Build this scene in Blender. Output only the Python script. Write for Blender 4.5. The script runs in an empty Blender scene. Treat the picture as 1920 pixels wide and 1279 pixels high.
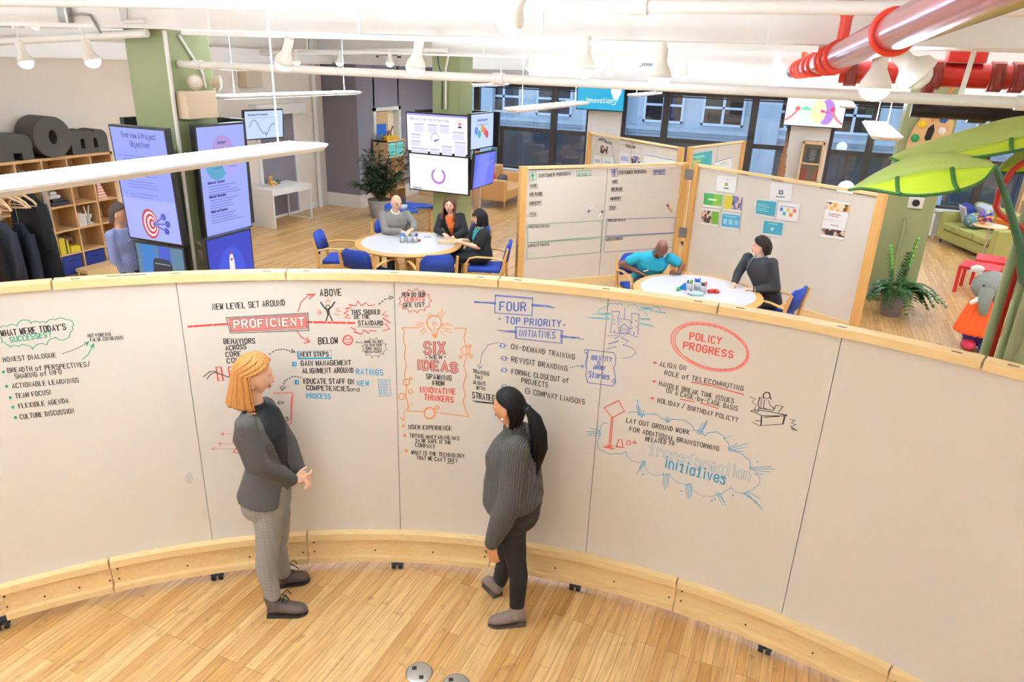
import bpy, bmesh, math, random
from mathutils import Vector as V, Matrix, Quaternion
random.seed(7)
PI = math.pi
sc = bpy.context.scene
COL = sc.collection
# ---------------- camera, world, exposure ----------------
CF, YAW, PITCH, ROLL, CH = 1333.8, 0.38873, 0.37149, 0.03786, 3.25
fw = V((-math.sin(YAW)*math.cos(PITCH), math.cos(YAW)*math.cos(PITCH), -math.sin(PITCH)))
_r = V((math.cos(YAW), math.sin(YAW), 0)); _u = _r.cross(fw)
CR = _r*math.cos(ROLL)+_u*math.sin(ROLL); CU = _u*math.cos(ROLL)-_r*math.sin(ROLL)
CAM = V((0, 0, CH))
cd = bpy.data.cameras.new('camera'); cam = bpy.data.objects.new('camera', cd); COL.objects.link(cam)
cd.sensor_width = 36; cd.lens = CF/1920*36; cd.clip_start = .05; cd.clip_end = 200
cam.matrix_world = Matrix(((CR.x, CU.x, -fw.x, 0), (CR.y, CU.y, -fw.y, 0), (CR.z, CU.z, -fw.z, CH), (0, 0, 0, 1)))
sc.camera = cam
w = bpy.data.worlds.new('sky'); sc.world = w; w.use_nodes = True
wb = w.node_tree.nodes['Background']; wb.inputs[0].default_value = (.50, .65, .93, 1); wb.inputs[1].default_value = 1.7
sc.view_settings.view_transform = 'Standard'; sc.view_settings.look = 'None'
sc.view_settings.exposure = 0.78; sc.view_settings.gamma = 1; sc.view_settings.use_curve_mapping = False
PEND_E, TOP_E, SPOT_W, BULB_E = 25.0, 88.0, 31.0, 34.0
WARM = (.69, .87, 1.0); TINT = 'd1eaff'
# ---------------- pixel rays: where a thing seen in the photo stands in the room ----------------
def ray(px, py): return CR*((px-960)/CF)+CU*(-(py-639.5)/CF)+fw
def atz(px, py, z=0): d = ray(px, py); return CAM+d*((z-CH)/d.z)
def aty(px, py, y): d = ray(px, py); return CAM+d*(y/d.y)
def atx(px, py, x): d = ray(px, py); return CAM+d*(x/d.x)
# ---------------- materials ----------------
def lin(c):
    if isinstance(c, str): c = tuple(int(c[i:i+2], 16)/255 for i in (0, 2, 4))
    return tuple(x/12.92 if x <= .04045 else ((x+.055)/1.055)**2.4 for x in c)+(1,)
MATS = {}
def mat(name, col, rough=.6, metal=0, emit=0, noise=0, nscale=30, bump=0, stretch=None, coat=0, trans=0, alpha=None, emcol=None):
    if name in MATS: return MATS[name]
    m = bpy.data.materials.new(name); m.use_nodes = True; nt = m.node_tree; b = nt.nodes['Principled BSDF']
    c = lin(col); b.inputs['Base Color'].default_value = c; m.diffuse_color = c
    b.inputs['Roughness'].default_value = rough; b.inputs['Metallic'].default_value = metal
    if coat: b.inputs['Coat Weight'].default_value = coat
    if trans: b.inputs['Transmission Weight'].default_value = trans
    if emit:
        b.inputs['Emission Color'].default_value = lin(emcol or col); b.inputs['Emission Strength'].default_value = emit
    if noise or bump:
        tc = nt.nodes.new('ShaderNodeTexCoord'); mp = nt.nodes.new('ShaderNodeMapping'); nz = nt.nodes.new('ShaderNodeTexNoise')
        mp.inputs['Scale'].default_value = stretch or (1, 1, 1); nz.inputs['Scale'].default_value = nscale; nz.inputs['Detail'].default_value = 4
        nt.links.new(tc.outputs['Object'], mp.inputs[0]); nt.links.new(mp.outputs[0], nz.inputs['Vector'])
        if noise:
            mx = nt.nodes.new('ShaderNodeMix'); mx.data_type = 'RGBA'
            mx.inputs[6].default_value = tuple(x*(1-noise) for x in c[:3])+(1,); mx.inputs[7].default_value = tuple(min(1, x*(1+noise)) for x in c[:3])+(1,)
            nt.links.new(nz.outputs[0], mx.inputs[0]); nt.links.new(mx.outputs[2], b.inputs['Base Color'])
        if bump:
            bp = nt.nodes.new('ShaderNodeBump'); bp.inputs['Strength'].default_value = bump; bp.inputs['Distance'].default_value = .01
            nt.links.new(nz.outputs[0], bp.inputs['Height']); nt.links.new(bp.outputs[0], b.inputs['Normal'])
    MATS[name] = m; return m
def wavy(name, c1, c2, scale, axis='Z', rough=.8, dist=0, bump=0, profile='SIN', rot=None):
    m = mat(name, c1, rough); nt = m.node_tree; b = nt.nodes['Principled BSDF']
    tc = nt.nodes.new('ShaderNodeTexCoord'); wv = nt.nodes.new('ShaderNodeTexWave'); wv.bands_direction = axis; wv.wave_profile = profile
    wv.inputs['Scale'].default_value = scale; wv.inputs['Distortion'].default_value = dist
    src = tc.outputs['Object']
    if rot:
        mp = nt.nodes.new('ShaderNodeMapping'); mp.inputs['Rotation'].default_value = rot; nt.links.new(src, mp.inputs[0]); src = mp.outputs[0]
    mx = nt.nodes.new('ShaderNodeMix'); mx.data_type = 'RGBA'; mx.inputs[6].default_value = lin(c1); mx.inputs[7].default_value = lin(c2)
    nt.links.new(src, wv.inputs[0]); nt.links.new(wv.outputs['Fac'], mx.inputs[0]); nt.links.new(mx.outputs[2], b.inputs['Base Color'])
    if bump:
        bp = nt.nodes.new('ShaderNodeBump'); bp.inputs['Strength'].default_value = bump; bp.inputs['Distance'].default_value = .01
        nt.links.new(wv.outputs['Fac'], bp.inputs['Height']); nt.links.new(bp.outputs[0], b.inputs['Normal'])
    return m
def ink(c):
    return mat('ink_'+c, c, .55)
def glow(c, s=1.0):
    return mat('screen_%s_%d' % (c, int(s*100)), '101010', .35, emit=s*.66, emcol=c)
# ---------------- mesh builder ----------------
class MB:
    def __init__(s): s.v = []; s.f = []; s.sm = []; s.mi = []; s.m = 0; s.T = None
    def add(s, vs, fs, sm=False):
        o = len(s.v)
        s.v += [s.T@V(v) for v in vs] if s.T else [V(v) for v in vs]
        s.f += [tuple(i+o for i in f) for f in fs]; s.sm += [sm]*len(fs); s.mi += [s.m]*len(fs); return s
    def obox(s, c, ax, ay, az):
        c, ax, ay, az = V(c), V(ax), V(ay), V(az)
        vs = [c+ax*i+ay*j+az*k for i in (-1, 1) for j in (-1, 1) for k in (-1, 1)]
        return s.add(vs, [(0, 1, 3, 2), (4, 6, 7, 5), (0, 4, 5, 1), (2, 3, 7, 6), (0, 2, 6, 4), (1, 5, 7, 3)])
    def box(s, a, b):
        a, b = V(a), V(b); h = (b-a)/2
        return s.obox((a+b)/2, (h.x, 0, 0), (0, h.y, 0), (0, 0, h.z))
    def bar(s, p, q, wd, ht, up=(0, 0, 1)):
        p, q = V(p), V(q); d = q-p; u = V(up); x = d.cross(u)
        if x.length < 1e-6: x = d.cross(V((1, 0, 0)))
        x.normalize(); y = x.cross(d).normalized()
        return s.obox((p+q)/2, x*wd/2, d/2, y*ht/2)
    def loft(s, rings, caps=True, sm=True, closed=True):
        n = len(rings[0]); vs = [p for r in rings for p in r]; fs = []
        for i in range(len(rings)-1):
            for j in range(n if closed else n-1):
                k = (j+1) % n; fs.append((i*n+j, i*n+k, (i+1)*n+k, (i+1)*n+j))
        s.add(vs, fs, sm)
        if caps and closed:
            s.add(rings[0], [tuple(range(n))[::-1]], False); s.add(rings[-1], [tuple(range(n))], False)
        return s
    def cyl(s, p, q, r0, r1=None, n=14, caps=True, sm=True):
        return s.tube([p, q], [r0, r0 if r1 is None else r1], n, caps, sm)
    def tube(s, pts, r, n=8, caps=True, sm=True, flat=None):
        pts = [V(p) for p in pts]; k = len(pts); R = r if isinstance(r, (list, tuple)) else [r]*k
        d0 = (pts[1]-pts[0]).normalized(); x = d0.cross(V((0, 0, 1)))
        if x.length < .05: x = d0.cross(V((0, 1, 0)))
        x.normalize(); rings = []
        for i, p in enumerate(pts):
            d = (pts[min(i+1, k-1)]-pts[max(i-1, 0)]).normalized()
            x = (x-d*x.dot(d)).normalized(); y = d.cross(x)
            a, b = (R[i], R[i]) if flat is None else (R[i], R[i]*flat)
            rings.append([p+x*a*math.cos(2*PI*j/n)+y*b*math.sin(2*PI*j/n) for j in range(n)])
        return s.loft(rings, caps, sm)
    def lathe(s, prof, c=(0, 0, 0), n=24, sm=True):
        c = V(c); prof = [(max(r, 1e-4), z) for r, z in prof]
        return s.loft([[c+V((r*math.cos(2*PI*j/n), r*math.sin(2*PI*j/n), z)) for j in range(n)] for r, z in prof], True, sm)
    def ell(s, c, r, n=16, m=10, R=None):
        c = V(c); r = r if isinstance(r, (list, tuple)) else (r, r, r); rings = []
        for i in range(m+1):
            t = -PI/2+PI*i/m; q = max(math.cos(t), 1e-3); ring = []
            for j in range(n):
                p = V((r[0]*q*math.cos(2*PI*j/n), r[1]*q*math.sin(2*PI*j/n), r[2]*math.sin(t)))
                ring.append(c+(R@p if R else p))
            rings.append(ring)
        return s.loft(rings)
    def prism(s, poly, o, ax, ay, az, h):
        """polygon in the plane (ax, ay) at o, extruded by h along az"""
        o, ax, ay, az = V(o), V(ax), V(ay), V(az); n = len(poly)
        a = [o+ax*x+ay*y for x, y in poly]; b = [p+az*h for p in a]
        s.add(a+b, [tuple(range(n))[::-1], tuple(range(n, 2*n))]+[(i, (i+1) % n, n+(i+1) % n, n+i) for i in range(n)])
        return s
    def caps(s, p, q, r0, r1=None, n=12):
        r1 = r0 if r1 is None else r1
        s.cyl(p, q, r0, r1, n); s.ell(p, r0, n, 8); s.ell(q, r1, n, 8); return s
def mesh_from(mb, name, mats, recalc=True):
    me = bpy.data.meshes.new(name); me.from_pydata([tuple(v) for v in mb.v], [], mb.f)
    for m in (mats if isinstance(mats, (list, tuple)) else [mats]): me.materials.append(m)
    me.polygons.foreach_set('use_smooth', mb.sm); me.polygons.foreach_set('material_index', mb.mi)
    if recalc:
        bm = bmesh.new(); bm.from_mesh(me); bmesh.ops.recalc_face_normals(bm, faces=bm.faces); bm.to_mesh(me); bm.free()
    return me
def local(mb, parent):
    """vertices were given in room coordinates: move them into the parent's frame"""
    M = Matrix()
    p = parent
    while p: M = p.matrix_basis @ M if p is parent else p.matrix_basis @ M; p = p.parent
    Mi = M.inverted(); mb.v = [Mi @ v for v in mb.v]
def part(name, mb, mats, parent=None, world=True, bev=0, label=None, recalc=True, seg=2):
    if parent and world: local(mb, parent)
    o = bpy.data.objects.new(name, mesh_from(mb, name, mats, recalc)); COL.objects.link(o)
    if parent: o.parent = parent
    if bev:
        md = o.modifiers.new('edges', 'BEVEL'); md.width = bev; md.segments = seg; md.limit_method = 'ANGLE'; md.angle_limit = .6
    if label: o['label'] = label
    return o
def tag(o, label, cat, group=None):
    o['label'] = label; o['category'] = cat
    if group: o['group'] = group
    return o
def thing(name, label, cat, loc=(0, 0, 0), rz=0, group=None, rot=None):
    o = bpy.data.objects.new(name, None); COL.objects.link(o); o.empty_display_size = .1
    o.location = loc; o.rotation_euler = rot or (0, 0, rz); o.matrix_basis = Matrix.LocRotScale(V(loc), o.rotation_euler.to_quaternion(), None)
    return tag(o, label, cat, group)
def solo(name, mb, mats, label, cat, group=None, loc=None, bev=0):
    """a thing that is one mesh; room coordinates, origin moved to loc"""
    if loc is not None: mb.v = [v-V(loc) for v in mb.v]
    o = part(name, mb, mats, bev=bev)
    if loc is not None: o.location = loc
    return tag(o, label, cat, group)
def struct(name, mb, mats, bev=0, parent=None):
    o = part(name, mb, mats, parent, bev=bev)
    if parent is None: o['kind'] = 'structure'
    return o
def dup(o, parent=None, **kw):
    c = o.copy(); COL.objects.link(c); c.parent = parent
    for ch in o.children: dup(ch, c)
    for k, v in kw.items():
        if k == 'loc': c.location = v
        elif k == 'rz': c.rotation_euler = (0, 0, v)
        else: c[k] = v
    return c
def lamp(name, kind, loc, power, col=WARM, parent=None, **kw):
    l = bpy.data.lights.new(name, kind); l.energy = power; l.color = col
    for k, v in kw.items(): setattr(l, k, v)
    o = bpy.data.objects.new(name, l); COL.objects.link(o); o.location = loc
    if parent: o.parent = parent
    return o
# ---------------- common materials ----------------
def wood(name, c1, c2, axis=1, sc_=6.0, rough=.45):
    m = mat(name, c1, rough); nt = m.node_tree; b = nt.nodes['Principled BSDF']
    tc = nt.nodes.new('ShaderNodeTexCoord'); mp = nt.nodes.new('ShaderNodeMapping'); nz = nt.nodes.new('ShaderNodeTexNoise')
    s = [sc_*3]*3; s[axis] = sc_*.25; mp.inputs['Scale'].default_value = s
    nz.inputs['Scale'].default_value = 1.6; nz.inputs['Detail'].default_value = 6; nz.inputs['Distortion'].default_value = 1.2
    mx = nt.nodes.new('ShaderNodeMix'); mx.data_type = 'RGBA'; mx.inputs[6].default_value = lin(c1); mx.inputs[7].default_value = lin(c2)
    nt.links.new(tc.outputs['Object'], mp.inputs[0]); nt.links.new(mp.outputs[0], nz.inputs['Vector']); nt.links.new(nz.outputs[0], mx.inputs[0]); nt.links.new(mx.outputs[2], b.inputs['Base Color'])
    return m
MAPLE = wood('maple', 'f6d9a2', 'e6bb7e', 0, 5, .4)
MAPLEZ = wood('maple_upright', 'dfb06c', 'c8924e', 2, 5, .4)
BEECH = wood('beech', 'dcaa66', 'c8904c', 2, 6, .4)
BIRCH = wood('birch_veneer', 'dcb588', 'caa070', 1, 4, .5)
WHITEP = mat('white_paint', 'f3ece6', .6)
WHITEG = mat('white_gloss_paint', 'f0ebe4', .35)
BOARD = mat('whiteboard_surface', 'dfd4c7', .38, noise=.02, nscale=2)
GREEN = mat('olive_green_paint', '8d9263', .55, noise=.04, nscale=3)
BLACKP = mat('black_plastic', '141416', .4)
GREYM = mat('grey_metal', '8c8c8c', .35, .8)
CHROME = mat('brushed_steel', 'c8c6c2', .3, .9)
RUBBER = mat('black_rubber', '17171a', .6)
BLUEF = mat('blue_fabric', '1d3a92', .85, noise=.08, nscale=120, bump=.1)
RED = mat('red_paint', 'c62f22', .35)
# ================= the setting =================
def floor_mat():
    m = mat('maple_strip_floor', 'dcae70', .3); nt = m.node_tree; b = nt.nodes['Principled BSDF']; L = nt.links.new
    tc = nt.nodes.new('ShaderNodeTexCoord'); sp = nt.nodes.new('ShaderNodeSeparateXYZ'); cb = nt.nodes.new('ShaderNodeCombineXYZ')
    L(tc.outputs['Object'], sp.inputs[0]); L(sp.outputs[1], cb.inputs[0]); L(sp.outputs[0], cb.inputs[1])
    br = nt.nodes.new('ShaderNodeTexBrick'); br.offset = .37; br.offset_frequency = 3
    for k, v in (('Scale', 1), ('Brick Width', 1.15), ('Row Height', .066), ('Mortar Size', .0014), ('Mortar Smooth', .3), ('Bias', -.1)): br.inputs[k].default_value = v
    br.inputs['Color1'].default_value = lin('d9af76'); br.inputs['Color2'].default_value = lin('b98648'); br.inputs['Mortar'].default_value = lin('7d5428')
    L(cb.outputs[0], br.inputs['Vector'])
    mp = nt.nodes.new('ShaderNodeMapping'); mp.inputs['Scale'].default_value = (2.2, 34, 1); L(cb.outputs[0], mp.inputs[0])
    nz = nt.nodes.new('ShaderNodeTexNoise'); nz.inputs['Scale'].default_value = 1.5; nz.inputs['Detail'].default_value = 6; nz.inputs['Distortion'].default_value = .6; L(mp.outputs[0], nz.inputs['Vector'])
    n2 = nt.nodes.new('ShaderNodeTexNoise'); n2.inputs['Scale'].default_value = 9; n2.inputs['Detail'].default_value = 3; L(cb.outputs[0], n2.inputs['Vector'])
    rp = nt.nodes.new('ShaderNodeValToRGB'); rp.color_ramp.elements[0].position = .3; rp.color_ramp.elements[0].color = (.62, .55, .46, 1); rp.color_ramp.elements[1].position = .62; rp.color_ramp.elements[1].color = (1.06, 1.04, 1.02, 1)
    L(nz.outputs[0], rp.inputs[0])
    r2 = nt.nodes.new('ShaderNodeValToRGB'); r2.color_ramp.elements[0].position = .27; r2.color_ramp.elements[0].color = (.5, .4, .3, 1); r2.color_ramp.elements[1].position = .38; r2.color_ramp.elements[1].color = (1, 1, 1, 1)
    L(n2.outputs[0], r2.inputs[0])
    a = nt.nodes.new('ShaderNodeMix'); a.data_type = 'RGBA'; a.blend_type = 'MULTIPLY'; a.inputs[0].default_value = .75; L(br.outputs['Color'], a.inputs[6]); L(rp.outputs[0], a.inputs[7])
    c = nt.nodes.new('ShaderNodeMix'); c.data_type = 'RGBA'; c.blend_type = 'MULTIPLY'; c.inputs[0].default_value = .6; L(a.outputs[2], c.inputs[6]); L(r2.outputs[0], c.inputs[7])
    L(c.outputs[2], b.inputs['Base Color'])
    bp = nt.nodes.new('ShaderNodeBump'); bp.inputs['Strength'].default_value = .25; bp.inputs['Distance'].default_value = .002; bp.invert = True
    L(br.outputs['Fac'], bp.inputs['Height']); L(bp.outputs[0], b.inputs['Normal'])
    return m
XL, XR, YB, YF, ZC = -10.5, 8.0, 18.2, -5.5, 3.95
struct('floor', MB().box((XL-.2, YF-.2, -.15), (XR+.2, YB+.3, 0)), floor_mat())
struct('ceiling', MB().box((XL-.2, YF-.2, ZC), (XR+.2, YB+.3, ZC+.15)), WHITEP)
WALLC = mat('cream_wall_paint', 'f4e6d8', .7, noise=.02, nscale=2)
PURP = mat('mauve_grey_paint', '7d747b', .7, noise=.03, nscale=2)
struct('wall_left', MB().box((XL-.2, YF, 0), (XL, YB+.2, ZC)), WALLC)
struct('wall_right', MB().box((XR, YF, 0), (XR+.2, YB+.2, ZC)), WALLC)
struct('wall_front', MB().box((XL, YF-.2, 0), (XR, YF, ZC)), WALLC)
# window wall: low wall, bulkhead, piers
mb = MB().box((XL, YB, 0), (XR, YB+.3, .58)).box((XL, YB, 2.82), (XR, YB+.3, ZC))
for a, b in ((XL, -9.7), (-5.56, -4.71), (-.72, .13), (1.62, 1.78), (6.2, XR)): mb.box((a, YB-.12, .58), (b, YB+.3, 2.82))
struct('wall_back', mb, WHITEP)
struct('trim_1', MB().box((XL, YB-.2, .56), (XR, YB, .60)), WHITEP)
BRONZE = mat('dark_bronze_window_frame', '2e2522', .45)
gm = bpy.data.materials.new('window_glass'); gm.use_nodes = True; nt = gm.node_tree; nt.nodes.remove(nt.nodes['Principled BSDF'])
tr = nt.nodes.new('ShaderNodeBsdfTransparent'); tr.inputs[0].default_value = (.86, .92, .95, 1); gl = nt.nodes.new('ShaderNodeBsdfGlossy'); gl.inputs['Roughness'].default_value = .02
mx = nt.nodes.new('ShaderNodeMixShader'); mx.inputs[0].default_value = .10
nt.links.new(tr.outputs[0], mx.inputs[1]); nt.links.new(gl.outputs[0], mx.inputs[2]); nt.links.new(mx.outputs[0], nt.nodes['Material Output'].inputs[0]); GLASS = gm
def window(n, x0, x1, mull, z0=.6, z1=2.82, zt=1.62):
    y0, y1 = YB+.02, YB+.12; f = MB()
    xs = [x0]+mull+[x1]
    f.box((x0, y0, z1-.14), (x1, y1, z1)).box((x0, y0, z0), (x1, y1, z0+.06))
    for x, wd in [(x0+.04, .08), (x1-.04, .08)]+[(m_, .15) for m_ in mull]: f.box((x-wd/2, y0-.03, z0), (x+wd/2, y1, z1))
    f.box((x0, y0, zt-.035), (x1, y1, zt+.035))
    for a, b in zip(xs[:-1], xs[1:]):       # inner sash edges
        for zz in (z1-.17, zt+.05): f.box((a+.07, y0+.01, zz-.015), (b-.07, y1-.02, zz+.015))
    fo = struct('window_%d' % n, f, BRONZE)
    for a, b in zip(xs[:-1], xs[1:]):
        part('pane', MB().box((a, y0+.05, z0), (b, y0+.06, zt)), GLASS, fo); part('pane', MB().box((a, y0+.05, zt), (b, y0+.06, z1)), GLASS, fo)
window(1, -9.7, -5.56, [-8.75, -6.53]); window(2, -4.71, -.72, [-3.64, -1.58]); window(3, .13, 1.62, [.98]); window(4, 1.78, 6.2, [3.25, 4.7])
# mauve partition with the open door, bulkhead above it
mb = MB().box((XL, 13.85, .3), (-9.58, 14.0, 3.12)).box((-9.72, 14.0, .3), (-9.58, 14.55, 3.12)).box((-9.72, 15.55, .3), (-9.58, YB-.02, 3.12)).box((-9.72, 14.5, 2.15), (-9.58, 15.6, 3.12))
struct('wall_partition', mb, PURP)
struct('wall_bulkhead', MB().box((XL, 13.8, 3.12), (-6.9, YB-.02, ZC)), WHITEP)
struct('baseboard_partition', MB().box((XL, 13.84, 0), (-9.57, 13.99, .3)).box((-9.72, 13.99, 0), (-9.57, 14.5, .3)).box((-9.72, 15.6, 0), (-9.57, YB-.03, .3)), WHITEP)
d = struct('door_2', MB().box((-9.74, 14.46, 0), (-9.55, 14.56, 2.2)).box((-9.74, 15.54, 0), (-9.55, 15.64, 2.2)).box((-9.74, 14.46, 2.12), (-9.55, 15.64, 2.2)), WHITEP)
lf = part('door_leaf', MB().box((-9.68, 14.57, .02), (-9.62, 15.16, 2.1)), BIRCH, d); part('notice_board', MB().box((-9.615, 14.62, 1.05), (-9.60, 15.05, 1.82)), mat('blue_board', '1f5fb8', .6), lf)
part('lit_opening', MB().box((-9.74, 15.17, .02), (-9.70, 15.53, 2.1)), mat('cream_room_beyond', 'f6e7c4', .7), d)
# grey door on the left wall
d = struct('door_1', MB().box((XL, 11.62, 0), (XL+.05, 12.82, .05)).box((XL, 11.62, 0), (XL+.06, 11.7, 2.2)).box((XL, 12.74, 0), (XL+.06, 12.82, 2.2)).box((XL, 11.5, 2.12), (XL+.2, 13.0, 2.32)), WHITEP)
part('door_leaf', MB().box((XL, 11.71, .05), (XL+.04, 12.73, 2.11)), PURP, d)
struct('trim_2', MB().cyl((XL+.06, 13.5, 0), (XL+.06, 13.5, 3.9), .05), WHITEP)
struct('trim_3', MB().box((XL, YF, 3.1), (XL+.35, 13.8, 3.34)), WHITEP)     # white duct box along the left wall
struct('baseboard_left', MB().box((XL, YF, 0), (XL+.02, 11.6, .15)).box((XL, 12.83, 0), (XL+.02, 13.83, .15)), WHITEP)
# beams
struct('beam_front', MB().box((XL, 5.42, 3.44), (XR, 6.15, ZC-.005)), WHITEP)
struct('beam_middle', MB().box((-6.6, 11.9, 3.36), (XR, 12.5, ZC-.005)), WHITEP)
struct('beam_back', MB().box((-6.9, 17.3, 2.86), (XR, YB-.01, ZC-.005)), WHITEP)
# columns
COLS = [(-6.62, 5.6, -6.06, 6.16), (-6.66, 12.0, -6.1, 12.52), (1.02, 12.0, 1.68, 12.6), (1.53, 5.5, 2.2, 6.12)]
for i, (a, b, c, d_) in enumerate(COLS):
    struct('column' + ('' if i == 0 else '.%03d' % i), MB().box((a, b, 0), (c, d_, ZC-.003)), GREEN, bev=.012)
# outside: the street front across the road
STONE = mat('pale_stone_facade', 'b9c2c6', .8, noise=.12, nscale=3); DARKG = mat('dark_shop_glass', '14161c', .15)
b = thing('building', 'grey stone office front across the street outside the windows', 'building', (-3, 27, -3))
YQ = 27.0
part('wall', MB().box((-22, YQ, .85), (14, YQ+1, 7)), STONE, b)
part('cornice', MB().box((-22, YQ-.25, 1.18), (14, YQ, 1.3)).box((-22, YQ-.15, 1.08), (14, YQ, 1.18)).box((-22, YQ-.1, .82), (14, YQ, .9)), STONE, b)
part('shop_front', MB().box((-22, YQ+.3, -3), (14, YQ+.5, .85)), DARKG, b)
for x in (-12.6, -7.2, -1.9, 3.4, 8.2): part('pilaster', MB().box((x-.45, YQ-.3, -3), (x+.45, YQ+.3, 7)), STONE, b)
for i in range(10):
    x = -14.6+i*2.1
    f = part('window', MB().box((x, YQ-.08, 1.45), (x+1.45, YQ+.02, 1.53)).box((x, YQ-.08, 2.5), (x+1.45, YQ+.02, 2.6)).box((x, YQ-.08, 1.45), (x+.08, YQ+.02, 2.6)).box((x+1.37, YQ-.08, 1.45), (x+1.45, YQ+.02, 2.6)).box((x+.68, YQ-.06, 1.45), (x+.77, YQ+.02, 2.6)).box((x, YQ-.06, 2.02), (x+1.45, YQ+.02, 2.1)), mat('white_sash', 'd5dadc', .6), b)
    part('pane', MB().box((x+.06, YQ-.03, 1.5), (x+1.4, YQ-.015, 2.55)), mat('sash_glass', '2a2728', .12), f)
struct('ground_street', MB().box((-25, YB+.4, -3.2), (18, 40, -3)), mat('asphalt', '4b4c50', .9))
# ================= lamps =================
PENDM = mat('pendant_housing', 'efeae6', .4)
LENS = mat('pendant_lens', 'ffffff', .5, emit=PEND_E, emcol=TINT); TLENS = mat('pendant_top_lens', 'ffffff', .5, emit=TOP_E, emcol=TINT)
def pendant(x, y0, y1, z, label, wires=True):
    """slim wing section: lit aperture on top and lens below"""
    ym, h = (y0+y1)/2, (y1-y0)/2
    t = thing('pendant_light', label, 'light', (x, ym, z), group='linear pendant lights')
    prof = [(-.125, -.006), (-.105, -.026), (-.05, -.034), (.05, -.034), (.105, -.026), (.125, -.006), (.125, .004), (-.125, .004)]
    rings = []
    for y, k in ((-h, .25), (-h+.03, .6), (-h+.12, 1), (h-.12, 1), (h-.03, .6), (h, .25)): rings.append([V((a*k, y, b*k)) for a, b in prof])
    part('housing', MB().loft(rings, sm=False), PENDM, t, world=False)
    part('top_lens', MB().box((-.105, -h+.14, .0045), (.105, h-.14, .012)), TLENS, t, world=False)
    part('bottom_lens', MB().box((-.045, -h+.14, -.0347), (.045, h-.14, -.0338)), LENS, t, world=False)
    if wires:
        for s in (-1, 1):
            part('suspension_wire', MB().tube([(0, s*(h-.35), .012), (0, s*(h-.35), ZC-z)], .004, 5), WHITEG, t, world=False)
    return t
pendant(-2.59, .5, 3.38, 2.8, 'near long pendant light crossing the two left monitors')
pendant(-6.25, 6.3, 9.1, 2.8, 'long thin pendant light in front of the grey door area')
pendant(-3.08, 7.2, 9.75, 2.8, 'long pendant light ending at the blue word screen')
pendant(-3.3, 13.3, 15.5, 2.8, 'short distant pendant light beside the blue word screen')
pendant(.48, 6.7, 9.0, 2.8, 'white pendant light left of the paint palette')
pendant(-7.1, 14.2, 16.4, 2.8, 'short distant pendant light right of the middle green column')
pendant(.28, 13.2, 15.6, 2.8, 'small distant pendant light in front of the hands screen')
for x, y in ((-1.2, -4.2), (-6.4, -3.2), (4.4, .4), (4.2, 5.2), (4.2, 13.4), (-9.2, .2), (6.2, 9.5)):  # unseen pendants added outside the view to fill the room with light
    pendant(x, y, y+2.8, 2.9, 'unseen linear pendant light added for fill')
BULB = mat('lit_flood_bulb', 'ffffff', .5, emit=BULB_E, emcol=TINT)
SHADE = mat('cream_lamp_shade', 'efe6d8', .45)
def spot(px, py, y, label, d=(0, 0, -1), s=1.0, ztrack=None, watts=None, off=False):
    """flood lamp on a track: bulb face centre seen at (px, py) in the plane y"""
    c = aty(px, py, y); d = V(d).normalized(); p = c-d*.2*s
    t = thing('track_light', label, 'light', p, group='track lights under the ceiling')
    b = MB()
    prof = [(.0, .032), (.02, .036), (.11, .036), (.125, .044), (.17, .068), (.2, .072), (.2, .064), (.19, .06)]
    q = V((0, 0, -1)).rotation_difference(d)
    if off: prof = [(.0, .03), (.02, .04), (.1, .04), (.12, .05), (.15, .09), (.19, .1), (.2, .096)]
    b.loft([[q@V((r*s*math.cos(2*PI*j/18), r*s*math.sin(2*PI*j/18), -h*s)) for j in range(18)] for h, r in prof], caps=True)
    part('lamp_shade', b, SHADE, t, world=False)
    e = MB(); e.ell(d*.196*s, (.07*s, .07*s, .062*s), 16, 8, q.to_matrix()); part('bulb', e, SHADE if off else BULB, t, world=False)
    zt = ztrack or p.z+.16
    st = MB().cyl((0, 0, -.01), (0, 0, zt-p.z), .007, n=6); st.box((-.012, -.03, zt-p.z-.03), (.012, .03, zt-p.z)); part('stem', st, WHITEG, t, world=False)
    if not off: 
        o = lamp('flood_light', 'SPOT', d*.235*s, watts or SPOT_W*(4.0 if y > 11 else (3.2 if px < 300 else (2.0 if y > 7 else .6))), parent=t, spot_size=1.9, spot_blend=.9, shadow_soft_size=.06)
        o.rotation_euler = V((0, 0, -1)).rotation_difference(d).to_euler()
    return p
def pipe(name, pts, r, m, label, cat='pipe', n=12, joints=(), group=None):
    b = MB().tube(pts, r, n)
    for j in joints: 
        p = V(j); dd = (V(pts[-1])-V(pts[0])).normalized()*.05; b.cyl(p-dd, p+dd, r*1.3, n=n)
    return solo(name, b, m, label, cat, group, loc=V(pts[0]))
def rods(b, x0, x1, y, z):
    for i in range(4): xx = x0+.3+(x1-x0-.6)*i/3; b.box((xx-.008, y+.012, z-.01), (xx+.008, y+.028, ZC))
    return b
PW = mat('white_pipe_paint', 'f1ebe2', .4)
pipe('ceiling_pipe', [(-9, 4, 3.55), (5, 4, 3.55)], .032, PW, 'white sprinkler pipe running along the very top of the picture', joints=[(-1.0, 4, 3.55), (.35, 4, 3.55), (-6.1, 4, 3.55)])
pipe('ceiling_pipe', [(-6.05, 5.72, 3.13), (3.5, 5.72, 3.13)], .036, PW, 'white pipe from the left green column right across below the red pipes', joints=[(-5.8, 5.72, 3.13), (-2.55, 5.72, 3.13), (1.15, 5.72, 3.13)])
pipe('ceiling_pipe', [(-10.4, 5.5, 3.16), aty(275, 62, 5.5)], .04, PW, 'white pipe from the left wall to the front of the left column', joints=[aty(60, 48, 5.5)])
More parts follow.
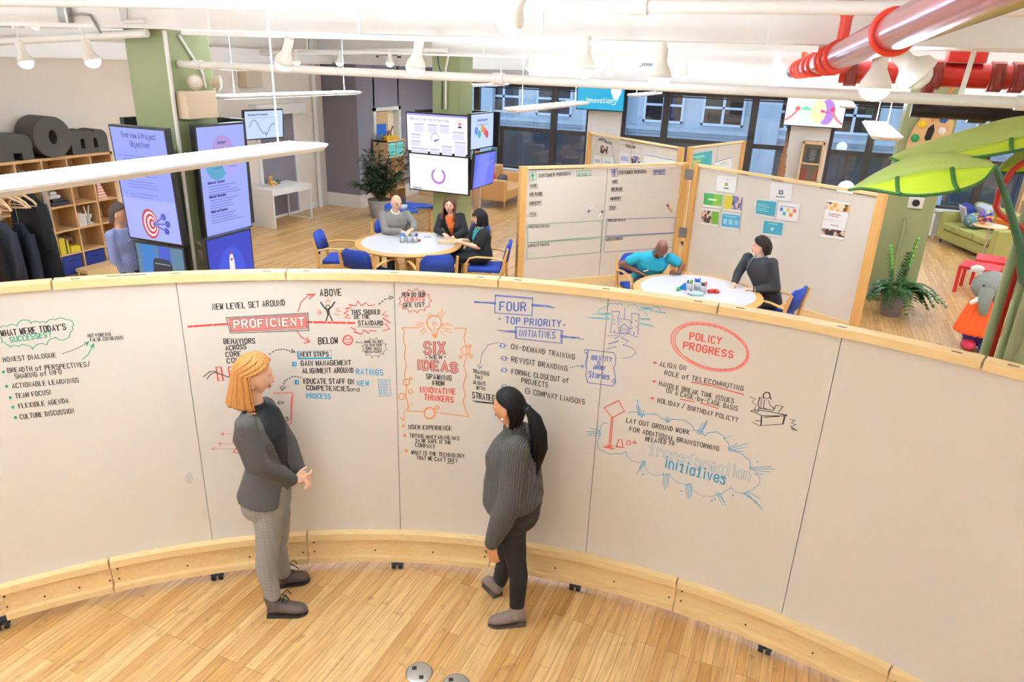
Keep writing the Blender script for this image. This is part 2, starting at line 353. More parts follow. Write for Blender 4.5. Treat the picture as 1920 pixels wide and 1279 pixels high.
pipe('ceiling_pipe', [(-10.4, 11.6, 3.26), aty(838, 95, 11.6)], .05, PW, 'white pipe ending at the middle green column')
TR = [aty(400, 67, 5.0), aty(960, 78, 5.0), aty(1440, 92, 5.0), aty(1960, 108, 5.0)]; zt = TR[1].z
solo('lighting_track', rods(MB().box((-5.2, 4.98, zt-.015), (-.12, 5.02, zt+.02)), -5.2, -.12, 4.98, zt+.02), WHITEG, 'white lighting track under the front beam', 'track', loc=(-2, 5, zt))
solo('lighting_track', rods(MB().box((-10.3, 4.98, 3.42), (-6.3, 5.02, 3.45)), -10.3, -6.3, 4.98, 3.45), WHITEG, 'white lighting track left of the left green column', 'track', loc=(-8, 5, 3.43))
solo('lighting_track', rods(MB().box((-9.2, 11.38, 3.33), (2, 11.42, 3.36)), -9.2, 2, 11.38, 3.36), WHITEG, 'distant white lighting track before the middle beam', 'track', loc=(-3, 11.4, 3.34))
solo('lighting_track', rods(MB().box((-3.6, 3.58, 3.74), (2, 3.62, 3.77)), -3.6, 2, 3.58, 3.77), WHITEG, 'white lighting track above the top edge pipe', 'track', loc=(-1, 3.6, 3.75))
for a in [
    (49, 117, 5.0, 'white spotlight at the far left above the dark letters', (.25, 0, -1), 1, 3.419), (174, 115, 5.0, 'white spotlight left of the left green column', (.3, 0, -1), 1, 3.419),
    (532, 118, 5.0, 'angled white spotlight above the second pendant light', (-.5, .1, -1), 1.05), (779, 127, 5.0, 'white spotlight in front of the middle green column', (-.2, 0, -1), 1.05),
    (1095, 130, 5.0, 'white spotlight above the blue word screen', (0, 0, -1), 1.05), (1236, 146, 5.0, 'big white spotlight before the ceiling grille', (0, 0, -1), 1.1),
    (1640, 166, 4.6, 'large white spotlight under the big red pipe', (0, 0, -1), 1.15),
    (955, 42, 3.6, 'bright spotlight at the top centre beside the near pipe', (-.5, .1, -1), 1.0, 3.739), (738, 6, 3.6, 'bright bulb cut off by the top edge', (0, 0, -1), 1.0, 3.739),
    (556, 116, 11.4, 'small distant spotlight before the mauve wall', (0, 0, -1), 1), (637, 118, 11.4, 'small distant spotlight above the pendant tip', (0, 0, -1), 1), (731, 119, 11.4, 'small distant spotlight under the wall grille', (0, 0, -1), 1),
    (995, 127, 11.4, 'small distant spotlight right of the middle column', (0, 0, -1), 1.05), (1142, 135, 11.4, 'small distant spotlight left of the ceiling grille', (0, 0, -1), 1.05), (1281, 141, 11.4, 'small distant spotlight right of the ceiling grille', (0, 0, -1), 1.05),
    (1452, 150, 8.0, 'white spotlight at the far end of the big red pipe', (0, 0, -1), 1.1), (1548, 150, 9, 'tilted spotlight behind the red pipe rings', (.6, 0, -1), 1.1)]: spot(*(a if len(a) > 6 else a+((1.0,) if len(a) < 6 else ())+({5.0: zt-.016, 11.4: 3.329}.get(a[2], 3.945),)))
spot(1722, 143, 4.9, 'white spotlight turned right in front of the red cross pipe', (.6, .1, -.55), 1.15, 3.945, off=True)
# red sprinkler main
PINKM = mat('pink_foil_pipe_jacket', 'c9838a', .22, .85, noise=.1, nscale=6)
REDF = mat('orange_red_fitting', 'dd3a22', .35, noise=.08, nscale=20); REDP = mat('red_pipe_enamel', 'c0271c', .3); RUST = mat('brown_red_coupling', '8e2f22', .45)
P0, P1, P2 = V((.46, 1.7, 3.53)), V((-.03, 5.48, 3.352)), V((-.50, 10.25, 3.29))
t = thing('sprinkler_main', 'big shiny red pipe with orange rings at the top right', 'pipe', P1)
part('pipe', MB().tube([P0, P1, P2], .08, 24), PINKM, t)
def along(k): return P0.lerp(P1, k) if k <= 1 else P1.lerp(P2, k-1)
for k in (.53, .93, 1.0, 1.06, 1.22, 1.34, 1.5, 1.62, 1.75):
    p = along(k); dd = (P2-P0).normalized(); x = dd.cross(V((0, 0, 1))).normalized(); y = x.cross(dd)
    ring = MB().tube([p+(x*math.cos(a)+y*math.sin(a))*.086 for a in [2*PI*i/28 for i in range(29)]], .016, 8)
    ring.cyl(p+dd*.0, p+dd*.07, .088, .084, n=24); part('clamp_ring', ring, REDF, t)
for k, top, r in ((.93, .26, .035), (1.25, .2, .03), (1.62, .22, .035)):
    p = along(k)+V((.0, .04, .06)); b = MB().cyl(p, p+V((0, 0, top-.08)), r, n=16).cyl(p, p+V((0, 0, .035)), r*1.3, n=16)
    b.cyl(p+V((0, 0, top-.09)), p+V((0, 0, top-.06)), r*1.15, r*1.6, n=16).cyl(p+V((0, 0, top-.06)), p+V((0, 0, top+.03)), r*1.6, n=8)
    b.cyl(p+V((-r*2, 0, top-.02)), p+V((r*2, 0, top-.02)), r*1.1, n=10); part('outlet_tee', b, REDF, t)
t = thing('sprinkler_branch', 'straight dark red pipe running right behind the big shiny pipe', 'pipe', (0, 6.4, 3.285))
part('pipe', MB().cyl((.03, 6.4, 3.285), (3.6, 6.4, 3.285), .085, n=20), REDP, t)
for px in (1596, 1752, 1868, 1908):
    x = aty(px, 140, 6.4).x; b = MB().cyl((x-.045, 6.4, 3.285), (x+.045, 6.4, 3.285), .105, n=16).box((x-.03, 6.29, 3.2), (x+.03, 6.33, 3.37))
    b.cyl((x, 6.27, 3.23), (x, 6.27, 3.33), .012, n=8); part('coupling', b, RUST, t)
x = aty(1752, 140, 6.4).x
part('drop_tee', MB().cyl((x-.02, 6.4, 3.28), (x-.02, 6.4, 3.13), .055, .05, n=14).cyl((x-.02, 6.4, 3.15), (x-.02, 6.4, 3.02), .03, n=12), RUST, t)
IRON = mat('old_black_iron', '2a2522', .5, .5, noise=.3, nscale=14)
pb = MB().tube([(x-.1, 6.4, 3.03), (x, 6.4, 3.03), (3.6, 6.4, 3.03)], .052, 12)
for k in (.28, .62, .95, 1.2): pb.cyl((x+k, 6.4, 3.03), (x+k+.12, 6.4, 3.03), .07, n=12)
part('iron_pipe', pb, IRON, t, label='old black iron pipe hanging below the red branch')
h = aty(1812, 105, 6.4); solo('pipe_hanger_box', MB().box((h.x-.12, 6.3, 3.372), (h.x+.12, 6.5, h.z+.05)).bar((h.x, 6.4, h.z), (h.x, 6.4, 3.95), .03, .03), REDP, 'dark red bracket on top of the straight red pipe', 'bracket', loc=h)
b = MB().bar(aty(1826, 98, 5.72), aty(1800, 182, 5.72), .03, .012, (0, 1, 0)).bar(aty(1826, 98, 5.72), V((aty(1826, 98, 5.72).x, 5.72, 3.44)), .03, .012, (0, 1, 0))
solo('pipe_strut', b, WHITEG, 'white strut holding the white pipe at the right', 'strut', loc=aty(1815, 140, 5.72))
# grilles, boxes, conduits
GRL = mat('grille_dark', '6a625c', .5)
def grille(px0, py0, px1, py1, y, label):
    a, b = aty(px0, py1, y), aty(px1, py0, y); t = thing('vent_grille', label, 'vent', ((a.x+b.x)/2, y, (a.z+b.z)/2))
    part('backing', MB().box((a.x, y-.01, a.z), (b.x, y, b.z)), GRL, t)
    f = MB(); n = 16
    for i in range(n+1): xx = a.x+(b.x-a.x)*i/n; f.box((xx-.006, y-.02, a.z), (xx+.006, y-.01, b.z))
    for zz in (a.z, b.z): f.box((a.x-.04, y-.025, zz-.03), (b.x+.04, y-.005, zz+.03))
    for xx in (a.x, b.x): f.box((xx-.04, y-.025, a.z), (xx+.04, y-.005, b.z))
    part('frame', f, WHITEG, t)
grille(709, 93, 749, 107, 13.8, 'pale vent grille above the mauve wall'); grille(1200, 109, 1254, 126, 17.3, 'vent grille on the bulkhead above the windows')
STEELG = mat('galvanised_steel', '9b9a94', .45, .5)
c = aty(126, 28, 5.4); solo('junction_box', MB().box((c.x-.06, 5.34, c.z-.07), (c.x+.06, 5.415, c.z+.07)), STEELG, 'grey junction box on the beam at the top left', 'box', loc=c, bev=.004)
solo('conduit', MB().tube([c+V((.06, 0, 0)), c+V((.2, 0, .01)), c+V((.32, 0, 0)), c+V((.38, 0, -.08)), c+V((.4, .02, -.16))], .012, 8), STEELG, 'bent grey conduit from the junction box at the top left', 'conduit', loc=c)
c = aty(232, 28, 5.4); solo('cable_fixture', MB().box((c.x-.05, 5.33, c.z-.06), (c.x+.03, 5.415, c.z+.08)).cyl(c+V((.02, -.03, -.06)), c+V((.3, -.03, -.05)), .02, n=8), WHITEG, 'white cable box beside the top of the left column', 'box', loc=c)
solo('conduit', MB().tube([(-6.045, 5.585, 3.43), (-6.045, 5.585, .3)], .02, 8), PW, 'white conduit down the front edge of the left column', 'conduit', loc=(-6.045, 5.585, 0))
solo('conduit', MB().tube([(-6.04, 5.75, 3.4), (-6.04, 6.0, 3.05), (-6.04, 6.02, 2.9)], .014, 8), PW, 'slanting pale conduit on the right face of the left column', 'conduit', loc=(-6.04, 6, 3))
solo('conduit', MB().tube([aty(848, 68, 11.97), aty(836, 130, 11.97), aty(836, 205, 11.97)], .02, 8), PW, 'pale cable conduit on the middle green column', 'conduit', loc=aty(836, 150, 11.97))
solo('cable', MB().tube([aty(818, 80, 11.97), aty(822, 120, 11.96), aty(829, 145, 11.96), aty(829, 205, 11.96)], .009, 6), BLACKP, 'thin dark cable looping down the middle green column', 'cable', loc=aty(830, 150, 11.96))
solo('conduit', MB().tube([aty(1696, 410, 11.97), aty(1694, 430, 11.97), aty(1680, 480, 11.97), aty(1672, 560, 11.97)], .02, 8), mat('olive_conduit', '979b6a', .5), 'green painted conduit down the right green column', 'conduit', loc=aty(1690, 450, 11.97))
TAN = mat('beige_enamel', 'd6bfa3', .45)
a = atx(381, 196, -5.9); t = thing('emergency_light', 'beige twin head emergency light on the left green column', 'light', a)
part('case', MB().box((-6.05, a.y-.2, a.z-.14), (-5.9, a.y+.2, a.z+.13)), TAN, t, bev=.012)
for px, py, q in ((366, 153, V((.7, -.7, -.1))), (407, 155, V((.75, .6, -.1)))):
    p = atx(px, py, -5.95); q.normalize(); hb = MB().cyl(p-q*.05, p+q*.03, .045, .075, n=18).cyl(p+V((0, 0, -.05)), V((p.x, p.y, a.z+.12)), .015, n=8)
    hp = part('lamp_head', hb, TAN, t); part('lens', MB().ell(p+q*.03, (.062, .062, .02), 16, 8, V((0, 0, 1)).rotation_difference(q).to_matrix()), mat('clear_lens', 'e9e2d6', .1), hp)
a = atx(470, 149, -10.4); solo('wall_box', MB().box((-10.5, a.y-.22, a.z-.14), (-10.3, a.y+.22, a.z+.14)), TAN, 'small beige box high on the cream wall right of the left column', 'box', loc=a, bev=.01)
a = aty(1717, 380, 11.99); t = thing('thermostat', 'white plate with a round black dial on the right green column', 'thermostat', a)
part('plate', MB().box((a.x-.1, 11.96, a.z-.08), (a.x+.1, 12.0, a.z+.08)), WHITEG, t, bev=.004); part('dial', MB().cyl((a.x, 11.965, a.z), (a.x, 11.94, a.z), .05, n=20), BLACKP, t)
# ================= curved whiteboard wall =================
WC, WR = V((-.5, -.52, 0)), 4.285
def onwall(px, py, off=0):
    """where the pixel's ray meets the inner face of the curved board"""
    d = ray(px, py); a = d.x*d.x+d.y*d.y; b = 2*(d.x*(CAM.x-WC.x)+d.y*(CAM.y-WC.y)); R = WR-off
    c = (CAM.x-WC.x)**2+(CAM.y-WC.y)**2-R*R; k = (-b+math.sqrt(b*b-4*a*c))/(2*a); return CAM+d*k
def ang(p): return math.atan2(p.x-WC.x, p.y-WC.y)          # 0 towards +Y, grows to the right
def pol(a, r, z): return V((WC.x+r*math.sin(a), WC.y+r*math.cos(a), z))
def arcbox(mb, r0, r1, z0, z1, a0, a1, n=10):
    rings = []
    for i in range(n+1):
        a = a0+(a1-a0)*i/n; rings.append([pol(a, r0, z0), pol(a, r1, z0), pol(a, r1, z1), pol(a, r0, z1)])
    mb.loft(rings, sm=False); return mb
seam = [(ang(onwall(*p))+ang(onwall(*q)))/2 for p, q in (((329, 530), (398, 1005)), ((740, 523), (750, 995)), ((1139, 553), (1100, 1040)), ((1580, 632), (1465, 1148)))]
seam = [seam[0]-.29]+seam+[seam[3]+.285, seam[3]+.57]
joint = [ang(onwall(*p)) for p in ((100, 545), (558, 770), (927, 800), (1308, 840), (1755, 975))]
joint = [ang(onwall(-6, 1090))]+joint+[joint[4]+.285]
ZT, ZB = 2.045, .30
WALL = thing('curved_whiteboard_wall', 'large curved whiteboard wall covered in marker notes on a maple base', 'whiteboard', pol(seam[2], WR, 0))
PANELS = []
for a, b in zip(seam[:-1], seam[1:]):
    PANELS.append(part('whiteboard_panel', arcbox(MB(), WR, WR+.025, ZB-.02, ZT+.01, a+.0004, b-.0004, 14), BOARD, WALL))
part('backing', arcbox(MB(), WR+.026, WR+.05, ZB, ZT, seam[0], seam[-1], 60), mat('seam_shadow_board', '6b5c50', .8), WALL)
HOLE = mat('dark_bolt', '2a2018', .6); KNOT = mat('maple_knot', 'a8703a', .5)
for i, (a, b) in enumerate(zip(joint[:-1], joint[1:])):
    g = .0012
    mb = arcbox(MB(), WR-.022, WR+.062, ZT, ZT+.045, a+g, b-g, 12)
    mb.m = 1
    for k in (.09, .5, .91):
        aa = a+(b-a)*k; p = pol(aa, WR+.012, ZT+.0452); tx = V((math.cos(aa), -math.sin(aa), 0))
        if b-a > .15: mb.obox(p, tx*.022, V((math.sin(aa), math.cos(aa), 0))*.006, V((0, 0, .0006)))
    part('top_rail', mb, [MAPLE, HOLE], WALL, bev=.006)
    mb = arcbox(MB(), WR-.05, WR+.06, ZB-.05, ZB, a+g, b-g, 12); arcbox(mb, WR-.012, WR+.03, .1, ZB-.05, a+g, b-g, 12); arcbox(mb, WR-.045, WR+.06, .065, .108, a+g, b-g, 12)
    mb.m = 1
    for k in (.03, .36, .68, .97):
        aa = a+(b-a)*k
        for zz in (.215, .14):
            if zz == .14 or k < .1: mb.cyl(pol(aa, WR-.015, zz), pol(aa, WR-.011, zz), .006, n=8)
    part('base_board', mb, [MAPLE, HOLE], WALL, bev=.003)
for px, py in ((408, 1074), (745, 1058), (1078, 1101), (1434, 1217), (4, 1178)):
    p = atz(px, py, .03); a = ang(p); r = WR-.015; c = pol(a, r, .035)
    tx = V((math.cos(a), -math.sin(a), 0)); b = MB()
    for s in (-.022, .022): b.cyl(c+tx*(s-.012), c+tx*(s+.012), .035, n=18)
    b.cyl(c-tx*.04, c+tx*.04, .008, n=8); b.obox(c+V((0, 0, .02)), tx*.03, V((math.sin(a), math.cos(a), 0))*.025, V((0, 0, .014)))
    part('caster', b, RUBBER, WALL)
a = ang(atz(4, 1178, .03)); part('end_foot', MB().obox(pol(a-.012, WR-.03, .17), V((math.cos(a), -math.sin(a), 0))*.03, V((math.sin(a), math.cos(a), 0))*.04, V((0, 0, .12))), MAPLEZ, WALL)
a0 = ang(onwall(200, 523)); a1 = ang(onwall(273, 517)); part('rail_slot', arcbox(MB(), WR+.012, WR+.024, ZT+.0448, ZT+.0458, a0, a1, 4), HOLE, WALL)
# ---------------- handwriting ----------------
FONT = {k: v for k, v in [x.split(' ', 1) for x in """A 002640|1232
B 0006|063645443303|3342413000
C 4536160501103041
D 00062644422000
E 46060040|0333
F 460600|0333
G 45361605011030414323
H 0006|4046|0343
I 2026
J 3631201001
K 0006|4602|1340
L 060040
M 0006214640
N 00064046
O 160501103041453616
P 00063645443303
Q 160501103041453616|2140
R 00063645443303|2340
S 453616050413334241301001
T 0646|2620
U 060110304146
V 062046
W 0610253046
X 0640|0046
Y 062346|2320
Z 06460040
1 2026
8 1304053645433313020110304132 33
? 05163645442322|2120
! 2622|2120
' 2625
/ 0047
- 1333
. 2021
: 2425|2122
( 362420 30
) 162420 10
& 4012151625140110 3143
a 43341403011030 41|4440
b 0600|0314344341301001
c 43341403011030 41
d 4640|43341403011030 41
e 0242433414030110 3041
f 46362520|0434
g 43341403011030 41|4441 3a2a
h 0600|0314344340
i 2024|2526
l 2026
j 242b1b0a|2526
k 0600|3402|1330
x 0440|0044
z 04440040
m 0004|031423 20|23344340
n 0004|0314344340
o 140301103041433414
p 0b04|0314344341301001
r 0004|03143443
s 43341403 13 32 4130 1001
t 26211030|0434
u 0401103041|4440
v 042044
w 0410233044
y 0421|441b""".split('\n')]}
def glyph(ch):
    out = []
    for st in FONT.get(ch, '').replace(' ', '').split('|'):
        out.append([(int(st[i]), {'a': -1, 'b': -2}.get(st[i+1], 0) if st[i+1] in 'ab' else int(st[i+1])) for i in range(0, len(st)-1, 2)])
    return [s for s in out if len(s) > 1]
class Ink:
    """marker strokes gathered in picture coordinates, then laid on a real surface"""
    def __init__(s, surf, w=2.0, jit=.35, lean=True): s.q = {}; s.surf = surf; s.w = w; s.jit = jit; s.rng = random.Random(5); s.lean = lean; s.unit = None
    def line(s, pts, col='2b2624', w=None, layer=0): s.q.setdefault(col, []).append((pts, w or s.w, layer)); return s
    def fill(s, pts, col, layer=0): s.q.setdefault(col, []).append((pts, 0, layer)); return s
    def dots(s, pts, col='2b2624', w=1.8, gap=6):
        for a, b in zip(pts[:-1], pts[1:]):
            L = math.hypot(b[0]-a[0], b[1]-a[1]); n = max(1, int(L/gap))
            for i in range(n):
                k = i/n; g = .45/n; s.line([(a[0]+(b[0]-a[0])*k, a[1]+(b[1]-a[1])*k), (a[0]+(b[0]-a[0])*(k+g), a[1]+(b[1]-a[1])*(k+g))], col, w)
        return s
    def circ(s, c, r, col, w=None, ry=None, rot=0, n=22, seg=1.0, layer=0, ph=0):
        ry = ry or r; cr, sr = math.cos(rot), math.sin(rot)
        return s.line([(c[0]+r*math.cos(ph+2*PI*seg*i/n)*cr-ry*math.sin(ph+2*PI*seg*i/n)*sr, c[1]+r*math.cos(ph+2*PI*seg*i/n)*sr+ry*math.sin(ph+2*PI*seg*i/n)*cr) for i in range(n+1)], col, w, layer)
    def dot(s, c, r, col): return s.fill([(c[0]+r*math.cos(2*PI*i/10), c[1]+r*math.sin(2*PI*i/10)) for i in range(10)], col)
    def cloud(s, pts, col, w=None, amp=.35):
        out = []
        for a, b in zip(pts[:-1], pts[1:]):
            dx, dy = b[0]-a[0], b[1]-a[1]
            for i in range(6):
                k = i/6; h = amp*math.sin(PI*k); out.append((a[0]+dx*k+dy*h, a[1]+dy*k-dx*h))
        return s.line(out+[pts[-1]], col, w)
    def text(s, t, x0, y0, x1, y1, h, col='2b2624', w=None, layer=0, inner=None):
        w = (w or s.w)*.86; n = len(t); L = math.hypot(x1-x0, y1-y0); ex, ey = (x1-x0)/L, (y1-y0)/L
        mxp, myp = (x0+x1)/2, (y0+y1)/2
        if s.lean: ux, uy = mxp-830, myp-4060; q = math.hypot(ux, uy); ux, uy = ux/q, uy/q
        else: ux, uy = ey, -ex
        wd = [.56 if c in "Ii1l'.!:" else (.6 if c == ' ' else 1.0) for c in t]; tot = sum(wd)-.28*wd[-1]; adv = L/tot; x = 0
        for ch, g in zip(t, wd):
            gw = adv*.62
            cw = gw if g == 1 else adv*.62; off = 0 if g == 1 else -adv*.22
            for st in glyph(ch):
                jx, jy = s.rng.uniform(-s.jit, s.jit), s.rng.uniform(-s.jit, s.jit)
                P = [(x0+ex*(x+off+cw*a/4+jx)+ux*h*(b/6)+ux*jy, y0+ey*(x+off+cw*a/4+jx)+uy*h*(b/6)+uy*jy) for a, b in st]
                s.line(P, col, w, layer)
                if inner: s.line(P, inner[0], inner[1], layer+1)
            x += adv*g
        return s
    def ribbon(s, mb, pts, w, lift):
        Q = [pts[0]]
        for a, b in zip(pts[:-1], pts[1:]):
            n = max(1, int(math.hypot(b[0]-a[0], b[1]-a[1])/14)); Q += [(a[0]+(b[0]-a[0])*i/n, a[1]+(b[1]-a[1])*i/n) for i in range(1, n+1)]
        pts = Q
        P = [s.surf(x, y, lift) for x, y in pts]; eye = [(CAM-p).normalized() for p in P]
        N = []
        for (x, y), p in zip(pts, P):
            a = s.surf(x+3, y, lift)-p; b = s.surf(x, y-3, lift)-p; N.append(a.cross(b).normalized())
        k = len(P); dep = [(p-CAM).dot(fw) for p in P]
        ends = [(P[0]-P[1]), (P[-1]-P[-2])]
        vs = []
        for i in range(k):
            d = (P[min(i+1, k-1)]-P[max(i-1, 0)])
            if d.length < 1e-7: d = V((1, 0, 0))
            d.normalize(); hw = w/2*(s.unit or dep[i]/CF); x = d.cross(N[i]).normalized()*hw
            if i and i < k-1:
                d1 = (P[i]-P[i-1]).normalized(); d2 = (P[i+1]-P[i]).normalized(); c = max(.45, math.sqrt(max(0, (1+d1.dot(d2))/2))); x = x/c
            p = P[i]+(d*hw*.7 if i == k-1 else (-d*hw*.7 if i == 0 else V((0, 0, 0))))
            vs += [p+x, p-x]
        mb.add(vs, [(2*i, 2*i+1, 2*i+3, 2*i+2) for i in range(k-1)])
    def build(s, name, parent, label=None):
        cols = list(s.q); mb = MB(); 
        for i, c in enumerate(cols):
            mb.m = i
            for pts, w, layer in s.q[c]:
                lift = .0008+.0007*layer
                if w: s.ribbon(mb, pts, w, lift)
                else: mb.add([s.surf(x, y, lift) for x, y in pts], [tuple(range(len(pts)))])
        if not mb.v: return
        return part(name, mb, [ink(c) for c in cols], parent, label=label, recalc=False)
K, RD, OR, BL, TE, GR, CY, PK = '2b2624', 'e0483c', 'ec8a3c', '3f5fb0', '3f9fc8', '1f9a72', '2f96c4', 'ea8a80'
# --- first panel: today's successes
I = Ink(onwall, 2.1)
C1 = lambda s, sc_, ox, oy: [(ox+float(a)/sc_, oy+float(b)/sc_) for a, b in [p.split(',') for p in s.split()]]
A1 = lambda s: C1(s, 4, 0, 540)
I.text("WHAT WERE TODAY'S", 3, 631, 125, 618, 11, K, 2.3).text('SUCCESSES?', 20, 642, 97, 631, 9.5, GR, 2)
I.cloud(A1('0,300 50,290 125,285 195,240 230,265 300,262 345,262 415,240 495,240 550,265 540,290 545,310 525,330 520,350 510,375 415,370'), GR, 1.4, .2)
I.cloud(A1('420,375 350,425 240,460 195,430 140,440 75,445 50,425 15,410 0,370'), GR, 1.4, -.2)
I.text('NOT FORCING', 165, 633, 208, 629.5, 6, K, 1.3).text('FALSE CONSENSUS', 170, 640.5, 231, 636, 6, K, 1.3)
I.dots(A1('470,493 560,462 660,410'), K, 1.4, 4).line(A1('632,412 662,405 650,432'), GR, 2).line(A1('620,535 662,500 700,425'), GR, 1.5).line(A1('678,440 704,420 702,448'), GR, 2)
for a in (("HONEST DIALOGUE", 7, 679, 106, 670), ("BREADTH of PERSPECTIVES/", 15, 699, 170, 687), ("SHARING of INFO", 29, 710.5, 116, 701), ("ACTIONABLE LEARNINGS", 24, 728, 149, 717), ("TEAM FOCUS!", 30, 747, 97, 739), ("FLEXIBLE AGENDA", 36, 766, 129, 755), ("CULTURE DISCUSSION", 39, 786, 140, 774)): I.text(*a, 8.6, K, 1.6)
for x, y in ((25, 630), (50, 738), (77, 823), (97, 895), (117, 973)): I.dot((x/4, 540+y/4), 3, GR)
I.build('handwriting', PANELS[0])
# --- second panel: proficient
I = Ink(onwall, 2.1); B1 = lambda s: C1(s, 4.567, 330, 520)
I.text('NEW LEVEL SET AROUND', 399, 581, 535, 572.5, 10.5).text('ABOVE', 601, 555, 641, 554, 12, K, 2.4)
I.line([(441, 608.8), (566, 602.6)], PK, 27)
I.line([(424, 595.5), (577.5, 587), (578.5, 619.6), (432, 625), (424, 595.5)], K, 1.2, 1).line([(427.5, 597.5), (574, 589.5), (575.5, 616.5), (434, 622), (427.5, 597.5)], K, .8, 1)
for k in range(5): I.line([(429, 600+k*5), (575, 592+k*5)], RD, .8, 1)
I.text('PROFICIENT', 440, 615, 572, 609.5, 14, '4a403c', 5.2, 2, ('f1e4dc', 3.2))
for a, b in (((353, 612.6), (426, 607.6)), ((578, 604), (665, 606))): I.dots([a, b], RD, 4, 11)
for k in range(8): x = 354+k*9.4; I.line([(x, 612.4-k*.62), (x+5.5, 612-k*.62)], RD, 3.6)
for k in range(10): x = 579+k*9; I.line([(x, 604+k*.2), (x+5, 604.1+k*.2)], RD, 3.6)
I.line(B1('1045,295 1070,215 1120,165 1185,145'), RD, 1.6).line(B1('1120,148 1188,145 1140,185'), RD, 2.2).line(B1('1035,460 1070,510 1135,550'), RD, 1.8).line(B1('1098,565 1143,552 1120,515'), RD, 2)
I.text('BELOW', 598, 645, 634, 644, 11, K, 2.4).circ((652, 638), 9, RD, 1.8).circ((652, 638), 7.5, PK, 1.2).circ((648.5, 636), 1, RD, 1.4).circ((655, 636), 1, RD, 1.4).line([(648, 643), (652, 640.5), (656, 643)], RD, 1.4)
I.line(B1('1240,215 1270,260 1295,285 1330,255 1360,212'), K, 2.6).line(B1('1300,285 1305,310 1285,372'), K, 2.2).line(B1('1305,310 1325,340 1340,372'), K, 2.2).circ((614.5, 575.5), 3.6, K, 1.5).fill(B1('1285,280 1315,275 1318,315 1295,320'), '4a403c')
for q in ('1210,285 1240,292', '1208,300 1245,300', '1215,318 1248,308', '1370,275 1400,265', '1370,290 1408,290', '1355,310 1395,325', '1285,215 1290,195', '1300,212 1302,185', '1315,215 1320,195'): I.line(B1(q), RD, 1.1)
I.line(B1('1490,350 1445,345 1480,320 1440,310 1475,285 1450,270 1500,260 1480,235 1540,245 1555,205 1590,245 1625,215 1650,245 1700,235'), RD, 1.5)
I.line(B1('1800,290 1765,320 1820,330 1770,350 1835,390 1790,400 1830,440 1770,460'), RD, 1.4).line(B1('1495,430 1540,450 1520,465 1590,490 1605,450 1650,480 1660,455 1715,460'), RD, 1.5)
I.text('THIS SHOULD', 659, 590, 713, 589, 8.5, K, 1.9).text('BE THE', 665, 598, 693.5, 597.5, 7, K, 1.7).text('STANDARD', 672, 610.5, 718.6, 610, 8.5, K, 1.9).line([(669, 613), (714, 613.5)], K, .9)
I.dots(B1('1740,230 1785,190 1850,172'), K, 2, 5).line(B1('1825,160 1858,172 1835,190'), K, 1.5)
I.text('BEHAVIORS', 420, 645, 479, 644, 9.5).text('ACROSS', 424, 657, 462, 654, 8.5).text('CORE', 424, 669, 452, 667, 8.5).text('COM', 426, 681, 450, 679, 8.5)
I.dots(B1('800,660 850,625 920,615 1010,640'), K, 1.8, 4.5).line(B1('990,615 1018,642 985,645'), K, 1.5)
I.line([(557.7, 659), (621, 657.5), (621, 671)], CY, .9).line([(558, 660), (560, 672.5), (621, 671.5)], CY, 3.2).text('NEXT STEPS', 563, 668.5, 616, 668, 8, K, 2)
for x, y in ((552, 683), (556.6, 717)): I.line([(x-3, y-3.5), (x-3, y+3.5), (x+3, y+3.5), (x+3, y-3.5), (x-3, y-3.5)], CY, 1.8).line([(x-1, y-3), (x-1, y+3)], CY, 2)
I.text('GAIN MANAGEMENT', 565, 685.7, 658.5, 684.7, 9).text('ALIGNMENT AROUND', 568, 700, 663, 698.5, 9).text('RATINGS', 669, 701.7, 718.7, 704, 10, TE).text('EDUCATE STAFF ON', 570, 719, 664, 720, 9).text('NEW', 669, 723, 692, 723, 8.5, TE).text('COMPETENCIES', 575, 731, 656, 733.5, 8.5).text('and', 657, 733.5, 674, 733.5, 7, K, 1.4).text('PROCESS', 575.7, 747, 620, 747.7, 9, TE)
I.dots(B1('1075,858 1000,848 935,885 905,950'), K, 1.8, 4.5).line(B1('890,935 905,968 940,938'), K, 1.5)
I.line(B1('1730,875 1830,880 1840,1015 1742,1018 1730,875'), TE, 1.1)
for k in range(9): I.line([(712, 715+k*2.9), (726+(k % 3), 715.6+k*2.9)], TE, 1.2)
I.cloud([(702+24*math.cos(a*.52+.2), 652+19*math.sin(a*.52+.2)) for a in range(13)], K, .9, -.3); I.line([(680, 643), (669, 642)], K, 1).dot((669, 642), 1.5, K)
for i, q in enumerate(('HOW DO WE', 'ALTER OUR', 'CORE (RAS)', 'BEHAVIOR?')): I.text(q, 685, 643.5+i*6.2, 716, 643+i*6.2, 4.4, K, 1.1)
I.line(B1('835,992 1000,990 985,1255 880,1258'), PK, 2.6).line(B1('990,1020 982,1220'), RD, 1.4).text('EN', 522, 758, 532, 757, 5, K, 1.5).text('S', 537, 789, 541, 789, 7, K, 1.5)
I.fill([(355+8*math.cos(q*.5), 897+11*math.sin(q*.5)) for q in range(12)], 'cfc6bd')
for x in (0, 23): I.line([(405+x, 688.5), (414+x, 688), (418.5+x, 713.5), (409.5+x, 714.5), (405+x, 688.5)], RD, 2.2)
I.line(B1('235,852 290,808 330,805 380,830 450,855 540,850'), '5d5148', 2).line(B1('265,870 300,828 340,815 380,832'), '5d5148', 2)
for (x, y, X) in ((417, 814, 436), (412, 832, 440), (400, 842, 438)): I.circ((x, y), 2.2, RD, 1.2).line([(x+3, y), (X, y)], RD, .8)
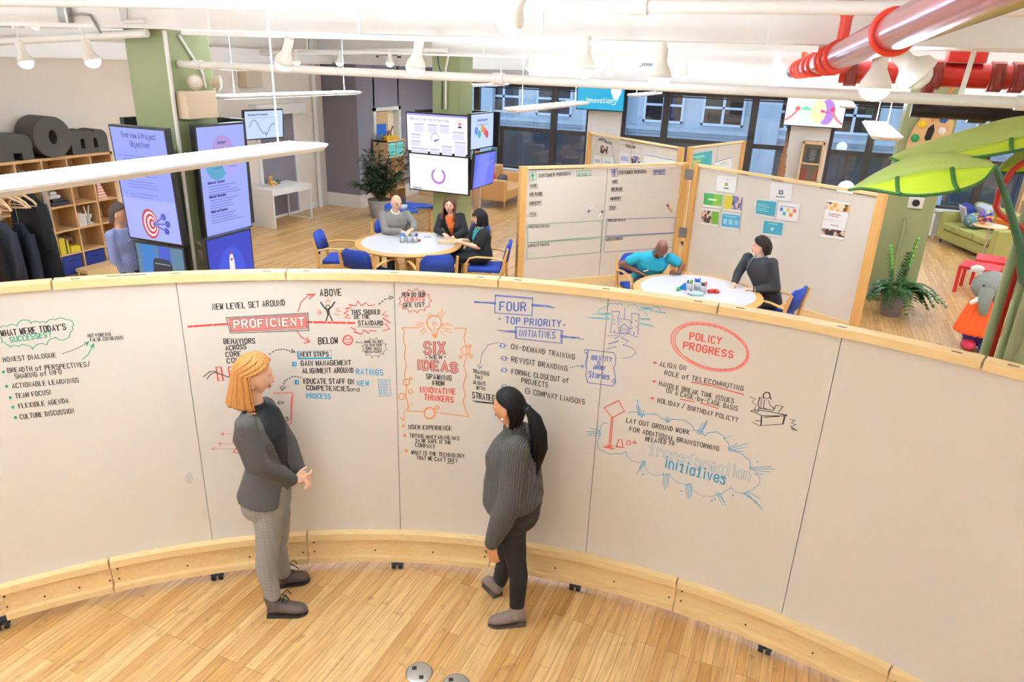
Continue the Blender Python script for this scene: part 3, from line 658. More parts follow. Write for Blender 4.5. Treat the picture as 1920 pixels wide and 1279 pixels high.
I.circ((443, 806), 4, RD, 1.2).line([(439, 811), (437, 822)], RD, 1.4).fill([(436, 823), (450, 824), (449, 832), (436, 830)], RD).line([(440, 831), (445, 838), (437, 848), (447, 850)], RD, 1.5).line([(446, 831), (452, 843), (457, 842)], RD, 1.5)
I.build('handwriting', PANELS[1])
# --- third panel: six new ideas, four initiatives
I = Ink(onwall, 2.0); D1 = lambda s: C1(s, 3.365, 730, 520)
I.cloud([(778+31*math.cos(a*.48), 564+23*math.sin(a*.48)) for a in range(14)], RD, 1.2, -.28)
I.text('HOW DO OUR', 754, 556, 798, 556, 7.5, K, 1.6).text('CLIENTS', 758, 565.5, 796, 564.8, 8, RD).text('SEE US?', 756, 576, 796, 574.5, 7.5, K, 1.8)
I.circ((814, 605.5), 13.5, OR, 1.8, seg=.84, ph=2.1).line([(807, 617), (811, 624), (811, 629), (819, 629), (819, 624), (822, 617)], OR, 1.6).line([(811, 610), (813, 604), (815, 609), (817, 604), (818, 610)], OR, 1.2).fill([(811, 627), (819, 627), (817, 634), (813, 634)], OR).line([(814.5, 624), (814.5, 611)], OR, 1)
for q in ('165,302 215,295', '175,285 220,290', '180,318 220,305', '195,345 225,320', '210,360 235,330', '235,235 255,262', '250,225 262,250', '265,228 268,240', '300,245 312,220', '315,245 335,200', '325,255 350,220', '328,318 395,330', '330,302 400,305', '340,335 395,350', '320,340 350,370', '328,295 380,290'): I.line(D1(q), OR, 1.2)
I.line(D1('80,318 180,318'), OR, 1.6).line(D1('410,322 485,322'), OR, 1.6)
I.line(D1('80,318 95,345 88,400 102,440 95,500 108,560 95,610 102,650 110,690 102,740 118,800 118,845'), OR, 1.6).line(D1('485,322 470,380 485,440 488,490 470,560 485,610 465,690 480,740 465,780 480,840 500,878'), OR, 1.6).line(D1('112,845 220,848'), OR, 1.6).line(D1('290,852 500,880'), OR, 1.4)
for x, y, r in ((480, 462, 27), (107, 662, 20), (78, 752, 20), (135, 722, 13), (255, 857, 36), (300, 823, 12), (508, 433, 8), (515, 497, 9), (450, 503, 8), (135, 640, 7)): I.circ((730+x/3.365, 520+y/3.365), r/3.365, OR, 1.8)
I.circ((805, 775), 9, OR, 1.2)
I.text('SIX', 796, 663, 835, 663.5, 21, K, 6.4, 0, (PK, 3.6)).text('-NEW-', 797, 674, 838, 673, 7, K, 2).text('IDEAS', 784, 692, 858, 698, 16, K, 6.4, 0, (PK, 3.6))
I.text('SPAWNING', 800, 710, 847, 714, 9).text('FROM', 812, 722.7, 833, 723, 8).text('INNOVATIVE', 788, 735.5, 854, 740, 10, RD, 2.4).text('THINKERS', 796, 749.4, 850, 755, 10, RD, 2.4)
I.text('USER EXPERIENCE', 766.5, 804.4, 847, 806.8, 7.5, K, 1.8).text('TRYING and FAILING HAS', 768.6, 820, 861, 825.5, 7, K, 1.6).text('to BE SAFE IN THE', 779, 828.5, 846, 833.5, 6.5, K, 1.6).text('COMPANY', 779, 837.4, 815.6, 841.5, 7, K, 1.6).text('WHAT IS THE TECHNOLOGY', 771.6, 851.4, 871, 858.8, 7, K, 1.6).text("THAT WE CAN'T SEE?", 781, 861, 858, 867.7, 7, K, 1.6).line([(838, 868.5), (851, 869.8)], K, 1.3)
for q in ((88, 937), (97, 997), (107, 1095)): I.dot((730+q[0]/3.365, 520+q[1]/3.365), 2.8, OR)
I.dots(D1('145,795 100,840 85,895'), OR, 1.7, 4.5).line(D1('70,885 85,905 100,888'), OR, 1.6)
I.line(D1('668,112 905,130 900,242 665,225 668,112'), BL, 1.5).line(D1('672,118 905,137'), BL, 1.2).text('FOUR', 937, 582.5, 986, 583.5, 16, BL, 2.4).text('FOUR', 938.2, 582, 987, 583, 15, BL, 1.2)
for a, b in ((158, 158), (160, 165), (152, 170)): I.line([(730+520/3.365+(a % 7), 520+a/3.365), (730+672/3.365, 520+b/3.365)], BL, 1.4)
for a, b in ((170, 180), (175, 192), (182, 186)): I.line([(730+898/3.365, 520+a/3.365), (730+(1010+(b-180)*3)/3.365, 520+b/3.365)], BL, 1.4)
I.text('TOP PRIORITY', 948, 606.5, 1052, 613, 12, BL, 2.4).dot((937, 598), 1.7, BL).dot((1058, 609.5), 1.7, BL)
I.line(D1('795,312 1092,335 1088,418 797,385 795,312'), BL, 1.5).line(D1('801,312 803,380'), BL, 1.1).line(D1('1083,335 1080,410'), BL, 1.1).text('INITIATIVES', 974, 630, 1040.6, 634.4, 11.5, BL, 1.9)
for q in ('680,333 800,345', '700,338 805,338', '720,345 800,349', '1078,365 1225,392', '1080,372 1200,380', '1082,380 1170,385'): I.line(D1(q), BL, 1.3)
for x, y in ((942.5, 648), (945.5, 672), (945.5, 694), (946, 725)): I.line([(x-4, y-4), (x+3.5, y-3), (x+3, y+4), (x-4, y+3.5), (x-4, y-4)], BL, 1.1).line([(x-7, y), (x-2, y+.5)], BL, 1.5).line([(x+2, y), (x+6.5, y+.5)], BL, 1.5)
for a in (('ON-DEMAND TRAINING', 959, 653.7, 1078, 674), ('REVISIT BRANDING', 959, 678, 1064, 696), ('FORMAL CLOSEOUT of', 959.4, 700.7, 1066, 718.5), ('PROJECTS', 978, 717.6, 1027, 726.5), ('COMPANY LIAISONS', 1000.4, 740, 1096, 758.6)): I.text(*a, 9, K, 1.7)
I.text('G', 985, 737, 994, 738.5, 9, K, 1.7)
I.dots(D1('690,412 625,425 585,480 570,560'), '55525c', 1.4, 3.5).line(D1('558,552 570,575 585,558'), BL, 1.4)
for a in (('TRAINING', 886.6, 699, 917, 705, 7), ('THAT', 890.5, 710, 905, 712, 6.5), ('ALIGNS', 887, 719.7, 910, 723, 6.5), ('WITH', 894, 730, 909, 732.5, 6.5)): I.text(*a, K, 1.5)
I.text('STRATEGY', 886, 746, 934, 754, 11, K, 2.2).line(D1('528,780 665,795'), K, 1.8).line(D1('545,788 660,798'), K, 1.4)
I.dots(D1('1140,570 1180,560 1225,562'), '55525c', 1.4, 3.5).line(D1('1210,550 1228,562 1212,572'), BL, 1.3)
I.build('handwriting', PANELS[2])
# --- fourth panel: policy progress, castle, transformation
I = Ink(onwall, 2.0); E1 = lambda s: C1(s, 4.571, 1090, 550); F1 = lambda s: C1(s, 4.571, 1090, 720)
I.line(E1('30,485 60,485 280,510 297,555 292,610 275,640 290,700 288,775 270,795 55,765 38,700 45,645 35,600 50,540 45,505'), BL, 1.3).circ((1099, 659), 3.4, BL, 1.1).circ((1151.5, 715), 3.4, BL, 1.1).line(E1('60,490 52,560 40,640'), BL, 1)
I.text('IDENTITY', 1108.6, 674.7, 1147, 678, 8, BL, 1.7).text('IS', 1119.5, 683.4, 1126, 684, 6, BL, 1.5).text('ABOUT', 1112.5, 691.8, 1135, 694.4, 7, BL, 1.7).text('Stories', 1104, 707, 1142.5, 712, 11, BL, 1.9)
T2 = '58b4cc'; PU = '6d70b4'
I.cloud(E1('228,110 270,92 310,98 355,105'), T2, 1.2, .3).cloud(E1('400,120 430,100 480,125 490,150 540,165 560,195'), T2, 1.2, .3).cloud(E1('150,180 185,125 222,118'), T2, 1.2, .3).cloud(E1('590,150 610,130 640,120 665,135 670,155'), T2, 1.2, .3)
for q in ('100,178 245,172 160,182 250,185', '48,208 240,212', '90,212 250,225', '500,120 590,128 520,132 600,138', '590,150 725,168', '640,160 720,170', '500,215 590,220 510,225 585,230', '500,255 610,275', '510,265 630,288'): I.line(E1(q), T2, 1.3)
I.line(E1('258,160 268,155 275,162 285,153 295,160 305,152 315,158 328,155 325,180 312,205 322,340'), PU, 1.1).line(E1('258,160 265,185 272,200 245,335'), PU, 1.1).line(E1('425,180 435,172 445,180 455,170 465,180 475,172 485,180 497,178 492,205 485,355'), PU, 1.1).line(E1('425,180 435,205 412,345'), PU, 1.1).line(E1('320,215 425,232'), PU, 1).line(E1('372,125 368,225'), PU, 1.1)
I.line(E1('330,345 335,290 368,262 405,295 398,348 330,345'), PU, 1.5).line(E1('340,300 395,300'), PU, .9).line(E1('338,318 395,318'), PU, .9).line(E1('338,335 395,335'), PU, .9).line(E1('245,335 330,345'), PU, 1).line(E1('398,345 485,378'), PU, 1.2).line(E1('220,365 330,358'), PU, 1)
for q in ('275,255 290,265', '280,225 285,232', '330,240 345,245', '415,245 440,250', '465,230 475,240', '415,310 440,295', '470,290 488,285', '448,335 452,352 458,338', '280,320 282,335 292,322'): I.line(E1(q), PU, 1.4)
I.line(E1('340,365 285,385 320,410 230,435 300,458 212,480'), PU, 1.1).line(E1('375,362 340,380 405,410 355,440 440,470 468,510 430,545 350,560'), PU, 1.1)
I.text('POLICY', 1293.5, 636, 1352, 646, 12.5, RD, 2.8).text('PROGRESS', 1281, 653.5, 1374, 671.5, 12.5, RD, 2.8)
for r, ry, dx, c, w_ in ((75, 41, 0, PK, 2.2), (72, 38, 1, RD, 1.2), (76, 43, -.5, PK, 1.4), (69, 40, 1.5, RD, 1.0), (74, 39.5, -2, PK, 2)): I.circ((1331.5+dx, 650.5), r, c, w_, ry, .29, 40)
for x, y in ((1228, 680), (1226.7, 715), (1223, 746.5)): I.fill([(x-3, y-1.5), (x+3, y-1.2), (x+3, y+2), (x-3, y+1.7)], RD)
for a in (('ALIGN ON', 1237, 686.7, 1286, 694.8), ('ROLE of', 1246.4, 703, 1291, 712), ('TELECOMMUTING', 1296.7, 713, 1394, 733), ('HANDLE BREAK TIME ISSUES', 1235.5, 723, 1375.5, 756.7), ('ON A CASE-by-CASE BASIS', 1249, 736, 1383, 771), ('HOLIDAY / BIRTHDAY POLICY?', 1232.6, 754.5, 1383, 791.7)): I.text(*a, 8.4, K, 1.6)
I.line(E1('943,762 1130,795 1392,870'), RD, 2).line(E1('850,908 970,930'), RD, 1.8).line(E1('1028,942 1175,988'), RD, 1.8)
for a in (('LAY OUT GROUND WORK', 1174, 792, 1292.4, 815), ('FOR ADDITIONAL BRAINSTORMING', 1180.8, 808, 1348, 846), ('RELATED to', 1210, 826.8, 1264, 835)): I.text(*a, 8.2, K, 1.7)
I.text('transformation', 1217, 852, 1406, 901.6, 21, '6fa9be', 4.8, 0, ('ddd2c8', 2.7)).text('initiatives', 1247, 876.4, 1360, 908.6, 20, CY, 3.3)
I.cloud(F1('410,248 455,240 515,285 590,258 690,300 735,330 835,310 910,330 965,400 1060,445 1130,415 1190,430 1230,475 1265,565 1340,590 1400,625 1450,680 1440,720'), CY, 1.3, .16)
I.cloud(F1('1440,720 1510,775 1530,840 1490,885 1440,915 1380,940 1280,885 1240,910 1150,950 1080,960 985,930 940,860 850,845 790,815 760,770 680,775 590,768 545,660 430,655 380,580 290,595 190,575 145,540 150,470 165,440 165,380 180,345 220,335'), '5aa6c8', 1.2, .14)
for q in ('480,130 495,270', '490,190 510,275', '510,215 520,275', '535,225 525,275', '470,180 490,265', '722,285 728,325', '740,280 735,325', '755,290 742,325', '1000,430 1075,310', '1010,435 1080,320', '1025,435 1070,340', '990,425 1040,330', '1215,470 1290,445', '1260,560 1420,510', '1265,570 1400,545', '1275,580 1390,575', '1255,550 1340,510', '1440,715 1630,710', '1445,725 1660,732', '1440,735 1620,755', '1480,772 1560,775', '545,660 470,770', '540,668 490,745', '548,675 510,740', '530,660 500,720', '705,765 700,870', '720,770 715,905', '735,765 735,890', '750,770 745,860', '895,850 905,980', '910,850 920,985', '925,850 935,975', '940,850 945,960', '1155,930 1210,1035', '1170,930 1240,1045', '1185,932 1230,1015', '1380,935 1500,1010', '1395,930 1545,1055', '1410,925 1555,1085', '1420,920 1540,990', '50,410 165,412', '60,425 165,428', '45,440 160,442', '70,375 160,405'): I.line(F1(q), '4f9fc4', 1.2)
for q in ((858, 920), (1143, 985), (1300, 955), (1118, 1000), (530, 775), (1510, 665)): I.circ((1090+q[0]/4.571, 720+q[1]/4.571), 1.4, CY, 1)
I.line(F1('195,205 318,140 370,235 265,290 195,205'), RD, 1.5).line(F1('205,200 312,150'), RD, 1).line(F1('258,290 235,545'), RD, 1.6).line(F1('270,290 250,545'), RD, 1.6).line(F1('195,540 275,555'), RD, 2.6).line(F1('215,530 262,535'), RD, 2.4)
I.line(F1('300,540 320,475 345,475 355,545 300,540'), RD, 1.4).line(F1('285,530 372,548'), RD, 1.3).line(F1('385,515 400,485 415,485 420,522 385,515'), RD, 1.5).line(F1('442,508 458,488 470,510 442,508'), RD, 1.4)
I.circ((1437.5, 742), 6, K, 1.3).line(E1('1562,900 1558,870 1580,848 1610,852 1625,910'), K, 2).line(E1('1530,890 1515,940 1525,985 1590,995 1625,1000'), K, 1.8).line(E1('1545,890 1538,985'), K, 1.2).line(E1('1570,915 1560,980 1595,998'), K, 1.3).line(E1('1605,920 1620,965 1660,990 1640,1005'), K, 1.2).line(E1('1628,1020 1670,960 1728,970 1690,1022'), K, 1.2).line(E1('1450,1008 1500,1000 1620,1015 1765,1048 1745,1052 1545,1048 1450,1008'), K, 1.4)
I.line(E1('1548,1050 1538,1135 1730,1122 1750,1052'), K, 1.3).line(E1('1565,1062 1700,1055'), K, 1.8).line(E1('1740,1055 1725,1120'), K, 1.8).line(E1('1545,1055 1540,1130'), K, 2.4).line(E1('1460,1102 1535,1138'), K, 1.2).line(E1('1492,1090 1540,1095'), K, 1.4).line(E1('1485,985 1490,1015 1515,1020 1518,985'), K, 1.3).line(E1('1440,885 1490,905 1462,935 1500,955 1490,985'), K, 1).line(E1('1790,1080 1830,1090 1800,1110 1840,1125 1795,1140 1850,1180 1800,1160 1820,1185'), K, 1.2)
I.build('handwriting', PANELS[3])
# ================= folding boards, tables, chairs, screens =================
def planar(p0, p1, flip=1):
    p0, p1 = V(p0), V(p1); n = V((p1.y-p0.y, -(p1.x-p0.x), 0)).normalized()
    if n.dot(CAM-p0) < 0: n = -n
    def f(px, py, lift=0):
        d = ray(px, py); q = p0+n*lift; return CAM+d*((q-CAM).dot(n)/d.dot(n))
    return f, n
def leafboard(t, a, b, zt, wpost=.1, hinges=0, wheels=True):
    a, b = V(a), V(b); d = (b-a).normalized(); _, n = planar(a, b); up = V((0, 0, 1))
    bm = MB(); c = (a+b)/2; bm.obox(c+up*(zt/2+.04)-n*.02, d*((b-a).length/2-wpost), n*.012, up*(zt/2-.1)); pn = part('board_panel', bm, BOARD, t)
    for p, s in ((a, 1), (b, -1)): part('post', MB().obox(p+d*s*wpost/2+up*(zt/2+.03), d*wpost/2, n*.045, up*(zt/2-.03)), MAPLEZ, t, bev=.004)
    part('rail', MB().obox(c+up*(zt-.02), d*((b-a).length/2-wpost), n*.03, up*.02), MAPLE, t, bev=.004); part('rail', MB().obox(c+up*.12, d*((b-a).length/2-wpost), n*.03, up*.05), MAPLE, t)
    sm = MB().obox(c+up*(zt/2+.04)-n*.006, d*.0025, n*.0025, up*(zt/2-.1)); part('panel_seam', sm, mat('seam_grey', '8a7f76', .7), pn)
    for p, s in ((a, 1), (b, -1)):
        for k in (-.1, .1): q = p+d*s*.06+n*k; part('caster', MB().cyl(q-d*.02+up*.035, q+d*.02+up*.035, .035, n=14).bar(q+up*.05, p+d*s*.06+up*.07, .03, .03), RUBBER, t)
    return pn
BA = thing('folding_whiteboard', 'large folding whiteboard with a hand-drawn form and pinned papers', 'whiteboard', (-1.85, 11.62, 0))
A0, A1_, A2, A3 = (-3.88, 9.53, 0), (-1.89, 11.62, 0), (-1.78, 11.63, 0), (.85, 10.03, 0)
pA = leafboard(BA, A0, A1_, 1.9); pB = leafboard(BA, A2, A3, 1.9)
for q in ((1291, 327), (1280, 436)): part('hinge', MB().obox(aty(*q, 11.56), (.06, 0, 0), (0, .02, 0), (0, 0, .08)), GREYM, BA)
BB = thing('folding_whiteboard', 'smaller folding whiteboard standing behind the big one, only its top showing', 'whiteboard', (-2.34, 14.0, 0))
B0, B1_, B2, B3 = (-4.82, 15.84, 0), (-2.38, 13.92, 0), (-2.30, 14.12, 0), (-1.54, 16.46, 0)
pC = leafboard(BB, B0, B1_, 1.9); pD = leafboard(BB, B2, B3, 1.9)
fA, nA = planar(A0, A1_); fB, nB = planar(A2, A3); fC, nC = planar(B0, B1_); fD, nD = planar(B2, B3)
G1 = lambda s: C1(s, 4, 960, 280)
I = Ink(fA, 1.1, .15); DG = '4f9f80'; DB = '5a5fa0'; KK = '4a4340'
for (X, Y, c, gname, col) in ((0, 0, GR, 'Group A', DG), (1, 0, '4c4a8c', 'Group B', DB)): pass
I.line(G1('130,172 180,168 182,230 133,235 130,172'), DG, .9).circ((998.7, 327), 1.8, GR, 1.4).line(G1('145,200 165,198'), GR, 2).line(G1('155,195 157,225'), GR, 2.2)
I.text('CUSTOMER PERSONA', 1010, 333, 1070, 328, 6, KK, 1.3).line(G1('483,167 597,158 599,195 486,203 483,167'), DG, .9).text('Group A', 1084, 329.5, 1107, 327.5, 6, DG, 1.1)
for q, x, y, x1, y1 in (('NAME:', 994, 350.7, 1009, 350), ('AGE RANGE', 993, 366.5, 1017, 365), ('INDUSTRY', 992.5, 384, 1015, 382), ('TITLE:', 992.5, 404, 1007, 403)): I.text(q, x, y, x1, y1, 5, KK, 1.1).line([(x, y+2.2), (x1+1, y1+2)], KK, .7)
I.line(G1('118,568 678,535 668,655 118,700 118,568'), DG, .9).text('FRICTION POINTS:', 992, 428, 1031, 426, 4.5, KK, .9).line(G1('115,702 668,667 663,772 110,825 115,702'), DG, .9).text('LOYALTY POINTS:', 991, 463.5, 1031, 460.5, 5, KK, 1)
I.build('handwriting', pA); I = Ink(fA, 1.1, .15)
I.line(G1('745,150 790,146 792,203 750,207 745,150'), DB, .9).circ((1151.5, 319.5), 1.8, DB, 1.4).line(G1('757,168 775,166'), DB, 2.2).line(G1('765,166 768,197'), DB, 2.6)
I.text('CUSTOMER PERSONA', 1160, 327, 1212, 324.5, 6, KK, 1.3).line(G1('1057,158 1150,153 1150,187 1058,191 1057,158'), DB, .9).text('Group B', 1227, 325, 1246, 323.5, 5.5, DB, 1.1)
for q, x, y, x1, y1 in (('NAME:', 1147.5, 342.7, 1159, 342), ('AGE RANGE', 1146, 357, 1167, 356), ('INDUSTRY', 1144, 375, 1164, 374), ('TITLE:', 1142, 392, 1155, 391)): I.text(q, x, y, x1, y1, 4.8, KK, 1.1).line([(x, y+2.2), (x1+1, y1+2)], KK, .7)
I.line(G1('712,525 1228,512 1218,625 703,650 712,525'), DB, .9).text('FRICTION POINTS:', 1140, 416, 1173, 414.5, 4.3, KK, .9).line(G1('695,660 1225,630 1213,735 690,772 695,660'), DB, .9).text('LOYALTY POINTS:', 1137, 452, 1168, 449.5, 5, KK, 1)
I.build('handwriting', pA)
I = Ink(fC, 1.0, .2); H1 = lambda s: C1(s, 4, 960, 0)
for i, ch in enumerate('TRANSFORMATION'):
    k = i/13; x = 1121+k*24; y = 265-4*math.sin(PI*min(1, k*1.6))+k*6; I.text(ch, x, y, x+2, y+k*.8, 4.2, K, .9)
I.text('TIMELINE', 1172, 275, 1191, 279, 4.5, K, 1.1).line(H1('640,1060 615,1110 608,1180 612,1240'), 'a9a4a0', .9).line(H1('748,1085 752,1140 770,1200 775,1250'), '5a62a0', 1)
I.dots(H1('790,1140 810,1090 850,1080 920,1090 980,1130'), 'a0a0a0', 1, 5); I.build('handwriting', pC)
# papers and photographs pinned on the boards
PAPER = mat('white_paper', 'f2efec', .7)
def sheet(surf, n, pts, label, cat='paper', inks=None, w=1.0, group='papers on the folding boards', base='f2efec'):
    """a sheet lying on a board: corners in order, printed areas on top"""
    mb = MB(); q = [surf(x, y, .004) for x, y in pts]; r = [surf(x, y, .0015) for x, y in pts]
    mb.add(q+r, [(0, 1, 2, 3), (7, 6, 5, 4)]+[(i, (i+1) % 4, 4+(i+1) % 4, 4+i) for i in range(4)])
    cols = [mat('paper_'+base, base, .7)]
    def P(u, v): 
        a = [pts[0][i]*(1-u)+pts[1][i]*u for i in (0, 1)]; b = [pts[3][i]*(1-u)+pts[2][i]*u for i in (0, 1)]; return surf(a[0]*(1-v)+b[0]*v, a[1]*(1-v)+b[1]*v, .0052+.0004*len(cols))
    for c, polys in (inks or []):
        cols.append(c if not isinstance(c, str) else ink(c)); mb.m = len(cols)-1
        for u0, v0, u1, v1 in polys: mb.add([P(u0, v0), P(u1, v0), P(u1, v1), P(u0, v1)], [(0, 1, 2, 3)])
    c = (q[0]+q[2])/2; mb.v = [v-c for v in mb.v]
    o = part('paper_sheet' if cat == 'paper' else 'photo_print', mb, cols, recalc=False); o.location = c; return tag(o, label, cat, group)
def photo(name, cs):
    m = mat(name, cs[0], .6); nt = m.node_tree; b = nt.nodes['Principled BSDF']; tc = nt.nodes.new('ShaderNodeTexCoord'); vo = nt.nodes.new('ShaderNodeTexVoronoi'); vo.inputs['Scale'].default_value = 22
    rp = nt.nodes.new('ShaderNodeValToRGB'); rp.color_ramp.interpolation = 'CONSTANT'; e = rp.color_ramp.elements; e[0].color = lin(cs[0]); e[1].position = .3; e[1].color = lin(cs[1])
    for i, c in enumerate(cs[2:]): x = e.new(.5+.17*i); x.color = lin(c)
    nt.links.new(tc.outputs['Object'], vo.inputs['Vector']); nt.links.new(vo.outputs['Color'], rp.inputs[0]); nt.links.new(rp.outputs[0], b.inputs['Base Color']); return m
PH1, PH2, PH3 = photo('photo_crowd', ('3a3550', 'd8b8a0', '7a6a90', 'c9c0d0')), photo('photo_meeting', ('4a2c28', '8c6250', 'd8c0a8', '35262a')), photo('photo_yellow_scene', ('e8a02c', '5a3a28', 'f0d8b0', 'd88a30'))
G = lambda s: C1(s, 4, 960, 280); Hh = lambda s: C1(s, 4, 1440, 280); TL = [(.1, y, .1+w_, y+.035) for y, w_ in ((.3, .5), (.42, .62), (.54, .45), (.66, .55))]
sheet(fB, nB, G('1540,195 1688,208 1675,330 1530,310'), 'white sheet with a small green emblem, topmost on the left of the right leaf', inks=[('8a9a4a', [(.42, .42, .58, .62)]), (K, [(.38, .74, .64, .8)]), ('b8b0a8', [(.45, .2, .58, .25)])])
sheet(fB, nB, G('1440,315 1583,330 1572,445 1430,430'), 'green printed slide sheet under the emblem sheet', inks=[('3f9a4a', [(.02, .1, .5, .85)]), ('7fae3a', [(.5, .1, .97, .85)]), ('e8f0d8', [(.25, .42, .72, .55)])])
sheet(fB, nB, G('1595,332 1735,350 1722,473 1580,455'), 'sheet half yellow with a crowd photograph, right of the green slide', inks=[('cdbb3f', [(.02, .08, .45, .9)]), (PH1, [(.45, .08, .97, .9)])])
sheet(fB, nB, G('1420,440 1558,455 1548,580 1408,558'), 'sheet with a meeting photograph and green strip at its right', inks=[(PH2, [(.03, .12, .6, .88)]), ('6a9a30', [(.6, .12, .97, .88)])])
sheet(fB, nB, G('1575,470 1718,488 1705,608 1563,590'), 'teal blue slide sheet below the yellow crowd sheet', inks=[('4f9fc0', [(.03, .08, .97, .88)]), ('9fd0e0', [(.1, .18, .8, .24), (.12, .4, .3, .7), (.4, .4, .6, .7), (.7, .4, .9, .7)])])
sheet(fB, nB, Hh('25,245 185,262 172,390 10,375'), 'white sheet with a round dark emblem above the teal slides', inks=[('4a4a4a', [(.4, .42, .6, .66), (.28, .78, .7, .83)]), ('f2efec', [(.46, .48, .54, .6)])])
sheet(fB, nB, [(1418, 372), (1457, 376), (1453, 410), (1415, 403)], 'teal text slide sheet left of the coloured circles sheet', inks=[('3f98a8', [(.03, .08, .97, .9)]), ('a8d8d8', TL)])
sheet(fB, nB, Hh('80,395 240,412 222,545 62,525'), 'white sheet with five coloured circles', inks=[('5a78c8', [(.1, .3, .24, .5)]), ('d8c84a', [(.42, .3, .56, .5)]), ('d85a50', [(.72, .3, .86, .5)]), ('4ab0a8', [(.25, .52, .4, .72)]), ('e8883c', [(.56, .55, .72, .75)]), ('9a94a8', [(.1, .2, .8, .24)])])
sheet(fB, nB, [(1432, 411), (1470, 416), (1466, 445.5), (1428, 440)], 'teal slide sheet lowest under the coloured circles sheet', inks=[('3f98a8', [(.03, .08, .97, .88)]), ('a8d8d8', [(.25, .2, .7, .26), (.4, .45, .55, .65)])])
sheet(fB, nB, Hh('443,378 613,405 595,548 418,520'), 'sheet with a yellow photograph along its top at the right', inks=[(PH3, [(.0, .1, 1, .5)]), ('c07040', [(.15, .68, .7, .72), (.2, .78, .62, .81)])])
sheet(fB, nB, Hh('415,525 585,545 567,682 395,655'), 'sheet with a dark photograph along its bottom at the right', inks=[(PH2, [(0, .5, 1, .85)]), ('8a8490', [(.35, .25, .7, .29)])])
H2 = lambda s: C1(s, 4, 960, 0)
sheet(fC, nC, H2('660,1085 725,1095 718,1160 655,1150'), 'small dark photograph under the arched heading on the rear board', 'photo', [(PH2, [(.04, .04, .96, .96)])])
sheet(fC, nC, H2('610,1160 672,1170 668,1260 606,1250'), 'white note sheet left below the dark photograph on the rear board', inks=[('b8bcd0', [(.2, .35, .8, .6)])])
sheet(fC, nC, H2('680,1170 760,1182 756,1270 676,1258'), 'white note sheet right below the dark photograph on the rear board', inks=[('c0c4d4', [(.2, .4, .8, .55)])])
sheet(fC, nC, H2('808,1140 882,1150 878,1265 804,1252'), 'pale sheet with lilac text on the rear board', inks=[('a8acd0', [(.12, .25, .85, .55)])])
sheet(fC, nC, H2('888,1155 965,1165 960,1265 884,1255'), 'sheet with a crowd photograph on the rear board', 'photo', [(PH1, [(.05, .12, .95, .7)])])
sheet(fC, nC, H2('992,1150 1220,1195 1214,1300 986,1260'), 'wide white sheet with a dark blue line on the rear board', inks=[('3a3f70', [(.02, .06, .98, .1)])])
sheet(fD, nD, H2('1352,1155 1502,1130 1496,1240 1346,1270'), 'teal poster with yellow words on the right leaf of the rear board', 'poster', [('3f9fa0', [(0, 0, 1, 1)]), ('c8b850', [(.03, .45, .45, .62)]), ('b8dcd8', [(.05, .2, .6, .26), (.2, .3, .7, .34)])])
sheet(fD, nD, H2('1520,1215 1650,1180 1646,1260 1516,1290'), 'white sheet beside the teal poster on the rear board', inks=[('3a3f70', [(0, .0, 1, .05)]), ('b0a8a8', [(.3, .3, .7, .36), (.15, .5, .85, .54)])])
def pen(a, b, r, body, cap, label, cat='marker', group=None, k=.72):
    a, b = V(a), V(b); c = a.lerp(b, k); o = thing('marker_pen', label, cat, a, group=group)
    part('barrel', MB().cyl(a, c, r, n=8), mat('pen_'+body, body, .4), o); part('pen_cap', MB().cyl(c, b, r*1.12, r*.95, n=8), mat('pen_'+cap, cap, .4), o); return o
pen(fA(1115.5, 383.5, .015), fA(1102, 398, .015), .011, 'f0ede8', '3a3a7a', 'white marker with a blue cap held on the form board', group='markers stuck on the form board')
pen(fA(1120, 411, .015), fA(1130.5, 395, .015), .011, 'f0ede8', '2a2a2a', 'white marker with a black cap held on the form board', group='markers stuck on the form board')
pen(fA(1261, 397.5, .015), fA(1251, 383.5, .015), .012, 'd8a090', '7a2020', 'red marker held on the form board near the corner post', group='markers stuck on the form board')
# ---- chairs ----
def make_chair():
    t = thing('armchair', '', 'chair')
    b = MB(); pts = [(-.25+.5*i/10, 0) for i in range(11)]
    part('seat', MB().box((-.25, -.22, .42), (.25, .26, .475)), BLUEF, t, False, bev=.02, seg=3)
    rings = []
    for i in range(13):
        x = -.24+.48*i/12; k = 1-(2*i/12-1)**2; y = -.25-.05*k; zt = .74+.10*min(1, k*1.8)**.6
        rings.append([V((x, y-.018, .56)), V((x, y+.018, .56)), V((x, y+.018-.05, zt)), V((x, y-.018-.05, zt))])
    part('backrest', MB().loft(rings, sm=True), BLUEF, t, False)
    for s in (-1, 1):
        x = s*.275
        part('armrest', MB().tube([(x, -.27, .62), (x, -.1, .655), (x, .12, .655), (x, .22, .63), (x, .265, .55)], .024, 8, flat=.6), BEECH, t, False)
        part('leg', MB().tube([(x, .265, .56), (x, .272, .3), (x, .275, 0)], [.022, .022, .018], 8), BEECH, t, False)
        part('leg', MB().tube([(x, -.33, .8), (x, -.285, .62), (x, -.26, .4), (x, -.3, 0)], [.018, .024, .024, .018], 8), BEECH, t, False)
        part('side_rail', MB().box((x-.012, -.26, .36), (x+.012, .27, .415)), BEECH, t, False)
    part('cross_rail', MB().box((-.27, .225, .36), (.27, .25, .41)).box((-.27, -.25, .36), (.27, -.225, .41)), BEECH, t, False)
    return t
CH0 = make_chair()
CH0.location = (-6.33, 8.58, 0); CH0.rotation_euler = (0, 0, math.atan2(-.92, .38)); CH0['label'] = 'empty blue armchair left of the long round table, seen from its side'; CH0['group'] = 'blue armchairs around the round tables'
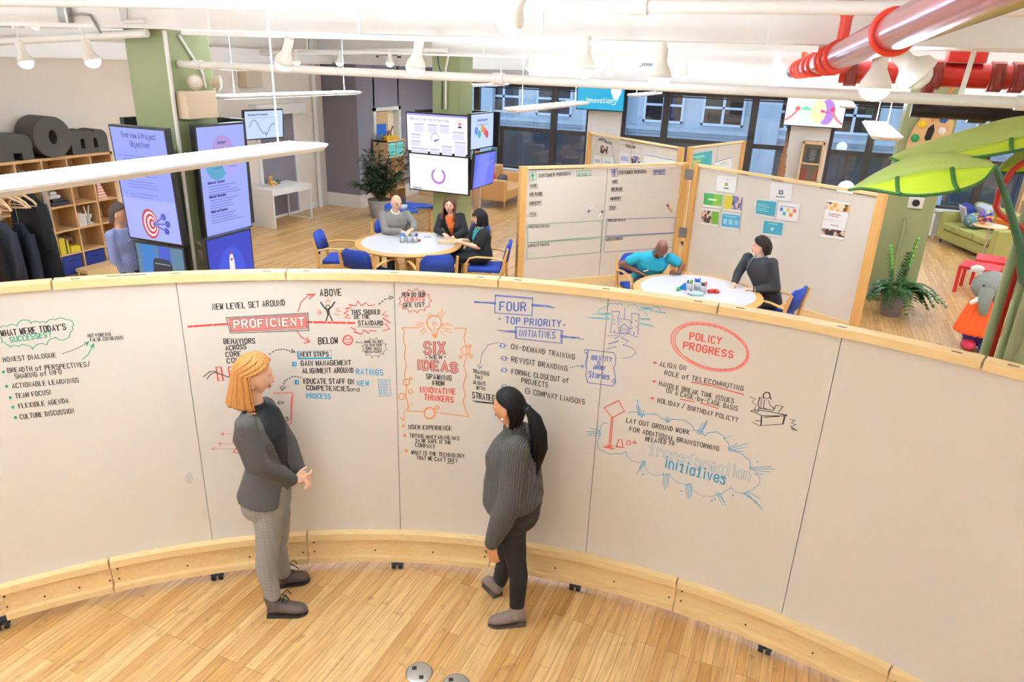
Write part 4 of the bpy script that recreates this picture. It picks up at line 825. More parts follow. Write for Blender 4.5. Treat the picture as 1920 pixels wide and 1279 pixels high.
for (x, y, fx, fy, lab) in ((-5.52, 8.15, .05, 1, 'empty blue armchair pushed in at the front left of the table'), (-4.70, 8.40, -.72, .68, 'empty blue armchair pushed in at the front right of the table'), (-4.24, 9.26, -.95, -.3, 'blue armchair under the woman in the black cardigan'), (-6.05, 9.6, .7, -.7, 'blue armchair behind the bald man in the grey jumper'), (-4.95, 9.98, -.4, -.9, 'blue armchair behind the woman in the orange top'), (-1.94, 9.4, .6, -.8, 'blue armchair under the man in the turquoise shirt'), (-.24, 9.12, -.85, .3, 'blue armchair behind the man in the dark zip jumper')):
    dup(CH0, loc=(x, y, 0), rz=math.atan2(-fx, fy), label=lab)
# ---- round tables ----
LAM = mat('pale_grey_laminate', 'd9d4d6', .3)
def round_table(x, y, r, label):
    t = thing('round_table', label, 'table', (x, y, 0)); c = (0, 0, 0)
    part('table_top', MB().lathe([(r-.09, .7405), (r-.09, .7415)], c, 56, False), LAM, t, False)
    part('table_edge', MB().lathe([(0, .70), (r-.02, .70), (r, .715), (r, .728), (r-.015, .74), (0, .74)], c, 56, False), BEECH, t, False)
    part('pedestal', MB().cyl((0, 0, .08), (0, 0, .70), .05, n=16).box((-.3, -.03, .66), (.3, .03, .70)).box((-.03, -.3, .66), (.03, .3, .70)), BEECH, t, False)
    for i in range(4): a = PI/4+i*PI/2; part('foot', MB().bar((0, 0, .05), (.42*math.cos(a), .42*math.sin(a), .03), .06, .06), BEECH, t, False)
round_table(-5.36, 8.92, .78, 'round table with pale top where three people sit talking'); round_table(-1.1, 8.62, .78, 'round table with pale top in front of the folding whiteboard')
# ---- cups with pens ----
MESHM = mat('silver_mesh_cup', 'a9a8ac', .35, .7, noise=.35, nscale=260); BODY = ['1f4fa8', '2a8a4a', 'c23030', '222222', '3a6fd0', 'e8e4e0', '7a3f9a']
def cup(x, y, label, cols, nm):
    t = thing('pen_cup', label, 'cup', (x, y, .7416), group='mesh pen cups'); b = MB(); n = 18; r = .038
    b.loft([[V((q*math.cos(2*PI*j/n), q*math.sin(2*PI*j/n), z)) for j in range(n)] for q, z in ((r*.97, 0), (r, .1), (r-.003, .1), (r-.004, .004))]); part('cup_wall', b, MESHM, t, False)
    for i, c in enumerate(cols):
        a = 2*PI*i/len(cols)+.4; q = .02; p0 = (x+.012*math.cos(a), y+.012*math.sin(a), .748); p1 = (x+.03*math.cos(a), y+.03*math.sin(a), .885-.008*(i % 3)); pen(p0, p1, .0075, 'e8e4e0' if i % 2 else c, c, 'marker pen standing in %s' % nm, group='markers in '+nm, k=.6)
cup(-5.43, 8.87, 'mesh pen cup with blue pens, leftmost on the three-person table', ['3a7fd8']*5, 'the left cup of the three-person table')
cup(-5.345, 8.91, 'mesh pen cup in the middle on the three-person table', ['2a8a4a', 'c23030', '222222', 'e8e4e0', '2a8a4a'], 'the middle cup of the three-person table')
cup(-5.265, 8.955, 'mesh pen cup with purple pens, rightmost on the three-person table', ['4a3fa8', '33308a', '4a3fa8', 'e8e4e0', '33308a'], 'the right cup of the three-person table')
cup(-1.19, 8.535, 'mesh pen cup on the left of the cluster by the whiteboard', ['2a8a4a', 'd8d84a', '222222', '2a6fb0', '3a9a5a'], 'the left cup near the folding board')
cup(-1.115, 8.65, 'mesh pen cup full of blue pens by the whiteboard', ['2a5fd8']*6, 'the back cup near the folding board')
cup(-1.02, 8.52, 'mesh pen cup with red and black pens by the whiteboard', ['222222', 'd03a4a', '222222', '2a8a4a', '22307a', 'd03a4a'], 'the right cup near the folding board')
pen((-1.25, 8.45, .752), (-1.14, 8.37, .752), .01, 'f0ede8', 'c23030', 'white marker with red cap lying on the table by the cups'); pen((-1.2, 8.5, .752), (-1.1, 8.38, .752), .01, 'f0ede8', 'e08878', 'white marker with pink cap lying on the table by the cups')
solo('tape_holder', MB().tube([(-.96, 8.56, .765), (-.92, 8.62, .765), (-.87, 8.64, .765), (-.85, 8.6, .765), (-.88, 8.58, .765)], .022, 10), RED, 'red curved toy magnet lying right of the pen cups', 'toy', loc=(-.9, 8.6, .7416))
solo('toy_triangle', MB().prism([(-.07, 0), (.05, 0), (.03, .1)], (-1.27, 8.53, .742), (1, 0, 0), (0, 0, 1), (0, 1, 0), .03), mat('toy_blue', '1f6fb0', .4), 'blue triangle toy standing left of the pen cups', 'toy', loc=(-1.27, 8.53, .742))
solo('toy_ball', MB().ell((-1.31, 8.48, .765), .023, 12, 8), mat('toy_green', '2a9a4a', .4), 'small green ball left of the pen cups', 'toy', loc=(-1.31, 8.48, .742))
solo('bottle', MB().cyl((-1.13, 8.36, .765), (-1.0, 8.41, .765), .024, n=14).cyl((-1.16, 8.35, .765), (-1.13, 8.36, .765), .014, n=10), mat('pale_mint_plastic', 'a9d8cf', .25), 'pale mint bottle lying in front of the pen cups', 'bottle', loc=(-1.08, 8.39, .742))
BOOKW = mat('cream_pages', 'e8d8b8', .7)
for i, (z, lab) in enumerate(((.7416, 'cream book lying at the bottom of the pair on the table'), (.7626, 'cream book lying on top of the pair on the table'))):
    t = thing('book', lab, 'book', (-4.84, 9.16, z), .35, group='books on the three-person table'); part('pages', MB().box((-.12, -.08, .003), (.118, .078, .017)), BOOKW, t, False); part('cover', MB().box((-.122, -.082, 0), (.122, .082, .003)).box((-.122, -.082, .017), (.122, .082, .02)).box((-.124, -.082, 0), (-.12, .082, .02)), mat('tan_cover', 'c9a878', .6), t, False)
solo('eraser', MB().box((-5.36, 9.02, .7416), (-5.24, 9.07, .775)), mat('eraser_red', 'a8503a', .7), 'red brown board eraser behind the purple pen cup', 'eraser', loc=(-5.3, 9.04, .742), bev=.004)
solo('paper_note', MB().box((-5.38, 9.1, .7416), (-5.2, 9.24, .7436)), PAPER, 'small white paper pad lying behind the pen cups', 'paper', loc=(-5.3, 9.17, .742))
solo('dish', MB().lathe([(.0, .002), (.05, .002), (.06, .012), (.057, .012), (.048, .005), (0, .005)], (-5.3, 9.38, .7416), 20), mat('clear_lilac', 'c8c0d8', .2), 'small round lilac dish in front of the orange top woman', 'dish', loc=(-5.3, 9.38, .742))
# ---- screens ----
SCRF = mat('screen_bezel', '1a1a1c', .35)
def monitor(name, label, c, rz, tilt, w_, h, content=None, base=('ffffff', 1.0), cat='monitor', group=None, th=.06, arm=.22):
    t = thing(name, label, cat, c, group=group, rot=(tilt, 0, rz))
    part('casing', MB().box((-w_/2, 0, -h/2), (w_/2, th, h/2)).box((-w_*.3, th, -h*.3), (w_*.3, th+.05, h*.3)), SCRF, t, False, bev=.004)
    part('mount', MB().box((-.12, th+.049, -.12), (.12, arm, .12)), BLACKP, t, False)
    if base is None: return t
    g = .022; sw, sh = w_-2*g, h-2*g
    sc1 = part('screen', MB().box((-sw/2, -.004, -sh/2), (sw/2, .001, sh/2)), glow(*base), t, False)
    if content:
        u = sw/100
        I = Ink(lambda x, y, l=0: V((-sw/2+x*u, -.0045-l, sh/2-y*u)), 1.0, .1, lean=False); I.unit = u; content(I, sh/u)
        mb = MB(); cs = list(I.q)
        for i, cc in enumerate(cs):
            mb.m = i
            for pts, ww, layer in I.q[cc]:
                if ww: I.ribbon(mb, pts, ww, .0006+.0004*layer)
                else: mb.add([I.surf(x, y, .0004+.0003*layer) for x, y in pts], [tuple(range(len(pts)))])
        part('slide_print', mb, [glow(cc, base[1]) for cc in cs], sc1, False, recalc=False)
    return t
def rect(I, x0, y0, x1, y1, c, l=0): I.fill([(x0, y0), (x1, y0), (x1, y1), (x0, y1)], c, l)
def disc(I, x, y, r, c, l=0, ry=None): I.fill([(x+r*math.cos(2*PI*i/28), y+(ry or r)*math.sin(2*PI*i/28)) for i in range(28)], c, l)
def para(I, x, y, wd, n, c, dy=4.2, hh=1.1):
    rg = random.Random(int(x*7+y)); 
    for k in range(n): rect(I, x, y+k*dy, x+wd*rg.uniform(.6, 1), y+k*dy+hh, c)
LAV = '8f9dff'
def s_over(I, H):
    rect(I, 0, H*.62, 100, H, 'a3adff'); I.text('Overview & Project', 20, 13, 84, 13, 7.5, '2a2a6a', 1.0); I.text('Objectives', 34, 25, 70, 25, 7.5, '2a2a6a', 1.0)
    for y, n in ((38, 4), (57, 3), (74, 3), (92, 3)): disc(I, 10, y, 1, '4a4f98'); para(I, 16, y, 70, n, '6a74cc')
    for r, c in ((22, 'c8402e'), (18.5, 'e0dcf4'), (15, 'c8402e'), (11.5, 'e0dcf4'), (8, 'c8402e'), (4, 'e0dcf4')): disc(I, 46-(22-r)*-.25, 135, r*.72, c, int(22-r)//3+1, r)
    for x, y in ((74, 122), (80, 132), (76, 143)): I.line([(52, 135), (x, y)], '5a66c8', 2.4, 9); disc(I, x, y, 5, '3a50b8', 10)
monitor('portrait_monitor', 'portrait screen showing an overview page with a red target, on the left column', (-6.33, 5.36, 1.94), .02, .03, .76, 1.19, s_over, (LAV, .95), group='screens on the left green column', th=.07, arm=.24)
def s_dark(I, H): rect(I, 10, 0, 42, H*.5, '2f86d8'); rect(I, 48, 0, 74, H*.5, '3f5fe0'); I.fill([(34, 26), (40, 21), (68, 21), (74, 28), (78, 70), (30, 70)], '16203a', 1); I.line([(38, 30), (70, 30)], '8aa0c0', 2, 2)
monitor('portrait_monitor', 'screen with a dark chair picture below the overview screen', (-6.33, 5.4, .80), .02, 0, .7, 1.05, s_dark, ('5a86a8', .8), group='screens on the left green column')
def s_venn(I, H):
    disc(I, 50, 36, 22, 'a890d0', 1); disc(I, 34, 60, 23, '4fa0c8', 2); disc(I, 68, 58, 22, 'a4a2f4', 3)
    I.text('Business', 40, 27, 58, 27, 4, '4a3f80', 1, 4)
    for y in (52, 58, 64): rect(I, 26, y, 46, y+1.2, '3a6a98', 4); rect(I, 62, y, 78, y+1.2, '6a66c0', 4)
    for y, q in ((88, 'Behavior Content'), (110, 'Relevant Messaging'), (134, 'Simple and Channels')): I.text(q, 12, y, 48, y, 4, '2a2a6a', 1.1); para(I, 12, y+3.5, 76, 4, '5a64bc')
monitor('portrait_monitor', 'portrait screen with three overlapping circles on the left column', (-5.83, 5.94, 1.98), PI/2, .02, .7, 1.16, s_venn, ('9ba6ff', .95), group='screens on the left green column', th=.07)
def s_rocket(I, H): disc(I, 50, 60, 30, '2f55e0', 0, 40); I.fill([(44, 45), (47, 33), (50, 27), (53, 33), (56, 45), (56, 62), (44, 62)], 'e8ecff', 2); I.fill([(47, 33), (50, 26), (53, 33)], 'd8302e', 3); disc(I, 50, 42, 2.6, 'b83050', 3); I.fill([(44, 54), (40, 66), (45, 62)], 'd8302e', 3); I.fill([(56, 54), (60, 66), (55, 62)], 'd8302e', 3); I.line([(50, 63), (51, 110)], 'a8b8ff', 4, 2)
monitor('portrait_monitor', 'blue screen with a rocket below the circles screen', (-5.78, 5.85, .86), PI/2, 0, .68, 1.12, s_rocket, ('2440c8', .9), group='screens on the left green column')
monitor('portrait_monitor', 'black screen on the hidden left side of the left column, only its top edge showing', (-6.86, 5.95, 2.0), -PI/2, 0, .7, 1.16, None, ('22242c', .3), group='screens on the left green column', arm=.24)
monitor('portrait_monitor', 'black screen behind the left column, only its top corner showing', (-6.3, 6.42, 2.0), PI, 0, .76, 1.16, None, ('22242c', .3), group='screens on the left green column', arm=.26)
def s_curve(I, H): I.text('Business Performance', 8, 9, 60, 9, 4, '3a4a88', 1); I.line([(8, 14), (90, 14)], '8a9ad0', .8); I.line([(10+i*2.1, 32-14*math.sin(i*.26)+(9 if i > 20 else 0)) for i in range(34)], '7a86c0', 2)
monitor('wall_screen', 'tilted pale blue screen with a curve on the cream wall left of the door', (-9.72, 11.03, 2.02), PI/2-.15, .08, .92, .54, s_curve, ('c4d8ff', .95), arm=.2)
part('wall_arm', MB().box((-10.5, 10.95, 1.95), (-9.85, 11.1, 2.08)), BLACKP, bpy.data.objects['wall_screen'])
def s_net(I, H):
    rect(I, 0, 0, 100, 2.6, 'a8a0ff'); I.text('Behaviors, Traits That Can Signal Value', 6, 9, 70, 9, 3.4, 'a8a8c8', .7)
    for x, y, w_, h in ((12, 14, 16, 12), (35, 14, 16, 12), (55, 14, 16, 12), (76, 22, 19, 12), (6, 29, 16, 7), (6, 39, 16, 8), (6, 49, 28, 9), (38, 49, 16, 8), (58, 43, 17, 14), (79, 36, 18, 22)): rect(I, x, y, x+w_, y+2, 'b4aede'); rect(I, x, y+3, x+w_, y+h, 'dcd8f0')
    I.circ((47, 33), 6.5, '9a9ab8', 1, seg=.75, ph=2.4); I.line([(46, 37), (52, 35)], '3a4ab8', 1.6); disc(I, 47, 37.5, 1.6, '3a4ab8'); I.circ((88, 10), 4.5, 'c8a0b8', .9, seg=.6, ph=3); disc(I, 88, 11, 2.2, 'd86a60'); rect(I, 85, 14, 91, 16.5, '2a2a8a')
monitor('landscape_monitor', 'large white screen with grey text boxes, upper on the middle column', (-6.43, 11.75, 2.025), .0, .04, 1.27, .70, s_net, ('ffffff', 1.0), group='screens on the middle green column', arm=.25)
def s_ring(I, H):
    for i in range(40):
        a0, a1 = -1.0+i*.14, -1.0+(i+1)*.14; c = 'b878d8' if i < 36 else 'e0d0ea'
        I.fill([(50+9*math.cos(a0), 30+9*math.sin(a0)), (50+12.5*math.cos(a0), 30+12.5*math.sin(a0)), (50+12.5*math.cos(a1), 30+12.5*math.sin(a1)), (50+9*math.cos(a1), 30+9*math.sin(a1))], c)
    I.text('Customer Transactions', 4, 6.5, 46, 6.5, 3, 'd8c0d0', .6); I.text('Epsilon', 6, 53, 20, 53, 3.6, '1f2f6a', .8); rect(I, 50, 7, 92, 7.6, 'f0d8e0')
monitor('landscape_monitor', 'white screen with a purple ring chart, lower on the middle column', (-6.40, 11.75, 1.315), .0, .03, 1.25, .69, s_ring, ('ffffff', 1.0), group='screens on the middle green column', arm=.26)
def s_dots(I, H):
    I.text('Solution Strategy Pages', 26, 13, 72, 13, 4, '4a5a98', 1.1); rect(I, 24, 19, 74, 20.4, '7a8ac8')
    for x, y, c in ((22, 30, '4a78e0'), (36, 37, '2aa8b0'), (50, 27, 'd09a3a'), (60, 33, 'e06a5a'), (70, 39, 'b84a58')): disc(I, x, y, 7.5, c)
monitor('landscape_monitor', 'pale blue screen with coloured discs on the right face of the middle column', (-5.70, 12.12, 2.1), PI/2, .0, .97, .63, s_dots, ('b9ccff', 1.0), group='screens on the middle green column', arm=.4)
def s_blue(I, H): I.fill([(20, 0), (70, 0), (60, H), (5, H)], '6f80f4'); I.line([(62, 22), (90, 18)], 'a8b4ff', 1.4, 1); I.line([(60, 26), (80, 25)], 'a8b4ff', 1, 1)
monitor('landscape_monitor', 'plain violet blue screen lower on the right face of the middle column', (-5.69, 12.22, 1.4), PI/2, .08, .92, .64, s_blue, ('5868f0', .95), group='screens on the middle green column', arm=.42)
monitor('landscape_monitor', 'screen seen from behind on the left face of the middle column', (-7.0, 12.48, 2.07), -PI/2, 0, 1.05, .66, None, ('dcd8d4', .4), group='screens on the middle green column', arm=.34)
monitor('landscape_monitor', 'screen behind the middle column, only its top edge showing', (-6.36, 13.16, 2.05), PI, 0, 1.1, .66, None, ('22242c', .3), group='screens on the middle green column', arm=.64)
def s_inno(I, H):
    for k in range(6): rect(I, 78-k*1.2, 0, 88+k*1.2, 3+30-k*3, ('f4feff' if k > 3 else '8fe0f4'), k)
    disc(I, 83, 14, 7, 'ffffff', 8, 16); I.text('Innovation', 20, 39, 78, 38, 9.5, 'ffffff', 1.2); I.line([(12, 40), (22, 39.5)], 'ffffff', 1.4); I.line([(76, 41), (82, 40), (84, 34)], 'dff4ff', 1.4, 9)
monitor('wall_screen', 'turquoise screen with the word Innovation on the white window pier', (-5.18, 17.75, 2.58), 0, .04, 1.22, .66, s_inno, ('1fa2cc', 1.15), cat='television', arm=.12, group='screens high on the window piers')
def s_hands(I, H):
    disc(I, 41, 27, 22, 'd6f4dc', 1, 24); disc(I, 70, 27, 14, 'b080e0', 1, 22); disc(I, 56, 27, 13, 'eef6b0', 2, 21); I.fill([(26, 23), (34, 18), (42, 22), (42, 25), (26, 25)], '6ad8a0', 4)
    I.line([(2, 44), (12, 36), (19, 27)], 'd87f80', 3.6, 5); disc(I, 20, 23, 4.2, 'd86a60', 6); I.line([(98, 46), (88, 38), (80, 27)], 'd87f80', 3.8, 5); disc(I, 79, 22, 4, 'e8486a', 6); I.fill([(60, 22), (68, 26), (76, 27), (76, 28.5), (60, 28)], 'd83a90', 6)
monitor('wall_screen', 'white screen with two hands and coloured circles on the right window pier', (-.27, 17.75, 2.51), 0, .04, 1.25, .68, s_hands, ('f2f0ff', 1.15), cat='television', arm=.12, group='screens high on the window piers')
for x, z in ((-5.18, 2.58), (-.27, 2.51)): solo('screen_bracket', MB().box((x-.1, 17.865, z-.1), (x+.1, 18.079, z+.1)), BLACKP, 'black wall bracket behind the %s screen' % ('turquoise' if x < -2 else 'hands'), 'bracket', loc=(x, 17.97, z))
b = MB(); rg = random.Random(3); c = atx(346, 474, -6.04)+V((.02, .14, 0))
for k in range(6): b.tube([c+V((.03, .0, .1)), c+V((.05, .05+.02*k, .02)), c+V((.05, .09+.012*k, -.1)), c+V((.04, .05, -.15)), c+V((.03, .01*k, 0))], .006, 5)
solo('cable_coil', b, mat('beige_cable', 'cfc0ae', .6), 'coil of beige cables between the two left screens', 'cable', loc=c)
# ================= left side: shelf, letters, coats, desk =================
OAKV = wood('oak_veneer', 'd9ae7c', 'c59762', 2, 5, .5)
def cube_shelf(name, label, x0, x1, y0, y1, z1, nc, nr, m, th=.025, front='x'):
    """open cube shelf; the cells open towards +X"""
    t = thing(name, label, 'shelf', ((x0+x1)/2, (y0+y1)/2, 0))
    part('case', MB().box((x0, y0, 0), (x1, y0+th*1.5, z1)).box((x0, y1-th*1.5, 0), (x1, y1, z1)).box((x0, y0, z1-th*1.5), (x1, y1, z1)).box((x0, y0, 0), (x1, y1, th*1.5)), m, t)
    for i in range(1, nc): y = y0+(y1-y0)*i/nc; part('divider', MB().box((x0+.01, y-th/2, th), (x1-.004, y+th/2, z1-th)), m, t)
    for i in range(1, nr): z = z1*i/nr; part('shelf_board', MB().box((x0+.01, y0+th, z-th/2), (x1-.002, y1-th, z+th/2)), m, t)
    part('back', MB().box((x0, y0+.01, .01), (x0+.008, y1-.01, z1-.01)), m, t); return t
SX0, SX1, SY0, SY1, SZ = -10.47, -10.08, 6.1, 8.0, 1.77
cube_shelf('cube_bookshelf', 'large oak cube bookshelf under the dark letters', SX0, SX1, SY0, SY1, SZ, 5, 5, OAKV)
cw, chh = (SY1-SY0)/5, SZ/5
def cell(c, r): return SY0+c*cw, SZ-(r+1)*chh+.0135       # column from the left, row from the top
BINB = mat('navy_fabric_bin', '24307a', .85, bump=.1, nscale=90)
for c, lab in ((2, 'navy fabric bin leftmost in the bottom row of the bookshelf'), (3, 'navy fabric bin second in the bottom row of the bookshelf'), (4, 'navy fabric bin rightmost in the bottom row beside the striped shirt man')):
    y, z = cell(c, 4); z = max(z, .0385); t = thing('fabric_bin', lab, 'bin', (-10.25, y+cw/2, z), group='navy bins in the bookshelf')
    part('bin_body', MB().box((-10.42, y+.03, z), (-10.1, y+cw-.03, z+.29)), BINB, t, bev=.01); part('bin_handle', MB().box((-10.1, y+cw/2-.05, z+.2), (-10.094, y+cw/2+.05, z+.225)), mat('dark_navy', '141a4a', .8), t)
def book(y, z, th, h, d, col, lab, grp=None, lean=0):
    o = thing('book', lab, 'book', (-10.2, y, z), group=grp); b = MB(); b.T = Matrix.Rotation(lean, 4, 'X')
    b.box((-d/2, 0, 0), (d/2, th, h)); part('cover', b, mat('book_'+col, col, .6), o, False); b2 = MB(); b2.T = b.T; b2.box((-d/2+.004, .004, h-.003), (d/2+.002, th-.004, h+.001)); part('pages', b2, BOOKW, o, False)
y, z = cell(2, 3)
for i in range(3): book(y+.035+i*.03, z, .026, .24, .22, 'e0c832', 'yellow book standing at the left of the yellow group', 'yellow books in the bookshelf')
book(y+.13, z, .02, .22, .2, '3a3024', 'dark thin book between the yellow books'); book(y+.152, z, .03, .2, .2, 'e0c832', 'yellow book standing right of the dark thin book')
for i in range(3): solo('book', MB().box((-10.3, y+.2, z+i*.03), (-10.1, y+.36, z+i*.03+.028)), mat('book_e0c832', 'e0c832', .6), 'yellow book %s in the flat pile under the brown horse' % ('lowest', 'in the middle', 'on top')[i] if False else 'yellow book %s of the flat pile under the horse' % ('at the bottom', 'in the middle', 'on top')[i], 'book', 'flat yellow books in the bookshelf', loc=(-10.2, y+.28, z+i*.03))
HB = mat('brown_horse', '6b3f2a', .6); hz = z+.089
b = MB().ell((-10.2, y+.27, hz+.1), (.035, .07, .04), 12, 8)
for dy in (-.05, -.03, .04, .055): b.cyl((-10.2, y+.27+dy, hz), (-10.2, y+.27+dy*.8, hz+.09), .009, .014, n=8)
b.cyl((-10.2, y+.22, hz+.11), (-10.2, y+.19, hz+.18), .02, .016, n=8).ell((-10.2, y+.175, hz+.18), (.016, .035, .018), 10, 6).tube([(-10.2, y+.335, hz+.12), (-10.2, y+.36, hz+.08)], .008, 6)
solo('horse_figure', b, HB, 'small brown horse figure on the yellow books', 'figure', loc=(-10.2, y+.27, hz))
y, z = cell(3, 2); PL = mat('white_plaster', 'efe8e0', .6)
for i in range(4): book(y+.03+i*.032, z, .028, .21-.01*i, .2, 'ece4da', 'white book standing left of the white hand', 'white books in the bookshelf')
b = MB().cyl((-10.2, y+.26, z), (-10.2, y+.26, z+.02), .06, n=16).caps((-10.2, y+.26, z+.02), (-10.2, y+.255, z+.1), .028, .034)
b.caps((-10.2, y+.245, z+.1), (-10.2, y+.215, z+.27), .014, .01).caps((-10.2, y+.265, z+.1), (-10.2, y+.3, z+.27), .014, .01).caps((-10.17, y+.28, z+.1), (-10.15, y+.28, z+.14), .014, .012).caps((-10.17, y+.265, z+.1), (-10.145, y+.262, z+.14), .014, .012).caps((-10.17, y+.23, z+.07), (-10.15, y+.27, z+.11), .013, .011)
solo('hand_sculpture', b, PL, 'white plaster hand making a victory sign in the bookshelf', 'sculpture', loc=(-10.2, y+.26, z))
y, z = cell(4, 1); solo('pyramid_box', MB().loft([[V((-10.3, y+.03, z)), V((-10.1, y+.03, z)), V((-10.1, y+.2, z)), V((-10.3, y+.2, z))], [V((-10.3, y+.06, z+.28)), V((-10.1, y+.06, z+.28)), V((-10.1, y+.09, z+.28)), V((-10.3, y+.09, z+.28))]], sm=False), wavy('cream_red_stripes', 'efe0d4', 'd87a68', 7, 'Z', .6), 'cream and red tapered box in the bookshelf', 'box', loc=(-10.2, y+.1, z))
y, z = cell(2, 1); solo('boot_model', MB().box((-10.35, y+.06, z), (-10.12, y+.34, z+.05)).box((-10.3, y+.1, z+.05), (-10.14, y+.28, z+.1)), mat('dark_case', '24262c', .5), 'dark case in the second row of the bookshelf', 'case', loc=(-10.2, y+.2, z), bev=.01)
solo('toy_car', MB().box((-10.28, y+.06, z+.101), (-10.15, y+.24, z+.15)).box((-10.26, y+.1, z+.15), (-10.17, y+.2, z+.2)), mat('white_enamel', 'dcdad8', .3), 'white boxy model standing on the dark case in the bookshelf', 'model', loc=(-10.2, y+.15, z+.101), bev=.012)
y, z = cell(1, 2); book(y+.26, z, .03, .25, .2, 'c23a34', 'red book in the bookshelf beside the black coat')
y, z = cell(1, 0); book(y+.1, z, .03, .2, .2, 'b8a8a0', 'grey book in the top row of the bookshelf')
# dark foam letters on the shelf
FOAM = mat('dark_grey_foam', '4a453f', .8, noise=.08, nscale=8)
def letter(name, label, poly, x0=-10.44, d=.36, z=SZ, holes=None):
    b = MB().prism(poly, (x0, 0, z), (0, 1, 0), (0, 0, 1), (1, 0, 0), d)
    return solo(name, b, FOAM, label, 'letter', 'dark foam letters on the bookshelf', loc=(x0+d/2, poly[0][0], z), bev=.006)
def arc(cy, cz, r, a0, a1, n=12): return [(cy+r*math.cos(a0+(a1-a0)*i/n), cz+r*math.sin(a0+(a1-a0)*i/n)) for i in range(n+1)]
letter('letter_r', 'dark foam letter r leftmost on the bookshelf', [(6.18, 0), (6.5, 0), (6.5, .1), (6.62, .1), (6.62, 0), (6.78, 0), (6.78, .12)]+arc(6.66, .22, .13, 0, PI/2, 8)+[(6.5, .35), (6.18, .36)])
rings = []
for i in range(41):
    a = 2*PI*i/40; y, z = math.cos(a), math.sin(a); rings.append([V((-10.42, 7.06+.28*y, SZ+.285+.28*z)), V((-10.02, 7.06+.28*y, SZ+.285+.28*z)), V((-10.02, 7.06+.06*y, SZ+.285+.1*z)), V((-10.42, 7.06+.06*y, SZ+.285+.1*z))])
solo('letter_o', MB().loft(rings, caps=False, sm=False), FOAM, 'round dark foam letter o with a slot, biggest on the bookshelf', 'letter', 'dark foam letters on the bookshelf', loc=(-10.22, 7.06, SZ))
sl = lambda y: [(y, 0), (y, .08)]+[(y-.035, .08), (y-.035, .19)]+arc(y+.0, .19, .035, PI, 0, 6)+[(y+.035, .08), (y+.004, .08), (y+.004, 0)]
letter('letter_m', 'dark foam letter m with two humps rightmost on the bookshelf', [(7.36, 0)]+sl(7.55)+sl(7.76)+[(7.97, 0), (7.97, .2)]+arc(7.85, .22, .12, 0, PI/2, 8)+[(7.79, .335), (7.74, .30)]+arc(7.66, .22, .12, PI*.35, PI*.65, 6)+[(7.52, .32), (7.36, .33)])
letter('letter_f', 'dark foam letter f cut off by the left edge of the picture', [(5.7, 0), (6.0, 0), (6.0, .2), (6.1, .2), (6.1, .32), (6.0, .32)]+arc(6.12, .42, .12, PI, PI/2, 6)+[(6.17, .54), (6.17, .62), (6.0, .62), (5.8, .5), (5.7, .3)], d=.3)
cube_shelf('cube_bookshelf', 'second oak bookshelf cut off by the left edge of the picture', SX0, SX1, 4.6, 6.08, SZ, 4, 5, OAKV)
# coat rack
HANG = mat('pale_hanger_wood', 'd9b48c', .45); CO1, CO2, CO3 = mat('black_wool', '17161a', .9, bump=.2, nscale=60), mat('navy_quilt', '1c1f2e', .6), mat('charcoal_coat', '33303a', .9)
rk = thing('coat_rack', 'maple and wire coat rack at the left edge of the picture', 'rack', (-8.55, 5.15, 0))
part('rail', MB().cyl((-8.5, 4.3, 1.72), (-8.5, 5.75, 1.72), .018, n=10), HANG, rk); part('post', MB().box((-8.62, 4.45, 0), (-8.42, 4.53, 1.72)), MAPLEZ, rk); part('post', MB().box((-8.53, 5.70, 0), (-8.47, 5.76, 1.72)), CHROME, rk)
gp = MB()
for i in range(9): gp.cyl((-8.98, 4.6+i*.11, .75), (-8.98, 4.6+i*.11, 1.85), .005, n=5)
for i in range(11): gp.cyl((-8.98, 4.6, .8+i*.1), (-8.98, 5.5, .8+i*.1), .005, n=5)
for yy in (4.6, 5.5): gp.bar((-8.98, yy, 1.72), (-8.5, yy, 1.72), .01, .01)
part('wire_grid', gp, CHROME, rk)
def hanger(y, rz, label, dz=0):
    t = thing('coat_hanger', label, 'hanger', (-8.5, y, 1.70+dz), rz, group='wooden hangers on the coat rack')
    part('shoulder_bar', MB().tube([(-.22, 0, -.2), (-.16, 0, -.14), (-.05, 0, -.085), (0, 0, -.075), (.05, 0, -.085), (.16, 0, -.14), (.22, 0, -.2)], [.012, .014, .016, .017, .016, .014, .012], 8), HANG, t, False)
    part('trouser_bar', MB().cyl((-.21, 0, -.2), (.21, 0, -.2), .007, n=6), HANG, t, False)
    part('hook', MB().tube([(0, 0, -.075), (0, 0, 0), (.01, 0, .03), (.03, 0, .045), (.045, 0, .03)], .004, 6), CHROME, t, False)
for i, (y, rz, lab) in enumerate(((4.95, .3, 'wooden hanger at the front of the rack, nearest the picture edge'), (5.04, .15, 'wooden hanger second from the front of the rack'), (5.12, .35, 'wooden hanger in the middle of the bunch on the rack'), (5.2, -.1, 'wooden hanger behind the middle of the bunch'), (5.28, .5, 'tilted wooden hanger near the back of the bunch'), (5.36, .2, 'wooden hanger above the black coat'), (5.47, .1, 'rearmost wooden hanger on the rack'))): hanger(y, rz, lab)
